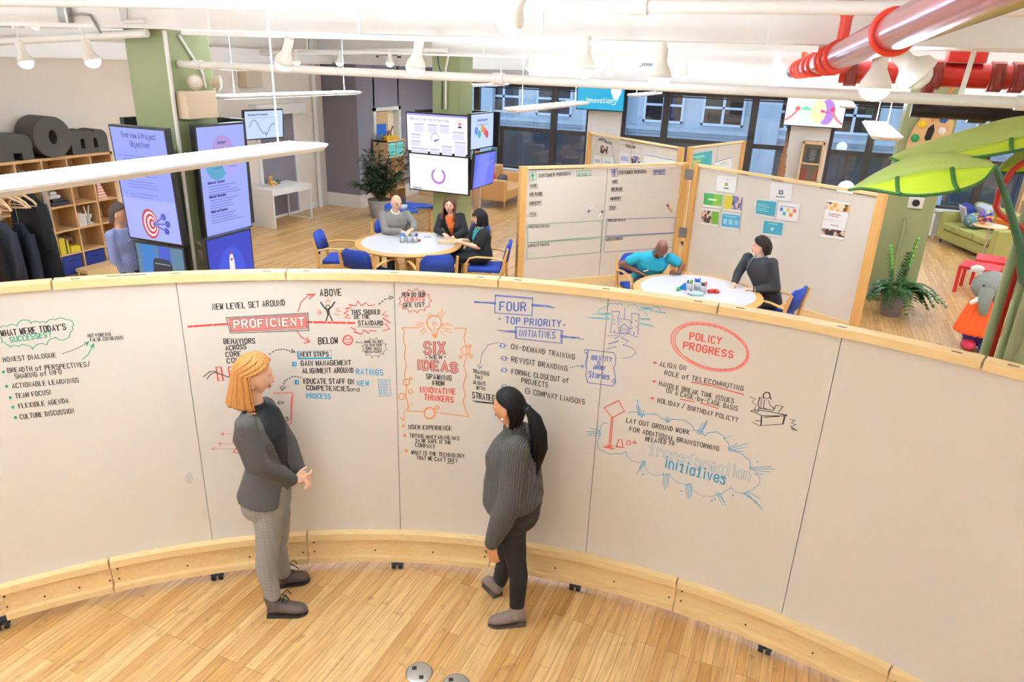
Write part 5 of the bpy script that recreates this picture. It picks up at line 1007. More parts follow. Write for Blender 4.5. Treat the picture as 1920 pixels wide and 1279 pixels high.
def coat(y, wd, z0, z1, m, label, dep=.12, flare=1.25, cat='coat'):
    t = thing('coat', label, cat, (-8.5, y, z0), group='coats on the rack'); b = MB(); rings = []
    for k in range(9):
        f = k/8; z = z1+(z0-z1)*f; ww = wd*(.35+.65*min(1, f*6))*(1+(flare-1)*f); dd = dep*(.5+.5*min(1, f*4))
        rings.append([V((-8.5+ww/2*math.cos(a)*(1+.05*math.sin(7*a+k)), y+dd/2*math.sin(a)*(1+.1*math.sin(5*a)), z)) for a in [2*PI*j/28 for j in range(28)]])
    part('coat_body', b.loft(rings), m, t)
    for s in (-1, 1): part('sleeve', MB().tube([(-8.5+s*wd*.42, y-.02, z1-.1), (-8.5+s*wd*.52, y-.04, z1-.35), (-8.5+s*wd*.5, y-.05, z1-.62)], [.06, .065, .05], 10), m, t)
    part('hanger_hook', MB().tube([(-8.5, y, z1-.02), (-8.5, y, 1.70), (-8.49, y, 1.735)], .004, 6), CHROME, t); return t
coat(5.56, .5, .55, 1.62, CO1, 'long black coat at the right end of the rack', .16, 1.3); coat(5.16, .44, .5, 1.36, CO2, 'quilted navy jacket hanging below the hangers', .2, 1.1); coat(4.82, .4, .4, 1.4, CO3, 'charcoal coat at the left end of the rack', .14, 1.1); coat(5.37, .4, .45, 1.30, mat('dark_navy_cloth', '1b1c2c', .85), 'dark navy jacket between the quilted jacket and the black coat', .14, 1.2)
solo('bench', MB().box((-10.0, 7.0, .10), (-9.75, 7.85, .15)).box((-9.99, 7.02, 0), (-9.95, 7.83, .10)).box((-9.80, 7.02, 0), (-9.76, 7.83, .10)), MAPLE, 'low maple bench in front of the navy bins', 'bench', loc=(-9.87, 7.4, 0))
# white desk
t = thing('writing_desk', 'small white desk by the cream wall near the grey door', 'desk', (-10.1, 11.75, 0), -.02); WD = mat('white_lacquer', 'f1ece8', .3)
part('desk_top', MB().box((-.33, -.58, .64), (.33, .6, .76)), WD, t, False, bev=.004); part('side_panel', MB().box((-.33, -.58, 0), (.33, -.55, .64)), WD, t, False)
part('leg_frame', MB().box((.29, .56, 0), (.32, .59, .64)).box((-.32, .56, 0), (-.29, .59, .64)).box((-.32, .56, 0), (.32, .59, .025)), WD, t, False)
solo('bear_ornament', MB().ell((-10.2, 11.62, .82), (.05, .05, .06)).ell((-10.2, 11.62, .91), .042).ell((-10.18, 11.58, .945), .015).ell((-10.2, 11.66, .945), .015).caps((-10.16, 11.57, .83), (-10.1, 11.57, .78), .02).caps((-10.16, 11.66, .83), (-10.1, 11.67, .78), .02), mat('gold_glaze', 'd8a050', .3, .5), 'small gold bear ornament on the white desk', 'ornament', loc=(-10.2, 11.62, .76))
t = thing('desk_plant', 'tiny green plant on the white desk', 'plant', (-10.2, 11.85, .76)); part('pot', MB().cyl((-10.2, 11.85, .76), (-10.2, 11.85, .80), .03, .035, n=12), mat('grey_pot', '8a8078', .6), t); part('foliage', MB().ell((-10.2, 11.85, .83), (.05, .05, .04), 10, 6), mat('moss_green', '4a5a3a', .9, bump=.6, nscale=60), t)
POTM = mat('taupe_planter', '8d7d72', .6)
def leafquad(mb, p, d, L, wd, up=V((0, 0, 1))):
    d = d.normalized(); x = d.cross(up)
    if x.length < .05: x = V((1, 0, 0))
    x.normalize(); n = x.cross(d); m_ = p+d*L*.5+n*L*.06
    mb.add([p, m_+x*wd/2-n*.004, p+d*L-n*L*.08, m_-x*wd/2-n*.004, m_+n*.004], [(0, 4, 1), (1, 4, 2), (2, 4, 3), (3, 4, 0)], False)
t = thing('potted_tree', 'slim tree in a taupe planter beside the white desk', 'plant', (-10.12, 10.55, 0)); part('planter', MB().lathe([(.15, 0), (.21, .36), (.195, .36), (.19, .33), (0, .32)], (-10.12, 10.55, 0), 24), POTM, t)
part('trunk', MB().tube([(-10.12, 10.55, .3), (-10.18, 10.5, .8), (-10.12, 10.45, 1.2), (-10.15, 10.45, 1.35)], [.035, .03, .03, .02], 8), mat('pale_bark', 'b89a78', .8), t); b = MB(); rg = random.Random(4)
for i in range(70): a = rg.uniform(0, 6.28); leafquad(b, V((-10.14+.1*math.cos(a), 10.45+.1*math.sin(a), 1.2+rg.uniform(0, .25))), V((math.cos(a), math.sin(a), rg.uniform(-.8, .6))), rg.uniform(.1, .2), .05)
part('foliage', b, mat('leaf_dark', '33472c', .5), t); solo('ornament_ball', MB().ell((-10.02, 10.63, .38), .05), mat('blue_glass', '2a3a8a', .2), 'small blue ball on the soil of the slim tree', 'ornament', loc=(-10.02, 10.63, .33))
# big bushy plant by the mauve wall
t = thing('potted_shrub', 'large bushy dark green plant in a taupe pot by the mauve wall', 'plant', (-8.7, 13.3, 0)); part('planter', MB().lathe([(.2, 0), (.27, .38), (.25, .38), (.24, .34), (0, .33)], (-8.7, 13.3, 0), 28), POTM, t)
b, st = MB(), MB(); rg = random.Random(8)
for i in range(36):
    a = rg.uniform(0, 6.28); rr = rg.uniform(.1, .72); h = rg.uniform(.7, 1.5); q0 = V((-8.7, 13.3, .34)); q2 = q0+V((rr*math.cos(a), rr*math.sin(a), h-.34)); q1 = q0.lerp(q2, .5)+V((0, 0, .1)); st.tube([q0, q1, q2], .009, 5)
    for k in range(34): f = rg.uniform(.25, 1.05); p = q0.lerp(q1, f*2) if f < .5 else q1.lerp(q2, f*2-1); aa = rg.uniform(0, 6.28); leafquad(b, p, V((math.cos(aa), math.sin(aa), rg.uniform(-.5, .7))), rg.uniform(.14, .25), .07)
part('foliage', b, mat('shrub_leaf', '38472e', .5, noise=.3, nscale=9), t); part('stems', st, mat('stem_brown', '5a4a34', .8), t)
# teal cube unit
cube_shelf('cube_unit', 'birch cube unit with teal boxes in front of the open door', -9.52, -9.13, 14.35, 15.1, 1.5, 2, 4, BIRCH, .02)
TEALM = mat('teal_box', '63bdb4', .6)
for i, y in enumerate((14.4, 14.755)):
    t = thing('storage_box', 'teal storage box %s in the top row of the birch unit' % ('left' if i == 0 else 'right'), 'box', (-9.3, y+.15, 1.14), group='teal boxes'); part('box_body', MB().box((-9.48, y, 1.137), (-9.14, y+.30, 1.45)), TEALM, t, bev=.006); part('box_rim', MB().box((-9.139, y+.01, 1.40), (-9.133, y+.29, 1.44)), mat('teal_rim', '8fd4cc', .6), t)
YL = mat('yellow_plastic', 'e8b42a', .4); b = MB()
for i in range(4): b.box((-9.3, 14.42+i*.115, 1.501), (-9.18, 14.52+i*.115, 1.60))
solo('toy_wagon', b.box((-9.3, 14.42, 1.53), (-9.18, 14.87, 1.56)), YL, 'yellow toy with letters on top of the birch unit', 'toy', loc=(-9.24, 14.6, 1.5), bev=.01)
b = MB().ell((-9.24, 14.6, 1.68), (.03, .1, .04))
for dy in (-.08, -.04, .05, .09): b.cyl((-9.24, 14.6+dy, 1.602), (-9.24, 14.6+dy*.8, 1.67), .01, n=6)
b.cyl((-9.24, 14.69, 1.69), (-9.24, 14.74, 1.78), .018, n=6).ell((-9.24, 14.76, 1.79), .025)
solo('toy_figure', b, mat('toy_brown', '6a3a24', .6), 'brown toy animal standing on the yellow toy', 'toy', loc=(-9.24, 14.6, 1.602)); solo('blue_folder', MB().box((-9.45, 14.38, 1.501), (-9.33, 14.62, 1.62)), mat('slate_blue', '6a7a94', .6), 'slate blue box on the left of the birch unit top', 'box', loc=(-9.4, 14.5, 1.5))
# kidney table, bin, easel, tan sofa
KB = mat('blue_table_top', '2456b8', .4); c = V((-7.35, 12.1, .56))
t = thing('kidney_table', 'low blue table with a cut-out corner behind the bald man', 'table', (c.x, c.y, 0)); poly = [(-.5, .5), (-.55, 0), (-.3, -.45), (.25, -.5), (.6, -.4), (.5, -.2), (.3, -.1), (.3, .1), (.5, .25), (.62, .5), (.2, .62)]
part('table_top', MB().prism([(x*.8, y*.8) for x, y in poly], (c.x, c.y, c.z-.03), (1, 0, 0), (0, 1, 0), (0, 0, 1), .03), KB, t, bev=.005)
for dx, dy in ((-.3, .3), (-.2, -.28), (.36, .36), (.36, -.3)): part('leg', MB().cyl((c.x+dx, c.y+dy, 0), (c.x+dx, c.y+dy, .53), .022, n=8), BEECH, t)
solo('tablet_stand', MB().obox((c.x-.12, c.y+.05, c.z+.09), (.1, .02, .0), (-.005, .03, .075), (.002, -.01, .004)).box((c.x-.18, c.y-.02, c.z), (c.x-.06, c.y+.08, c.z+.015)), BLACKP, 'black tablet on a stand on the blue table', 'tablet', loc=(c.x-.12, c.y, c.z))
solo('glass_bowl', MB().lathe([(0, 0), (.06, 0), (.08, .07), (.074, .07), (.055, .008), (0, .008)], (c.x+.12, c.y-.22, c.z), 20), mat('pale_glass', 'dfe6ee', .15), 'pale glass bowl on the blue table', 'bowl', loc=(c.x+.12, c.y-.22, c.z))
e = atz(806, 425); solo('waste_bin', MB().lathe([(.11, 0), (.15, .36), (.14, .36), (.105, .01), (0, .01)], (-6.95, 11.45, 0), 20), mat('brown_bin', '5a463a', .6), 'brown waste bin beside the middle green column', 'bin', loc=(-6.95, 11.45, 0))
p = atz(895, 415); t = thing('easel_stand', 'maple easel stand on wooden feet behind the middle column', 'easel', p)
part('post', MB().box((p.x-.08, p.y-.03, .05), (p.x+.06, p.y+.03, 1.5)), mat('pale_maple', 'dcb89c', .5), t); part('foot', MB().bar((p.x-.15, p.y+.35, .05), (p.x+.3, p.y-.5, .05), .06, .06), MAPLE, t); part('foot', MB().bar((p.x-.3, p.y-.35, .05), (p.x+.05, p.y+.05, .05), .06, .05), MAPLE, t); part('caster', MB().cyl((p.x+.27, p.y-.5, .035), (p.x+.33, p.y-.5, .035), .035, n=12), RUBBER, t)
TANL = mat('tan_leather', 'cf9c62', .5, bump=.1, nscale=40)
t = thing('tan_sofa', 'tan leather sofa with steel legs by the far windows', 'sofa', (-7.1, 16.3, 0))
part('arm', MB().box((-7.55, 15.5, .2), (-6.68, 15.66, .68)), TANL, t, bev=.02); part('arm', MB().box((-7.55, 17.0, .2), (-6.68, 17.16, .68)), TANL, t, bev=.02); part('backrest', MB().box((-7.6, 15.66, .3), (-7.38, 17.0, .86)), TANL, t, bev=.03); part('seat', MB().box((-7.38, 15.66, .22), (-6.66, 17.0, .46)), TANL, t, bev=.03)
for x, y in ((-7.5, 15.55), (-6.7, 15.55), (-7.5, 17.1), (-6.7, 17.1)): part('leg', MB().box((x-.015, y-.015, 0), (x+.015, y+.015, .2)), CHROME, t)
solo('cushion', MB().ell((-7.2, 15.86, .62), (.12, .08, .19), 14, 8, Matrix.Rotation(.3, 3, 'Y')), mat('red_cushion', 'c83028', .8), 'red cushion on the tan sofa', 'cushion', 'cushions on the tan sofa', loc=(-7.2, 15.86, .62)); solo('cushion', MB().ell((-7.12, 16.35, .58), (.1, .24, .13), 16, 8), mat('charcoal_cushion', '4a4646', .85), 'charcoal cushion on the tan sofa', 'cushion', 'cushions on the tan sofa', loc=(-7.12, 16.35, .58))
t = thing('beige_armchair', 'beige armchair half hidden between the shrub and the white screens', 'chair', (-8.2, 14.9, 0)); part('seat', MB().box((-8.5, 14.6, .3), (-7.9, 15.2, .46)), mat('beige_fabric', 'd8bd94', .9), t, bev=.04); part('backrest', MB().box((-8.5, 15.1, .46), (-7.9, 15.25, .95)), MATS['beige_fabric'], t, bev=.05); part('base', MB().cyl((-8.2, 14.9, .03), (-8.2, 14.9, .3), .03).bar((-8.5, 14.9, .03), (-7.9, 14.9, .03), .05, .04).bar((-8.2, 14.6, .03), (-8.2, 15.2, .03), .05, .04), BLACKP, t)
def radiator(x0, x1, label):
    t = thing('radiator', label, 'radiator', ((x0+x1)/2, 17.85, 0)); n = int((x1-x0)/.07)
    for i in range(n): x = x0+.035+i*.07; part('fin', MB().tube([(x, 17.8, .06), (x, 17.8, .5)], .028, 8).tube([(x, 17.92, .06), (x, 17.92, .5)], .028, 8).ell((x, 17.86, .5), (.03, .09, .035), 10, 6).ell((x, 17.86, .08), (.03, .09, .035), 10, 6), WHITEG, t)
    part('pipe', MB().cyl((x0, 17.86, .09), (x1+.08, 17.86, .09), .02, n=8), WHITEG, t)
    for x in (x0+.04, x1-.04): part('foot', MB().box((x-.02, 17.8, 0), (x+.02, 17.92, .06)), WHITEG, t)
radiator(2.2, 2.62, 'white column radiator beside the green sofa'); radiator(-7.5, -6.6, 'white radiator under the window behind the tan sofa')
# ================= right side =================
ZL = mat('glossy_green_leaf', '2f5a24', .35, noise=.25, nscale=12); ZL2 = mat('fresh_green_leaf', '6fae3c', .4)
P = V((1.35, 11.36, 0)); t = thing('potted_plant', 'arching green plant in a taupe pot by the right green column', 'plant', P)
part('pot', MB().lathe([(.13, 0), (.185, .34), (.17, .34), (.165, .31), (0, .30)], P, 28), mat('mauve_taupe_pot', '75655d', .5), t)
fb, fb2, st = MB(), MB(), MB(); rg = random.Random(12)
for i in range(34):
    a = rg.uniform(0, 6.28); up = i < 6; rr = rg.uniform(.05, .2) if up else rg.uniform(.25, .62); h = rg.uniform(.75, .95) if up else rg.uniform(.35, .7)
    if math.sin(a) > .2: rr = min(rr, .36)
    if i == 0: a, rr, h = -.3, .12, 1.12
    if i == 1: a, rr, h = 2.6, .22, .95
    if i in (2, 3): a, rr, h = (-.5, .7, .62) if i == 2 else (-1.2, .5, .35); up = False
    q0 = P+V((.05*math.cos(a), .05*math.sin(a), .30)); q2 = P+V((rr*math.cos(a), rr*math.sin(a), h if up else h*.55)); q1 = (q0+q2)/2+V((0, 0, .05 if up else .28)); pts = []
    for k in range(13): f = k/12; pts.append(q0*(1-f)**2+q1*2*f*(1-f)+q2*f*f)
    st.tube(pts, [.011-.0006*k for k in range(13)], 5)
    for k in range(3, 13):
        d = (pts[k]-pts[k-1]).normalized(); sd = d.cross(V((0, 0, 1)))
        if sd.length < .1: sd = V((math.sin(a), -math.cos(a), 0))
        sd.normalize()
        for s in (-1, 1): leafquad(fb2 if i in (0, 1) and k > 5 else fb, pts[k], d*.55+sd*s+V((0, 0, .15)), .1, .058)
part('foliage', fb, ZL, t); part('young_foliage', fb2, ZL2, t, label='bright green young shoots'); part('stems', st, mat('green_stem', '4f7a3a', .5), t)
# green sofa: local frame, x along its length towards the camera, front at -y
SOF = mat('olive_sofa_fabric', '9a9350', .9, noise=.08, nscale=70, bump=.15)
t = thing('green_sofa', 'olive green sofa by the far right window', 'sofa', (3.36, 16.78, 0), -1.19)
def lp(name, a, b, bev_=.04, m=None): return part(name, MB().box(a, b), m or SOF, t, False, bev=bev_, seg=3)
lp('base', (-.95, -.42, .08), (.95, .42, .3)); lp('backrest', (-.95, .22, .3), (.95, .44, .86)); lp('armrest', (-1.0, -.44, .1), (-.8, .42, .66)); lp('armrest', (.8, -.44, .1), (1.0, .42, .66))
for x in (-.79, -.26, .27): lp('seat_cushion', (x, -.46, .3), (x+.525, .22, .46), .05)
for x in (-.79, .0): lp('back_cushion', (x, .06, .46), (x+.78, .26, .92), .07)
for x in (-.9, .9):
    for y in (-.36, .36): part('leg', MB().cyl((x, y, 0), (x, y, .09), .025, .03, n=8), mat('dark_wood', '2c1f16', .5), t, False)
SM = Matrix.LocRotScale(V((3.36, 16.78, 0)), Quaternion((0, 0, 1), -1.19), None)
def on_sofa(x, y, z): return SM@V((x, y, z))
def cushion(p, r, rz, m, label, tilt=.35, m2=None):
    b = MB(); b.T = Matrix.Translation(on_sofa(*p))@Matrix.Rotation(-1.19+rz, 4, 'Z')@Matrix.Rotation(tilt, 4, 'X')
    n = 12; rings = []
    for k in range(7):
        f = k/6*2-1; q = math.sqrt(max(.02, 1-f*f)); sc2 = .86+.14*q
        rings.append([V((r*sc2*(1 if i < 1 else 1)*x_, f*.075, r*sc2*z_)) for i, (x_, z_) in enumerate([(math.copysign(abs(math.cos(a))**.35, math.cos(a)), math.copysign(abs(math.sin(a))**.35, math.sin(a))) for a in [2*PI*(j+.5)/24 for j in range(24)]])])
    b.loft(rings); return solo('cushion', b, m, label, 'cushion', 'cushions on the green sofa', loc=on_sofa(*p))
cushion((-.62, -.1, .68), .21, -.2, mat('navy_cushion', '27327a', .85), 'navy cushion with a white printed front on the green sofa')
c = bpy.data.objects['cushion.002'] if 'cushion.002' in bpy.data.objects else None
b = MB(); b.T = Matrix.Translation(on_sofa(-.62, -.1, .68)-c.location)@Matrix.Rotation(-1.39, 4, 'Z')@Matrix.Rotation(.35, 4, 'X'); b.box((-.19, -.084, -.19), (.19, -.072, .19)); b.m = 1
for k in range(7): b.box((-.14, -.0855, .13-k*.04), (.14-.03*(k % 3), -.084, .143-k*.04))
o = part('printed_front', b, [mat('white_cotton', 'ebe8ea', .8), mat('print_grey', '7a7a9a', .8)], c, False, label='white printed front with lines of writing')
solo('round_cushion', MB().ell(on_sofa(-.18, -.2, .62), (.2, .17, .16), 18, 12), photo('cushion_print', ('3f6f80', '3f6f80', 'c8a040', '4a7a8a')), 'round teal patterned cushion on the green sofa', 'cushion', loc=on_sofa(-.18, -.2, .62))
cushion((-.3, .05, .72), .22, 0, mat('pale_grey_cushion', 'b8bcc8', .85), 'pale grey cushion behind the round cushion on the green sofa')
cushion((.5, -.02, .66), .17, .3, mat('orange_cushion', 'd0702a', .85), 'orange cushion at the near end of the green sofa'); cushion((.7, .05, .66), .18, -.2, mat('striped_cushion', '8a8a5a', .85), 'dull green cushion beside the orange cushion')
# round side table with its toy
B = V((3.02, 15.0, 0)); zt = .86; t = thing('side_table', 'round birch side table on a steel pole before the green sofa', 'table', B)
part('table_top', MB().lathe([(0, zt-.022), (.27, zt-.022), (.28, zt-.011), (.27, zt), (0, zt)], B, 36), BIRCH, t); part('pole', MB().cyl(B+V((0, 0, .02)), B+V((0, 0, zt-.02)), .018, n=12), CHROME, t); part('base', MB().lathe([(0, 0), (.18, 0), (.17, .02), (0, .025)], B, 28), CHROME, t)
t = thing('puzzle_ball', 'spiky many-coloured toy ball on the round side table', 'toy', B+V((-.1, .02, zt+.13))); rg = random.Random(2); cs = ['e8a020', 'd83a6a', '5a4ab0', 'e8d020', '3a70c8']
for ci, cc in enumerate(cs):
    b = MB()
    for k in range(9): d = V((rg.gauss(0, 1), rg.gauss(0, 1), rg.gauss(0, 1))).normalized(); b.tube([d*.03, d*.125], [.016, .022], 6)
    part('spikes', b, mat('toy_'+cc, cc, .4), t, False)
solo('paper_note', MB().box((B.x+.05, B.y-.12, zt+.0005), (B.x+.2, B.y+.05, zt+.004)), PAPER, 'white paper on the round side table', 'paper', loc=B+V((.12, 0, zt)))
# red side tables
RL = mat('red_lacquer', 'd02a2e', .25)
def red_table(x, y, rz, label):
    t = thing('red_table', label, 'table', (x, y, 0), rz, group='red side tables'); h = .275
    part('table_top', MB().box((-h, -h, .40), (h, h, .45)), RL, t, False, bev=.003)
    for sx in (-1, 1):
        for sy in (-1, 1): part('leg', MB().box((sx*h-sx*.05 if sx > 0 else -h, sy*h-sy*.05 if sy > 0 else -h, 0), (h if sx > 0 else -h+.05, h if sy > 0 else -h+.05, .4)), RL, t, False, bev=.003)
red_table(2.74, 13.42, -.32, 'red square table nearest, left one of the two'); red_table(3.05, 14.12, -.2, 'red square table standing just behind the nearer one')
# stuffed elephant
EG = mat('grey_plush', '7f8078', .95, noise=.1, nscale=50, bump=.3); c = V((2.2, 10.3, 0))
t = thing('toy_elephant', 'stuffed grey elephant in an orange scarf standing on the floor', 'toy', c)
part('body', MB().ell(c+V((.08, .1, .32)), (.2, .22, .3), 18, 12).caps(c+V((.0, 0, .22)), c+V((-.02, -.02, .07)), .08, .07).caps(c+V((.2, 0, .22)), c+V((.2, -.02, .07)), .08, .07), mat('purple_plush', '4a3078', .95, bump=.3, nscale=40), t)
part('head', MB().ell(c+V((.07, -.02, .86)), (.23, .2, .19), 20, 14).tube([c+V((.0, -.17, .84)), c+V((-.02, -.25, .72)), c+V((.0, -.24, .62)), c+V((.02, -.2, .55))], [.09, .075, .06, .05], 12).ell(c+V((.3, .04, .86)), (.11, .05, .16), 14, 10), EG, t)
part('ear', MB().ell(c+V((-.12, .06, 1.04)), (.08, .03, .05), 12, 8), mat('white_plush', 'e8e2da', .9), t); part('tusk', MB().caps(c+V((-.05, -.2, .74)), c+V((-.15, -.28, .69)), .035, .028), MATS['white_plush'], t)
ob = MB()
for i in range(14): a = -2.9+i*.28; ob.caps(c+V((.07+.17*math.cos(a), .0+.17*math.sin(a), .66)), c+V((.04+.24*math.cos(a), .0+.24*math.sin(a), .28)), .035, .045)
part('scarf', ob, mat('orange_knit', 'e85a22', .95, bump=.5, nscale=60), t)
part('foot', MB().ell(c+V((-.02, -.08, .08)), (.09, .1, .075), 12, 8), mat('plush_red', 'c03048', .95), t); part('foot', MB().ell(c+V((.18, -.08, .08)), (.09, .1, .075), 12, 8), mat('plush_blue', '3a3a88', .95), t)
for s in (-.06, .1): part('eye', MB().ell(c+V((s, -.205, .9)), .014, 8, 6), BLACKP, t)
# green painted pipes, red riser and leaf canopies at the right column
def vpipe(px0, px1, py, y, m, label):
    a, b_ = aty(px0, py, y), aty(px1, py, y); r = (b_.x-a.x)/2; x = (a.x+b_.x)/2
    solo('riser_pipe', MB().cyl((x, y, 0), (x, y, 3.94), r, n=20), m, label, 'pipe', 'riser pipes beside the nearest green column', loc=(x, y, 0))
PG = mat('green_pipe_paint', '8f9a70', .45)
vpipe(1834, 1853, 668, 5.85, PG, 'left green painted riser pipe beside the nearest green column'); vpipe(1864, 1878, 620, 5.95, REDP, 'dark red riser pipe between the two green riser pipes'); vpipe(1880, 1896, 620, 5.75, PG, 'right green painted riser pipe next to the red one')
LA, LB, RIB = mat('leaf_canopy_top', 'a9b65c', .6), mat('leaf_canopy_backlit', 'c2d62c', .55), mat('leaf_rib', '2f6a2a', .6)  # brighter lower green: light through the leaf is put into the colour
STG = mat('green_stem_tube', '3a6a4c', .45)
for m_ in (LA, LB): m_.node_tree.nodes['Principled BSDF'].inputs['Transmission Weight'].default_value = 0
def canopy(label, mid, hi, lo, ym=(5.0, 5.0), yh=5.3, yl=4.72, ribs=(.3, .7)):
    """leaf shade: a far half rising behind the midrib and a near half hanging from it"""
    n = 24
    def samp(pts, f):
        L = [0]
        for a, b in zip(pts[:-1], pts[1:]): L.append(L[-1]+math.hypot(b[0]-a[0], b[1]-a[1]))
        q = f*L[-1]
        for i in range(len(pts)-1):
            if q <= L[i+1]+1e-9: k = (q-L[i])/(L[i+1]-L[i]); return pts[i][0]+(pts[i+1][0]-pts[i][0])*k, pts[i][1]+(pts[i+1][1]-pts[i][1])*k
    def smooth(pts):
        for _ in range(3):
            o = [pts[0]]
            for a, b in zip(pts[:-1], pts[1:]): o += [(a[0]*.75+b[0]*.25, a[1]*.75+b[1]*.25), (a[0]*.25+b[0]*.75, a[1]*.25+b[1]*.75)]
            pts = o+[pts[-1]]
        return pts
    mid, hi, lo = smooth(mid), smooth(hi), smooth(lo)
    M_ = [aty(*samp(mid, i/n), ym[0]+(ym[1]-ym[0])*i/n) for i in range(n+1)]
    def edge(pts, y): return [aty(*samp(pts, i/n), (ym[0]+(ym[1]-ym[0])*i/n)+(y-ym[0])*math.sin(PI*min(1, max(0, i/n)))**.6) for i in range(n+1)]
    Hh_, Lo = edge(hi, yh), edge(lo, yl); t = thing('leaf_canopy', label, 'canopy', M_[0], group='green leaf canopies')
    def half(name, E, m, bulge):
        rows = []
        for k in range(7):
            f = k/6; rows.append([M_[i].lerp(E[i], f)+V((0, 0, bulge*math.sin(PI*f)*math.sin(PI*i/n))) for i in range(n+1)])
        b = MB(); vs = [p for r in rows for p in r]; b.add(vs, [(k*(n+1)+i, k*(n+1)+i+1, (k+1)*(n+1)+i+1, (k+1)*(n+1)+i) for k in range(6) for i in range(n)], True)
        o = part(name, b, m, t); md = o.modifiers.new('thick', 'SOLIDIFY'); md.thickness = .006; md.offset = 0; return rows
    half('upper_half', Hh_, LA, .04); rows = half('lower_half', Lo, LB, -.03)
    for f in ribs: i = int(f*n); part('rib', MB().tube([rows[k][i]-V((0, .012, 0)) for k in range(7)], .013, 6), RIB, t)
    part('midrib', MB().tube([p for p in M_], .012, 6), LA, t); part('edge_piping', MB().tube(Lo, .009, 6), RIB, t); return M_
m1 = canopy('lower front leaf canopy with its tip before the folding whiteboard', [(1866, 312), (1800, 314), (1740, 318), (1690, 330), (1640, 345), (1592, 356)], [(1866, 312), (1850, 296), (1800, 288), (1740, 285), (1690, 300), (1640, 325), (1592, 356)], [(1866, 312), (1846, 340), (1800, 358), (1740, 367), (1690, 366), (1620, 352), (1592, 356)])
canopy('upper leaf canopy reaching off the right edge of the picture', [(2010, 240), (1930, 252), (1860, 268), (1790, 287), (1730, 302), (1668, 296)], [(2010, 240), (1960, 215), (1900, 219), (1850, 232), (1790, 250), (1720, 270), (1668, 296)], [(2010, 240), (1960, 272), (1880, 288), (1810, 298), (1760, 306), (1700, 308), (1668, 296)], (5.35, 5.35), 5.62, 5.1, (.35,))
canopy('small leaf canopy at the right edge behind the green stem', [(1866, 322), (1900, 305), (1950, 290), (2010, 280)], [(1866, 322), (1890, 296), (1940, 275), (2010, 280)], [(1866, 322), (1900, 326), (1950, 320), (2010, 280)], (5.42, 5.42), 5.5, 5.3, ())
p = m1[0]; q = aty(1918, 525, 5.35)
part('leaf_stem', MB().tube([p, p.lerp(q, .35)+V((.01, 0, .02)), p.lerp(q, .7)+V((.02, 0, .02)), q, V((1.6, 5.49, q.z-.25))], [.018, .022, .026, .03, .03], 10), STG, bpy.data.objects['leaf_canopy'], label='dark green stem tube')
solo('hoop_tube', MB().tube([aty(1975, 275, 5.3), aty(1930, 296, 5.3), aty(1898, 320, 5.3), aty(1875, 355, 5.3), aty(1867, 388, 5.3), aty(1874, 402, 5.3), aty(1890, 413, 5.3), aty(1925, 432, 5.3), V((1.58, 5.49, 2.3))], .018, 10), RED, 'red bent tube beside the leaf stem at the right edge', 'tube', loc=aty(1898, 320, 5.3))
# palette on the column
t = thing('palette_sign', 'giant painter palette with paint blobs on the right green column', 'sign', aty(1745, 245, 11.95))
def outl(pts): return [(aty(x, y, 11.95).x, aty(x, y, 11.95).z) for x, y in pts]
part('board', MB().prism(outl([(1697, 285), (1702, 262), (1712, 242), (1728, 220), (1742, 207), (1760, 203), (1777, 205), (1786, 214), (1789, 232), (1783, 252), (1770, 270), (1765, 295), (1735, 305), (1710, 302)]), (0, 11.995, 0), (1, 0, 0), (0, 0, 1), (0, -1, 0), .05), mat('palette_wood', 'd8ae78', .5), t, bev=.008)
part('thumb_hole', MB().prism(outl([(1733, 258), (1740, 240), (1751, 232), (1752, 245), (1745, 262), (1735, 264)]), (0, 11.944, 0), (1, 0, 0), (0, 0, 1), (0, -1, 0), .004), mat('dark_hole', '1c1410', .8), t)
for x, y, c_, lab in ((1750, 214, 'cf2f2f', 'red paint blob'), (1770, 223, '2a4fa8', 'blue paint blob'), (1729, 233, 'e8c020', 'yellow paint blob'), (1716, 259, '1f8a44', 'green paint blob'), (1766, 246, 'efe8dc', 'white paint blob')):
    a = aty(x, y, 11.93); b = MB()
    for k in range(6): an = k*PI/3; b.ell(a+V((.03*math.cos(an), 0, .03*math.sin(an))), (.028, .025, .028), 10, 6)
    part('paint_blob', b.ell(a, (.038, .03, .038), 10, 6), mat('paint_'+c_, c_, .35), t, label=lab)
part('brush', MB().cyl(aty(1797, 150, 11.92), aty(1762, 200, 11.92), .018, .03, n=10).cyl(aty(1762, 200, 11.92), aty(1748, 228, 11.92), .035, .02, n=10), mat('orange_brush', 'c87a30', .4), t)
# things along the windows
t = thing('display_cabinet', 'small birch cabinet with glass door on the right window pier', 'cabinet', (-.19, 17.95, .95)); x0, x1 = aty(1503, 280, 17.85).x, aty(1546, 280, 17.85).x
part('case', MB().box((x0, 17.82, .95), (x0+.05, 18.079, 1.86)).box((x1-.05, 17.82, .95), (x1, 18.079, 1.86)).box((x0, 17.82, 1.80), (x1, 18.079, 1.86)).box((x0, 17.82, .95), (x1, 18.079, 1.0)).box((x0, 17.82, 1.36), (x1, 18.079, 1.39)).box((x0, 18.05, .95), (x1, 18.079, 1.86)), BIRCH, t, bev=.004)
part('glass_door', MB().box((x0+.05, 17.825, 1.0), (x1-.05, 17.83, 1.8)), GLASS, t)
b = MB().box((x0+.12, 17.92, 1.40), (x1-.1, 17.95, 1.70)); b.m = 1
for k in range(6): b.box((x0+.2, 17.917, 1.65-k*.04), (x1-.16-.02*(k % 2), 17.92, 1.665-k*.04))
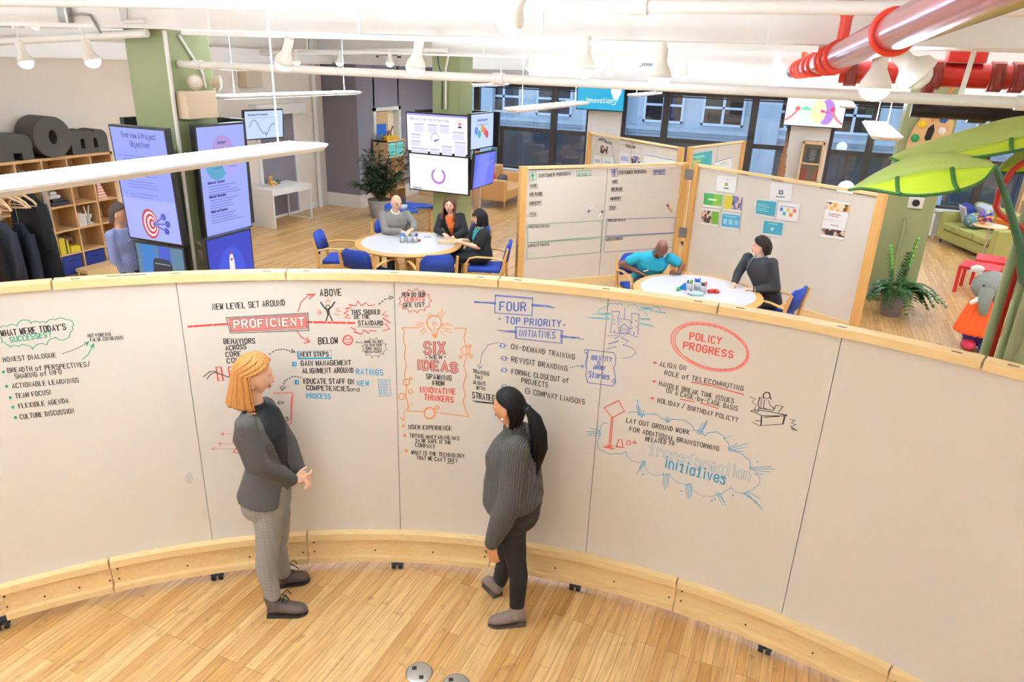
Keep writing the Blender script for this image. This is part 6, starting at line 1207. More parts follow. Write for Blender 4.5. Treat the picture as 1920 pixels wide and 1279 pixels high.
solo('slate_sign', b, [mat('slate_board', '4a4242', .7), mat('chalk', 'd8d0c8', .8)], 'small slate sign with chalk lines inside the birch cabinet', 'sign', loc=((x0+x1)/2, 17.94, 1.393))
solo('red_ornament', MB().box((x0+.08, 17.9, 1.001), (x0+.19, 17.98, 1.24)), RED, 'red box ornament at the left inside the birch cabinet', 'ornament', loc=(x0+.13, 17.94, 1.0)); solo('red_ornament', MB().prism([(-.05, 0), (.05, 0), (.06, .26), (.03, .26)], (x1-.13, 17.95, 1.001), (1, 0, 0), (0, 0, 1), (0, -1, 0), .05), RED, 'red leaning ornament at the right inside the birch cabinet', 'ornament', loc=(x1-.13, 17.94, 1.0))
t = thing('tower_model', 'brown model of a stepped tower before the right window pier', 'model', (-.75, 17.7, .56)); TB = mat('brown_card_model', '8a5a38', .8, noise=.25, nscale=40)
solo_b = MB()
for z0, z1, w_ in ((0, .35, .2), (.35, .75, .16), (.75, 1.0, .12), (1.0, 1.14, .08), (1.14, 1.24, .05)): solo_b.box((-.75-w_/2, 17.7-w_/2, .0+z0+.56), (-.75+w_/2, 17.7+w_/2, z1+.56))
part('tower', solo_b, TB, t); part('spire', MB().cyl((-.75, 17.7, 1.8), (-.75, 17.7, 2.05), .02, .004, n=8), TB, t); part('stand', MB().box((-.9, 17.55, 0), (-.6, 17.85, .56)), BIRCH, t)
c = V((.52, 14.0, 1.40)); t = thing('globe_lamp', 'white globe lamp showing above the folding whiteboard', 'lamp', (c.x, c.y, 0)); part('globe', MB().ell(c, .14, 24, 16), mat('globe_glow', 'fff6e8', .5, emit=2.5), t); part('pole', MB().cyl((c.x, c.y, .02), c, .015, n=8), CHROME, t); part('base', MB().lathe([(0, 0), (.15, 0), (.14, .02), (0, .025)], (c.x, c.y, 0), 24), CHROME, t)
bx0, bx1, by0, by1, bz = 3.98, 5.2, 17.75, 18.05, 1.62
t = thing('tall_bookcase', 'oak bookcase full of books at the right edge behind the green sofa', 'shelf', (4.5, 17.9, 0))
part('case', MB().box((bx0, by0, 0), (bx0+.03, by1, bz)).box((bx1-.03, by0, 0), (bx1, by1, bz)).box((bx0, by0, bz-.03), (bx1, by1, bz)).box((bx0, by1-.02, 0), (bx1, by1, bz)), OAKV, t)
for k in range(5): part('shelf_board', MB().box((bx0+.03, by0, .02+k*.32), (bx1-.03, by1-.02, .045+k*.32)), OAKV, t)
rg = random.Random(6); x = 0
for k in range(2, 5):
    x = bx0+.04
    while x < bx0+.75:
        w_ = rg.uniform(.025, .05); h = rg.uniform(.2, .27); cc = rg.choice(['8a4a38', 'c8b8a0', '3a5a78', 'b87a4a', '5a6a4a', 'd8d0c4'])
        solo('book', MB().box((x, by0+.03, .046+k*.32), (x+w_-.003, by1-.05, .046+k*.32+h)), mat('spine_'+cc, cc, .6), 'book on %s of the oak bookcase' % ('the third shelf', 'the fourth shelf', 'the top shelf')[k-2], 'book', 'books on %s of the oak bookcase' % ('the third shelf', 'the fourth shelf', 'the top shelf')[k-2], loc=(x, by0+.1, .046+k*.32)); x += w_
# floor boxes
def floorbox(px, py, label):
    p = atz(px, py); t = thing('floor_outlet', label, 'outlet', p, .5, group='steel floor outlets')
    part('cover', MB().lathe([(0, .0005), (.078, .0005), (.076, .005), (.066, .007), (0, .007)], (0, 0, 0), 36), CHROME, t, False)
    part('socket', MB().box((-.04, .018, .0065), (-.015, .043, .0078)), BLACKP, t, False); part('socket', MB().box((.0, -.05, .0065), (.025, -.025, .0078)), BLACKP, t, False)
floorbox(786, 1262, 'round steel floor outlet on the left at the bottom edge'); floorbox(855, 1284, 'round steel floor outlet cut off by the bottom edge')
# ================= people =================
def frame(f, tilt=0, up=V((0, 0, 1))):
    """rotation with columns right, forward, up; tilt leans the up vector sideways"""
    f = V(f).normalized(); r = f.cross(up).normalized(); u = r.cross(f); q = Quaternion(f, tilt); r, u = q@r, q@u
    return Matrix(((r.x, f.x, u.x), (r.y, f.y, u.y), (r.z, f.z, u.z)))
def g(x, s): return math.exp(-(x/s)**2)
def face_pt(a, b, male):
    """head surface: a = azimuth from the nose, b = latitude; local x right, y forward, z up"""
    x, y, z = math.sin(a)*math.cos(b), math.cos(a)*math.cos(b), math.sin(b)
    px, py, pz = .075*x, .096*y, .122*z
    if pz < -.01:
        t = (-.01-pz)/.112; px *= 1-.38*t**1.3; py *= (1-.1*t) if y > 0 else (1-.45*t)
    if y > 0:
        py -= .006*g(px, .06)*0; n = g(px, .0125)
        prof = max(0, min(1, (.022-pz)/.052)) if pz > -.032 else max(0, 1-(-.032-pz)/.012)
        py += n*(.031 if male else .027)*prof
        ex = abs(px)-.031; py -= .010*g(ex, .016)*g(pz-.008, .013); py += .005*g(pz-.028, .012)*g(px, .05)
        py += .0075*g(px, .021)*(g(pz+.056, .0055)+g(pz+.068, .006))-.002*g(pz+.062, .003)*g(px, .02)
        py += (.013 if male else .010)*g(px, .024)*g(pz+.1, .014)
    return V((px, py, pz))
def head(b, c, R, s=1.0, male=False):
    n, m = 96, 72; rings = []
    for i in range(m+1):
        la = -PI/2+PI*i/m; la = max(min(la, PI/2-.01), -PI/2+.01)
        rings.append([c+R@(face_pt(2*PI*j/n, la, male)*s) for j in range(n)])
    b.loft(rings)
    for sx in (-1, 1): b.ell(c+R@V((sx*.076*s, -.006*s, -.008*s)), (.011*s, .018*s, .03*s), 12, 8, R)
    return b
def hand(b, w_, d, n, s, curl=.5, sc2=1.0, thumb=1.0):
    w_, d = V(w_), V(d).normalized(); n = V(n); n = (n-d*n.dot(d)).normalized(); s0 = d.cross(n); s = s0 if s0.dot(V(s)) > 0 else -s0
    R = Matrix(((s.x, d.x, n.x), (s.y, d.y, n.y), (s.z, d.z, n.z))); b.ell(w_+d*.045*sc2, (.039*sc2, .055*sc2, .0165*sc2), 14, 10, R); b.caps(w_-d*.02, w_+d*.03*sc2, .025*sc2, .026*sc2)
    for i, L in enumerate((.92, 1.05, 1.0, .8)):
        p = w_+d*.08*sc2+s*(.029-.0195*i)*sc2; a = curl*.5
        for k, (l, r) in enumerate(((.038, .0098), (.026, .009), (.02, .0082))):
            q = p+(d*math.cos(a)-n*math.sin(a))*l*L*sc2; b.caps(p, q, r*sc2, r*.93*sc2, 8); p = q; a += curl*(.75+.1*i)
    p = w_+d*.025*sc2+s*.03*sc2
    for l, r, v in ((.036, .013, s*.75+d*.65-n*.25*thumb), (.03, .011, s*.35+d*.85-n*.5*thumb), (.022, .0095, d*.9-n*.5*thumb)): q = p+v.normalized()*l*sc2; b.caps(p, q, r*sc2, r*.9*sc2, 8); p = q
def remesh(b, name, m, parent, vox=.01, it=4, cut=None, solid=0):
    """fuse overlapping volumes into one continuous skin"""
    local(b, parent); me = mesh_from(b, name, m); o = bpy.data.objects.new(name, me); COL.objects.link(o)
    md = o.modifiers.new('r', 'REMESH'); md.mode = 'VOXEL'; md.voxel_size = vox; sm = o.modifiers.new('s', 'SMOOTH'); sm.factor = .5; sm.iterations = it
    dg = bpy.context.evaluated_depsgraph_get(); me2 = bpy.data.meshes.new_from_object(o.evaluated_get(dg)); o.modifiers.clear(); o.data = me2; me2.name = name; bpy.data.meshes.remove(me)
    if cut:
        bm = bmesh.new(); bm.from_mesh(me2); Mi = parent.matrix_basis; bmesh.ops.delete(bm, geom=[v for v in bm.verts if cut(Mi@v.co)], context='VERTS'); bm.to_mesh(me2); bm.free()
    me2.polygons.foreach_set('use_smooth', [True]*len(me2.polygons)); o.parent = parent
    if not me2.materials: me2.materials.append(m)
    if solid: s = o.modifiers.new('thick', 'SOLIDIFY'); s.thickness = solid; s.offset = -1
    return o
def hairmesh(name, parent, m, c, R, zlen, ph_top=35, ph_ear=95, ph_bot=80, flare=1.0, s=1.0, thick=.014, tmax=1.0, back=.0, lift=.008, wave=.004, n=72):
    """combed cap: strands start at the crown, follow the skull, then hang to zlen below the head centre"""
    rows = []; K_ = 26
    for k in range(K_+1):
        t = k/K_*tmax
        if t < .5: la = PI/2*(1-t/.5*1.0)+.0; rad = math.cos(la); z = .122*math.sin(la); 
        else: la = 0; rad = 1; z = -zlen*(t-.5)/.5
        p0 = 0 if t < .20 else (ph_top*(t-.20)/.08 if t < .28 else (ph_top+(ph_ear-ph_top)*(t-.28)/.14 if t < .42 else ph_ear+(ph_bot-ph_ear)*(t-.42)/.58))
        row = []
        for i in range(n+1):
            u = i/n*2-1; az = PI+u*(PI-math.radians(p0)); w_ = wave*math.sin(u*34)*min(1, t*2)+wave*.6*math.sin(u*71+2)
            f = 1 if t < .5 else 1+(flare-1)*(t-.5)/.5
            rx, ry = (.075+lift+w_)*rad*f, (.096+lift+w_)*rad*f
            x, y = rx*math.sin(az), ry*math.cos(az)
            if t > .5 and y < -.05: y += back*(t-.5)/.5
            zz = z+(lift+w_*.5)*(1-rad)+(.006*math.sin(u*23) if k == K_ else 0)
            row.append(c+R@(V((x, y, zz))*s))
        rows.append(row)
    b = MB(); vs = [p for r in rows for p in r]; b.add(vs, [(k*(n+1)+i, k*(n+1)+i+1, (k+1)*(n+1)+i+1, (k+1)*(n+1)+i) for k in range(K_) for i in range(n)], True)
    o = part(name, b, m, parent); md = o.modifiers.new('thick', 'SOLIDIFY'); md.thickness = thick; md.offset = -.6; return o
def hairmat(name, c1, c2):
    m = wavy(name, c1, c2, 38, 'X', .55, 5); m.node_tree.nodes['Principled BSDF'].inputs['Specular IOR Level'].default_value = .22; return m
class Human:
    def __init__(s, label, loc, F, skin, male=False, vox=.011, rz=None):
        s.t = thing('person', label, 'person', loc, group=None); s.F = V((F[0], F[1], 0)).normalized(); s.Rt = s.F.cross(V((0, 0, 1))); s.skin = skin; s.male = male; s.vox = vox; s.b = MB(); s.J = {}
        n = V((loc[0], loc[1], 0)); s.P0 = n.copy(); s.n = n.normalized()
    def px(s, **kw):
        for k, (x, y, off) in kw.items(): d = ray(x, y); s.J[k] = CAM+d*((s.P0.dot(s.n)+off)/d.dot(s.n))
        return s
    def torso(s, b, rings, infl=0):
        """rings: (centre, right radius, depth radius[, right vector])"""
        out = []; k = len(rings)
        for i, rg_ in enumerate(rings):
            c, rx, ry = rg_[:3]; r = (rg_[3] if len(rg_) > 3 else s.Rt).normalized()
            ax = (rings[min(i+1, k-1)][0]-rings[max(i-1, 0)][0]).normalized(); r = (r-ax*r.dot(ax)).normalized(); f = ax.cross(r)
            out.append([c+r*(rx+infl)*math.copysign(abs(math.cos(a))**.85, math.cos(a))+f*(ry+infl)*math.copysign(abs(math.sin(a))**.85, math.sin(a)) for a in [2*PI*j/32 for j in range(32)]])
        b.loft(out); return b
    def limb(s, b, names, rad, infl=0, sub=1.0):
        P = [s.J[q] if isinstance(q, str) else q for q in names]
        for i in range(len(P)-1):
            q, r1 = P[i+1], rad[i+1]
            if i == len(P)-2 and sub < 1: q = P[i].lerp(P[i+1], sub); r1 = rad[i]+(rad[i+1]-rad[i])*sub
            b.caps(P[i], q, rad[i]+infl, r1+infl, 18)
        return b
    def face(s, c, R, sc2=1.0, brow='5a4030', lip='b0605a', iris='4a3a2a'):
        H = lambda x, y, z: c+R@(V((x, y, z))*sc2)
        eb, ib, lb, bb = MB(), MB(), MB(), MB()
        for sx in (-1, 1):
            eb.ell(H(sx*.031, .0765, .006), (.0125*sc2, .008*sc2, .0065*sc2), 10, 6, R); ib.ell(H(sx*.031, .0838, .006), (.0052*sc2, .002*sc2, .0052*sc2), 8, 6, R)
            bb.tube([H(sx*.014, .0925, .024), H(sx*.03, .0905, .03), H(sx*.048, .078, .026)], [.003*sc2, .0036*sc2, .002*sc2], 6)
        lb.tube([H(-.02, .0855, -.062), H(-.008, .0935, -.058), H(0, .094, -.060), H(.008, .0935, -.058), H(.02, .0855, -.062)], [.0025*sc2, .0046*sc2, .0046*sc2, .0046*sc2, .0025*sc2], 6).tube([H(-.016, .086, -.0665), H(0, .0925, -.069), H(.016, .086, -.0665)], [.0025*sc2, .0052*sc2, .0025*sc2], 6)
        part('eye', eb, mat('eye_white', 'e8e0da', .25), s.t); part('iris', ib, mat('iris_'+iris, iris, .2), s.t); part('lips', lb, mat('lips_'+lip, lip, .45), s.t)
        if brow: part('eyebrow', bb, mat('brow_'+brow, brow, .8), s.t)
    def finish(s, it=2): return remesh(s.b, 'body', s.skin, s.t, s.vox, it)
def boot(h, name, heel, toe, ank, m, sole, top=.15, w_=.042, laces=None, heelh=.025):
    heel, toe = V((heel.x, heel.y, 0)), V((toe.x, toe.y, 0)); d = (toe-heel).normalized(); s = d.cross(V((0, 0, 1))); L = (toe-heel).length; b = MB(); rings = []
    for f, hw, ht in ((0, .55, .06), (.05, .8, .085), (.2, .86, .10), (.38, .88, .095), (.55, .98, .075), (.75, 1.05, .06), (.9, .85, .05), (.98, .45, .035), (1, .2, .025)):
        rings.append([heel+d*L*f+s*w_*hw*math.cos(a)+V((0, 0, .012+max(0, ht*(math.sin(a)*.5+.5)))) for a in [2*PI*j/20 for j in range(20)]])
    b.loft(rings); a0 = heel+d*L*.22; tp = V((ank.x, ank.y, top)); b.cyl(a0+V((0, 0, .05)), tp, .05, .047, n=20)
    o = remesh(b, name, m, h.t, .006, 2); sb = MB(); rr = []
    for f, hw in ((0.0, .6), (.06, .9), (.3, .92), (.6, 1.05), (.8, 1.08), (.95, .7), (1.01, .25)): p = heel+d*L*f; rr.append([p-s*w_*hw, p+s*w_*hw, p+s*w_*hw+V((0, 0, .014)), p-s*w_*hw+V((0, 0, .014))])
    sb.loft(rr, sm=False); sb.obox(heel+d*L*.12+V((0, 0, heelh/2)), d*L*.12, s*w_*.85, V((0, 0, heelh/2))); part('sole', sb, sole, o)
    if laces:
        lb = MB()
        for k in range(5): p = a0+d*(L*.26-.018*k)+V((0, 0, .085+.017*k)); lb.tube([p-s*.02, p+d*.004+V((0, 0, .006)), p+s*.02+V((0, 0, .006))], .004, 6).tube([p+s*.02, p+d*.004+V((0, 0, .004)), p-s*.02+V((0, 0, .01))], .0035, 6)
        p = a0+d*L*.16+V((0, 0, .15)); lb.tube([p, p+d*.03+s*.03+V((0, 0, .012)), p+d*.055+s*.03-V((0, 0, .02)), p+d*.02], .0035, 6).tube([p, p+d*.03-s*.03+V((0, 0, .01)), p+d*.05-s*.035-V((0, 0, .03))], .0035, 6); part('lace', lb, laces, o)
    return o
SK_F = mat('fair_skin', 'e8b596', .5, noise=.03, nscale=9); SK_T = mat('warm_brown_skin', 'c98b5e', .5, noise=.03, nscale=9); SK_L = mat('light_skin', 'e6b296', .5, noise=.03, nscale=9); SK_D = mat('deep_brown_skin', '6b4030', .42, noise=.05, nscale=9)
for m_ in (SK_F, SK_T, SK_L): 
    bs = m_.node_tree.nodes['Principled BSDF']; bs.inputs['Subsurface Weight'].default_value = .08; bs.inputs['Subsurface Radius'].default_value = (.02, .008, .004)
# ---- blonde woman in the charcoal jacket ----
def woman_blonde():
    h = Human('woman with straight blonde hair, charcoal jacket, grey checked trousers and brown laced boots', (-2.66, 2.80, 0), (.93, .36), SK_F, vox=.0065)
    h.P0 = V((-2.62, 2.86, 0)); h.n = h.P0.normalized()
    h.px(pel=(500, 925, 0), waist=(502, 868, 0), chest=(487, 803, 0), neck=(479, 757, 0), head=(476, 704, 0), shR=(461, 797, -.14), shL=(497, 763, .14), elR=(485, 872, -.17), wrR=(547, 900, -.05), elL=(540, 830, .13), wrL=(560, 880, .05), hipR=(499, 938, -.075), hipL=(511, 922, .075), knR=(501, 1038, -.085), anR=(511, 1116, -.10), knL=(522, 1003, .09), anL=(530, 1072, .12))
    J = h.J; u = V((0, 0, 1)); sh = (J['shL']-J['shR']).normalized()*-1; hd = J['head']; R = frame((.80, .58, -.16), .05)
    spine = lambda i=0: [(J['pel']-u*.10, .15, .12), (J['pel'], .168, .128), (J['pel'].lerp(J['waist'], .6), .15, .118), (J['waist'], .132, .103), (J['waist'].lerp(J['chest'], .55), .145, .115), (J['chest']-u*.02, .158, .128), (J['chest'].lerp(J['neck'], .45), .15, .098, h.Rt), (J['neck']-u*.035, .085, .066), (J['neck'], .05, .05)]
    b = h.b; h.torso(b, spine(), -.012); b.caps(J['neck']-u*.03, hd+R@V((0, -.02, -.06)), .052, .048); head(b, hd, R, .98)
    for s_ in 'RL':
        b.ell(J['sh'+s_], .045); h.limb(b, ['sh'+s_, 'el'+s_, 'wr'+s_], [.042, .036, .026]); h.limb(b, ['hip'+s_, 'kn'+s_, 'an'+s_], [.066, .042, .03])
    mid = (J['wrR']+J['wrL'])/2+h.F*.055-u*.012
    hand(b, J['wrR']+(J['wrR']-J['elR']).normalized()*.01, (mid-J['wrR']).normalized()*.8+h.F*.3+u*-.05, -h.Rt*-1, u, .75, .92); hand(b, J['wrL']+(J['wrL']-J['elL']).normalized()*.01, (mid-J['wrL']).normalized()*.7+h.F*.35-u*.25, h.F+u*.3, u, .8, .92)
    h.finish(); h.face(hd, R, .98, 'b98050', 'c26a62', '4a6a80')
    JK = mat('charcoal_jersey', '4f4945', .9, noise=.08, nscale=80, bump=.12); tb = MB(); h.torso(tb, spine()[:-1], .004); tb.cyl(J['neck']-u*.05, J['neck']+u*.012, .066, .056, n=20); remesh(tb, 'black_top', mat('black_knit', '131214', .85), h.t, .009, 3)
    jb = MB(); sp = spine(); sp[0] = (J['pel']+u*.0+h.F*-.01, .178, .138); sp[1] = (J['pel']+u*.05, .166, .128); h.torso(jb, sp[:-1], .012)
    for s_ in 'RL': jb.ell(J['sh'+s_], .062); h.limb(jb, ['sh'+s_, 'el'+s_, 'wr'+s_], [.057, .05, .038], .004, .97)
    def cut(p):
        q = p-J['waist']; f, x = q.dot(h.F), q.dot(h.Rt); z = p.z-J['waist'].z; arm = min((p-(J['wr'+a].lerp(J['el'+a], k))).length for a in 'RL' for k in (0, .2, .4, .6, .8, 1)); arm2 = min((p-J['el'+a].lerp(J['sh'+a], k)).length for a in 'RL' for k in (0, .25, .5, .75, .9, 1))
        if arm < .062 or arm2 < .088: return False
        w_ = min(.115, .035+max(0, z)*.34) if z > -.02 else .045+(-z)*.3
        return f > -.0 and abs(x-.015) < w_ or (p.z > J['neck'].z-.03 and f > -.01)
    remesh(jb, 'jacket', JK, h.t, .008, 4, cut, .008)
    ck = mat('grey_check_wool', '8d857d', .9, bump=.1, nscale=90); nt = ck.node_tree; bs = nt.nodes['Principled BSDF']; tc = nt.nodes.new('ShaderNodeTexCoord'); acc = None
    for ax in 'ZX':
        wv = nt.nodes.new('ShaderNodeTexWave'); wv.bands_direction = ax; wv.inputs['Scale'].default_value = 13; wv.inputs['Distortion'].default_value = .5; nt.links.new(tc.outputs['Object'], wv.inputs[0]); mx_ = nt.nodes.new('ShaderNodeMix'); mx_.data_type = 'RGBA'; mx_.inputs[6].default_value = lin('857d76'); mx_.inputs[7].default_value = lin('918981'); nt.links.new(wv.outputs['Fac'], mx_.inputs[0])
        if acc: m2 = nt.nodes.new('ShaderNodeMix'); m2.data_type = 'RGBA'; m2.inputs[0].default_value = .5; nt.links.new(acc.outputs[2], m2.inputs[6]); nt.links.new(mx_.outputs[2], m2.inputs[7]); nt.links.new(m2.outputs[2], bs.inputs['Base Color'])
        acc = mx_
    pb = MB(); h.torso(pb, spine()[:3], .006); pb.ell(J['hipR']-h.F*.045-u*.03, .105); pb.ell(J['hipL']-h.F*.045-u*.03, .10)
    for s_ in 'RL': ca = J['kn'+s_].lerp(J['an'+s_], .3)-h.F*.018; h.limb(pb, ['hip'+s_, J['hip'+s_].lerp(J['kn'+s_], .5)+h.F*.012, 'kn'+s_, ca, 'an'+s_], [.093, .08, .066, .063, .05])
    remesh(pb, 'trousers', ck, h.t, .009, 4)
    for s_, he, to in (('R', (503, 1152), (577, 1149)), ('L', (523, 1098), (581, 1087))): boot(h, 'boot', atz(*he), atz(*to), J['an'+s_]-h.F*.012, mat('brown_boot_leather', '54433c', .6, noise=.1, nscale=30), mat('dark_boot_sole', '2e2522', .7), .15, .045, mat('dark_lace', '1e1a1c', .7))
    hairmesh('hair', h.t, hairmat('blonde_hair', 'c98d4e', 'a86a34'), hd, R, .178, 40, 98, 76, 1.02, .99, .016, 1.0, -.015, .013, .0035)
    bg = MB().ell(hd+R@V((.079, .004, -.036)), .006, 8, 6); part('earring', bg, mat('pearl', 'f0e8e4', .2), h.t)
# ---- dark haired woman with ponytail ----
def woman_ponytail():
    h = Human('woman with a long black ponytail, charcoal knit jumper, black trousers and taupe ankle boots', (-1.34, 3.34, 0), (-1, .02), SK_T, vox=.0065)
    h.P0 = V((-1.38, 3.33, 0)); h.n = h.P0.normalized()
    h.px(pel=(962, 945, 0), waist=(962, 905, 0), chest=(964, 852, 0), neck=(966, 806, 0), head=(955, 764, 0), shR=(980, 815, .14), shL=(968, 842, -.14), elL=(957, 940, -.19), wrL=(922, 1018, -.13), elR=(960, 890, .17), wrR=(945, 950, .16), hipR=(978, 938, .075), hipL=(962, 958, -.075), knL=(968, 1055, -.08), anL=(969, 1138, -.09), knR=(946, 1032, .10), anR=(937, 1090, .15))
    J = h.J; u = V((0, 0, 1)); hd = J['head']; R = frame((-.99, .06, -.05), -.04)
    spine = [(J['pel']-u*.1-h.F*.02, .15, .125), (J['pel']-h.F*.02, .165, .135), (J['waist'], .14, .12), (J['waist'].lerp(J['chest'], .55), .15, .13), (J['chest'], .16, .135), (J['chest'].lerp(J['neck'], .5), .14, .10), (J['neck']-u*.03, .08, .064), (J['neck'], .05, .05)]
    b = h.b; h.torso(b, spine, -.012); b.caps(J['neck']-u*.03, hd+R@V((0, -.02, -.05)), .05, .047); head(b, hd, R, .95)
    for s_ in 'RL': b.ell(J['sh'+s_], .052); h.limb(b, ['sh'+s_, 'el'+s_, 'wr'+s_], [.045, .036, .025]); h.limb(b, ['hip'+s_, 'kn'+s_, 'an'+s_], [.064, .04, .028])
    dL = (J['wrL']-J['elL']).normalized(); hand(b, J['wrL']+dL*.01, V((-.05, -.05, -1))+h.F*.0-h.F*.25, h.Rt*-1, h.F, .35, .9); hand(b, J['wrR'], V((-.1, 0, -1)), h.Rt, h.F, .4, .9)
    h.finish(); h.face(hd, R, .95, '2a1c16', 'b0604e', '2a1a12')
    KN = wavy('charcoal_rib_knit', '57534e', '433f3b', 26, 'X', .95, 1.5, .5); kb = MB(); sp = list(spine); sp[0] = (J['pel']+u*.005-h.F*.01, .155, .135); sp[1] = (J['pel']+u*.05, .172, .15); sp[2] = (J['waist']+u*.02, .16, .142)
    h.torso(kb, sp[:-1], .022); kb.cyl(J['neck']-u*.04, J['neck']+u*.035+h.F*.01, .072, .062, n=22)
    for s_ in 'RL': kb.ell(J['sh'+s_], .078); h.limb(kb, ['sh'+s_, 'el'+s_, J['el'+s_].lerp(J['wr'+s_], .45), J['el'+s_].lerp(J['wr'+s_], .8), 'wr'+s_], [.066, .066, .066, .05, .038], .006, 1)
    remesh(kb, 'jumper', KN, h.t, .008, 4); pb = MB(); h.torso(pb, spine[:3], .008); pb.ell(J['hipL']-h.F*.03+u*.01, .10).ell(J['hipR']-h.F*.03+u*.01, .10)
    for s_ in 'RL': h.limb(pb, ['hip'+s_, J['hip'+s_].lerp(J['kn'+s_], .5)+h.F*.01, 'kn'+s_, J['kn'+s_].lerp(J['an'+s_], .3)-h.F*.015, 'an'+s_], [.09, .078, .062, .058, .047])
    remesh(pb, 'trousers', mat('black_denim', '121113', .8), h.t, .009, 4); TB_ = mat('taupe_suede', '7b685c', .9, noise=.08, nscale=40)
    for s_, he, to in (('L', (985, 1168), (915, 1172)), ('R', (934, 1120), (909, 1091))): boot(h, 'ankle_boot', atz(*he), atz(*to), J['an'+s_], TB_, mat('brown_stack_heel', '4f4038', .7), .125, .04, None, .035)
    HM = hairmat('black_brown_hair', '150f0d', '080606'); hairmesh('hair', h.t, HM, hd, R, .105, 36, 104, 120, .86, .96, .013, 1.0, .02, .009, .0015)
    kp = hd+R@V((0, -.115, .012)); pt = [hd+R@V((0, -.09, .02)), kp, hd+R@V((0, -.155, -.03)), hd+R@V((0, -.178, -.12)), hd+R@V((0, -.182, -.22)), hd+R@V((0, -.165, -.31)), hd+R@V((0, -.155, -.36))]; tb = MB().tube(pt, [.03, .022, .034, .042, .040, .026, .006], 20); rg = random.Random(9)
    for k in range(60): a = rg.uniform(0, 6.28); o_ = R@V((math.cos(a), math.sin(a), 0)); tb.tube([pt[1]+o_*.018, pt[2]+o_*.034, pt[3]+o_*.044, pt[4]+o_*.044, pt[5]+o_*.032+u*-.0, pt[6]+o_*.018-u*rg.uniform(0, .05)], [.004, .0055, .006, .006, .0045, .0015], 5)
    part('ponytail', tb, HM, h.t); part('hair_tie', MB().cyl(hd+R@V((0, -.108, .014)), hd+R@V((0, -.12, .008)), .028, n=14), BLACKP, h.t); part('earring', MB().ell(hd+R@V((-.084, .004, -.036)), .008, 10, 8), mat('pearl', 'f0e8e4', .2), h.t)
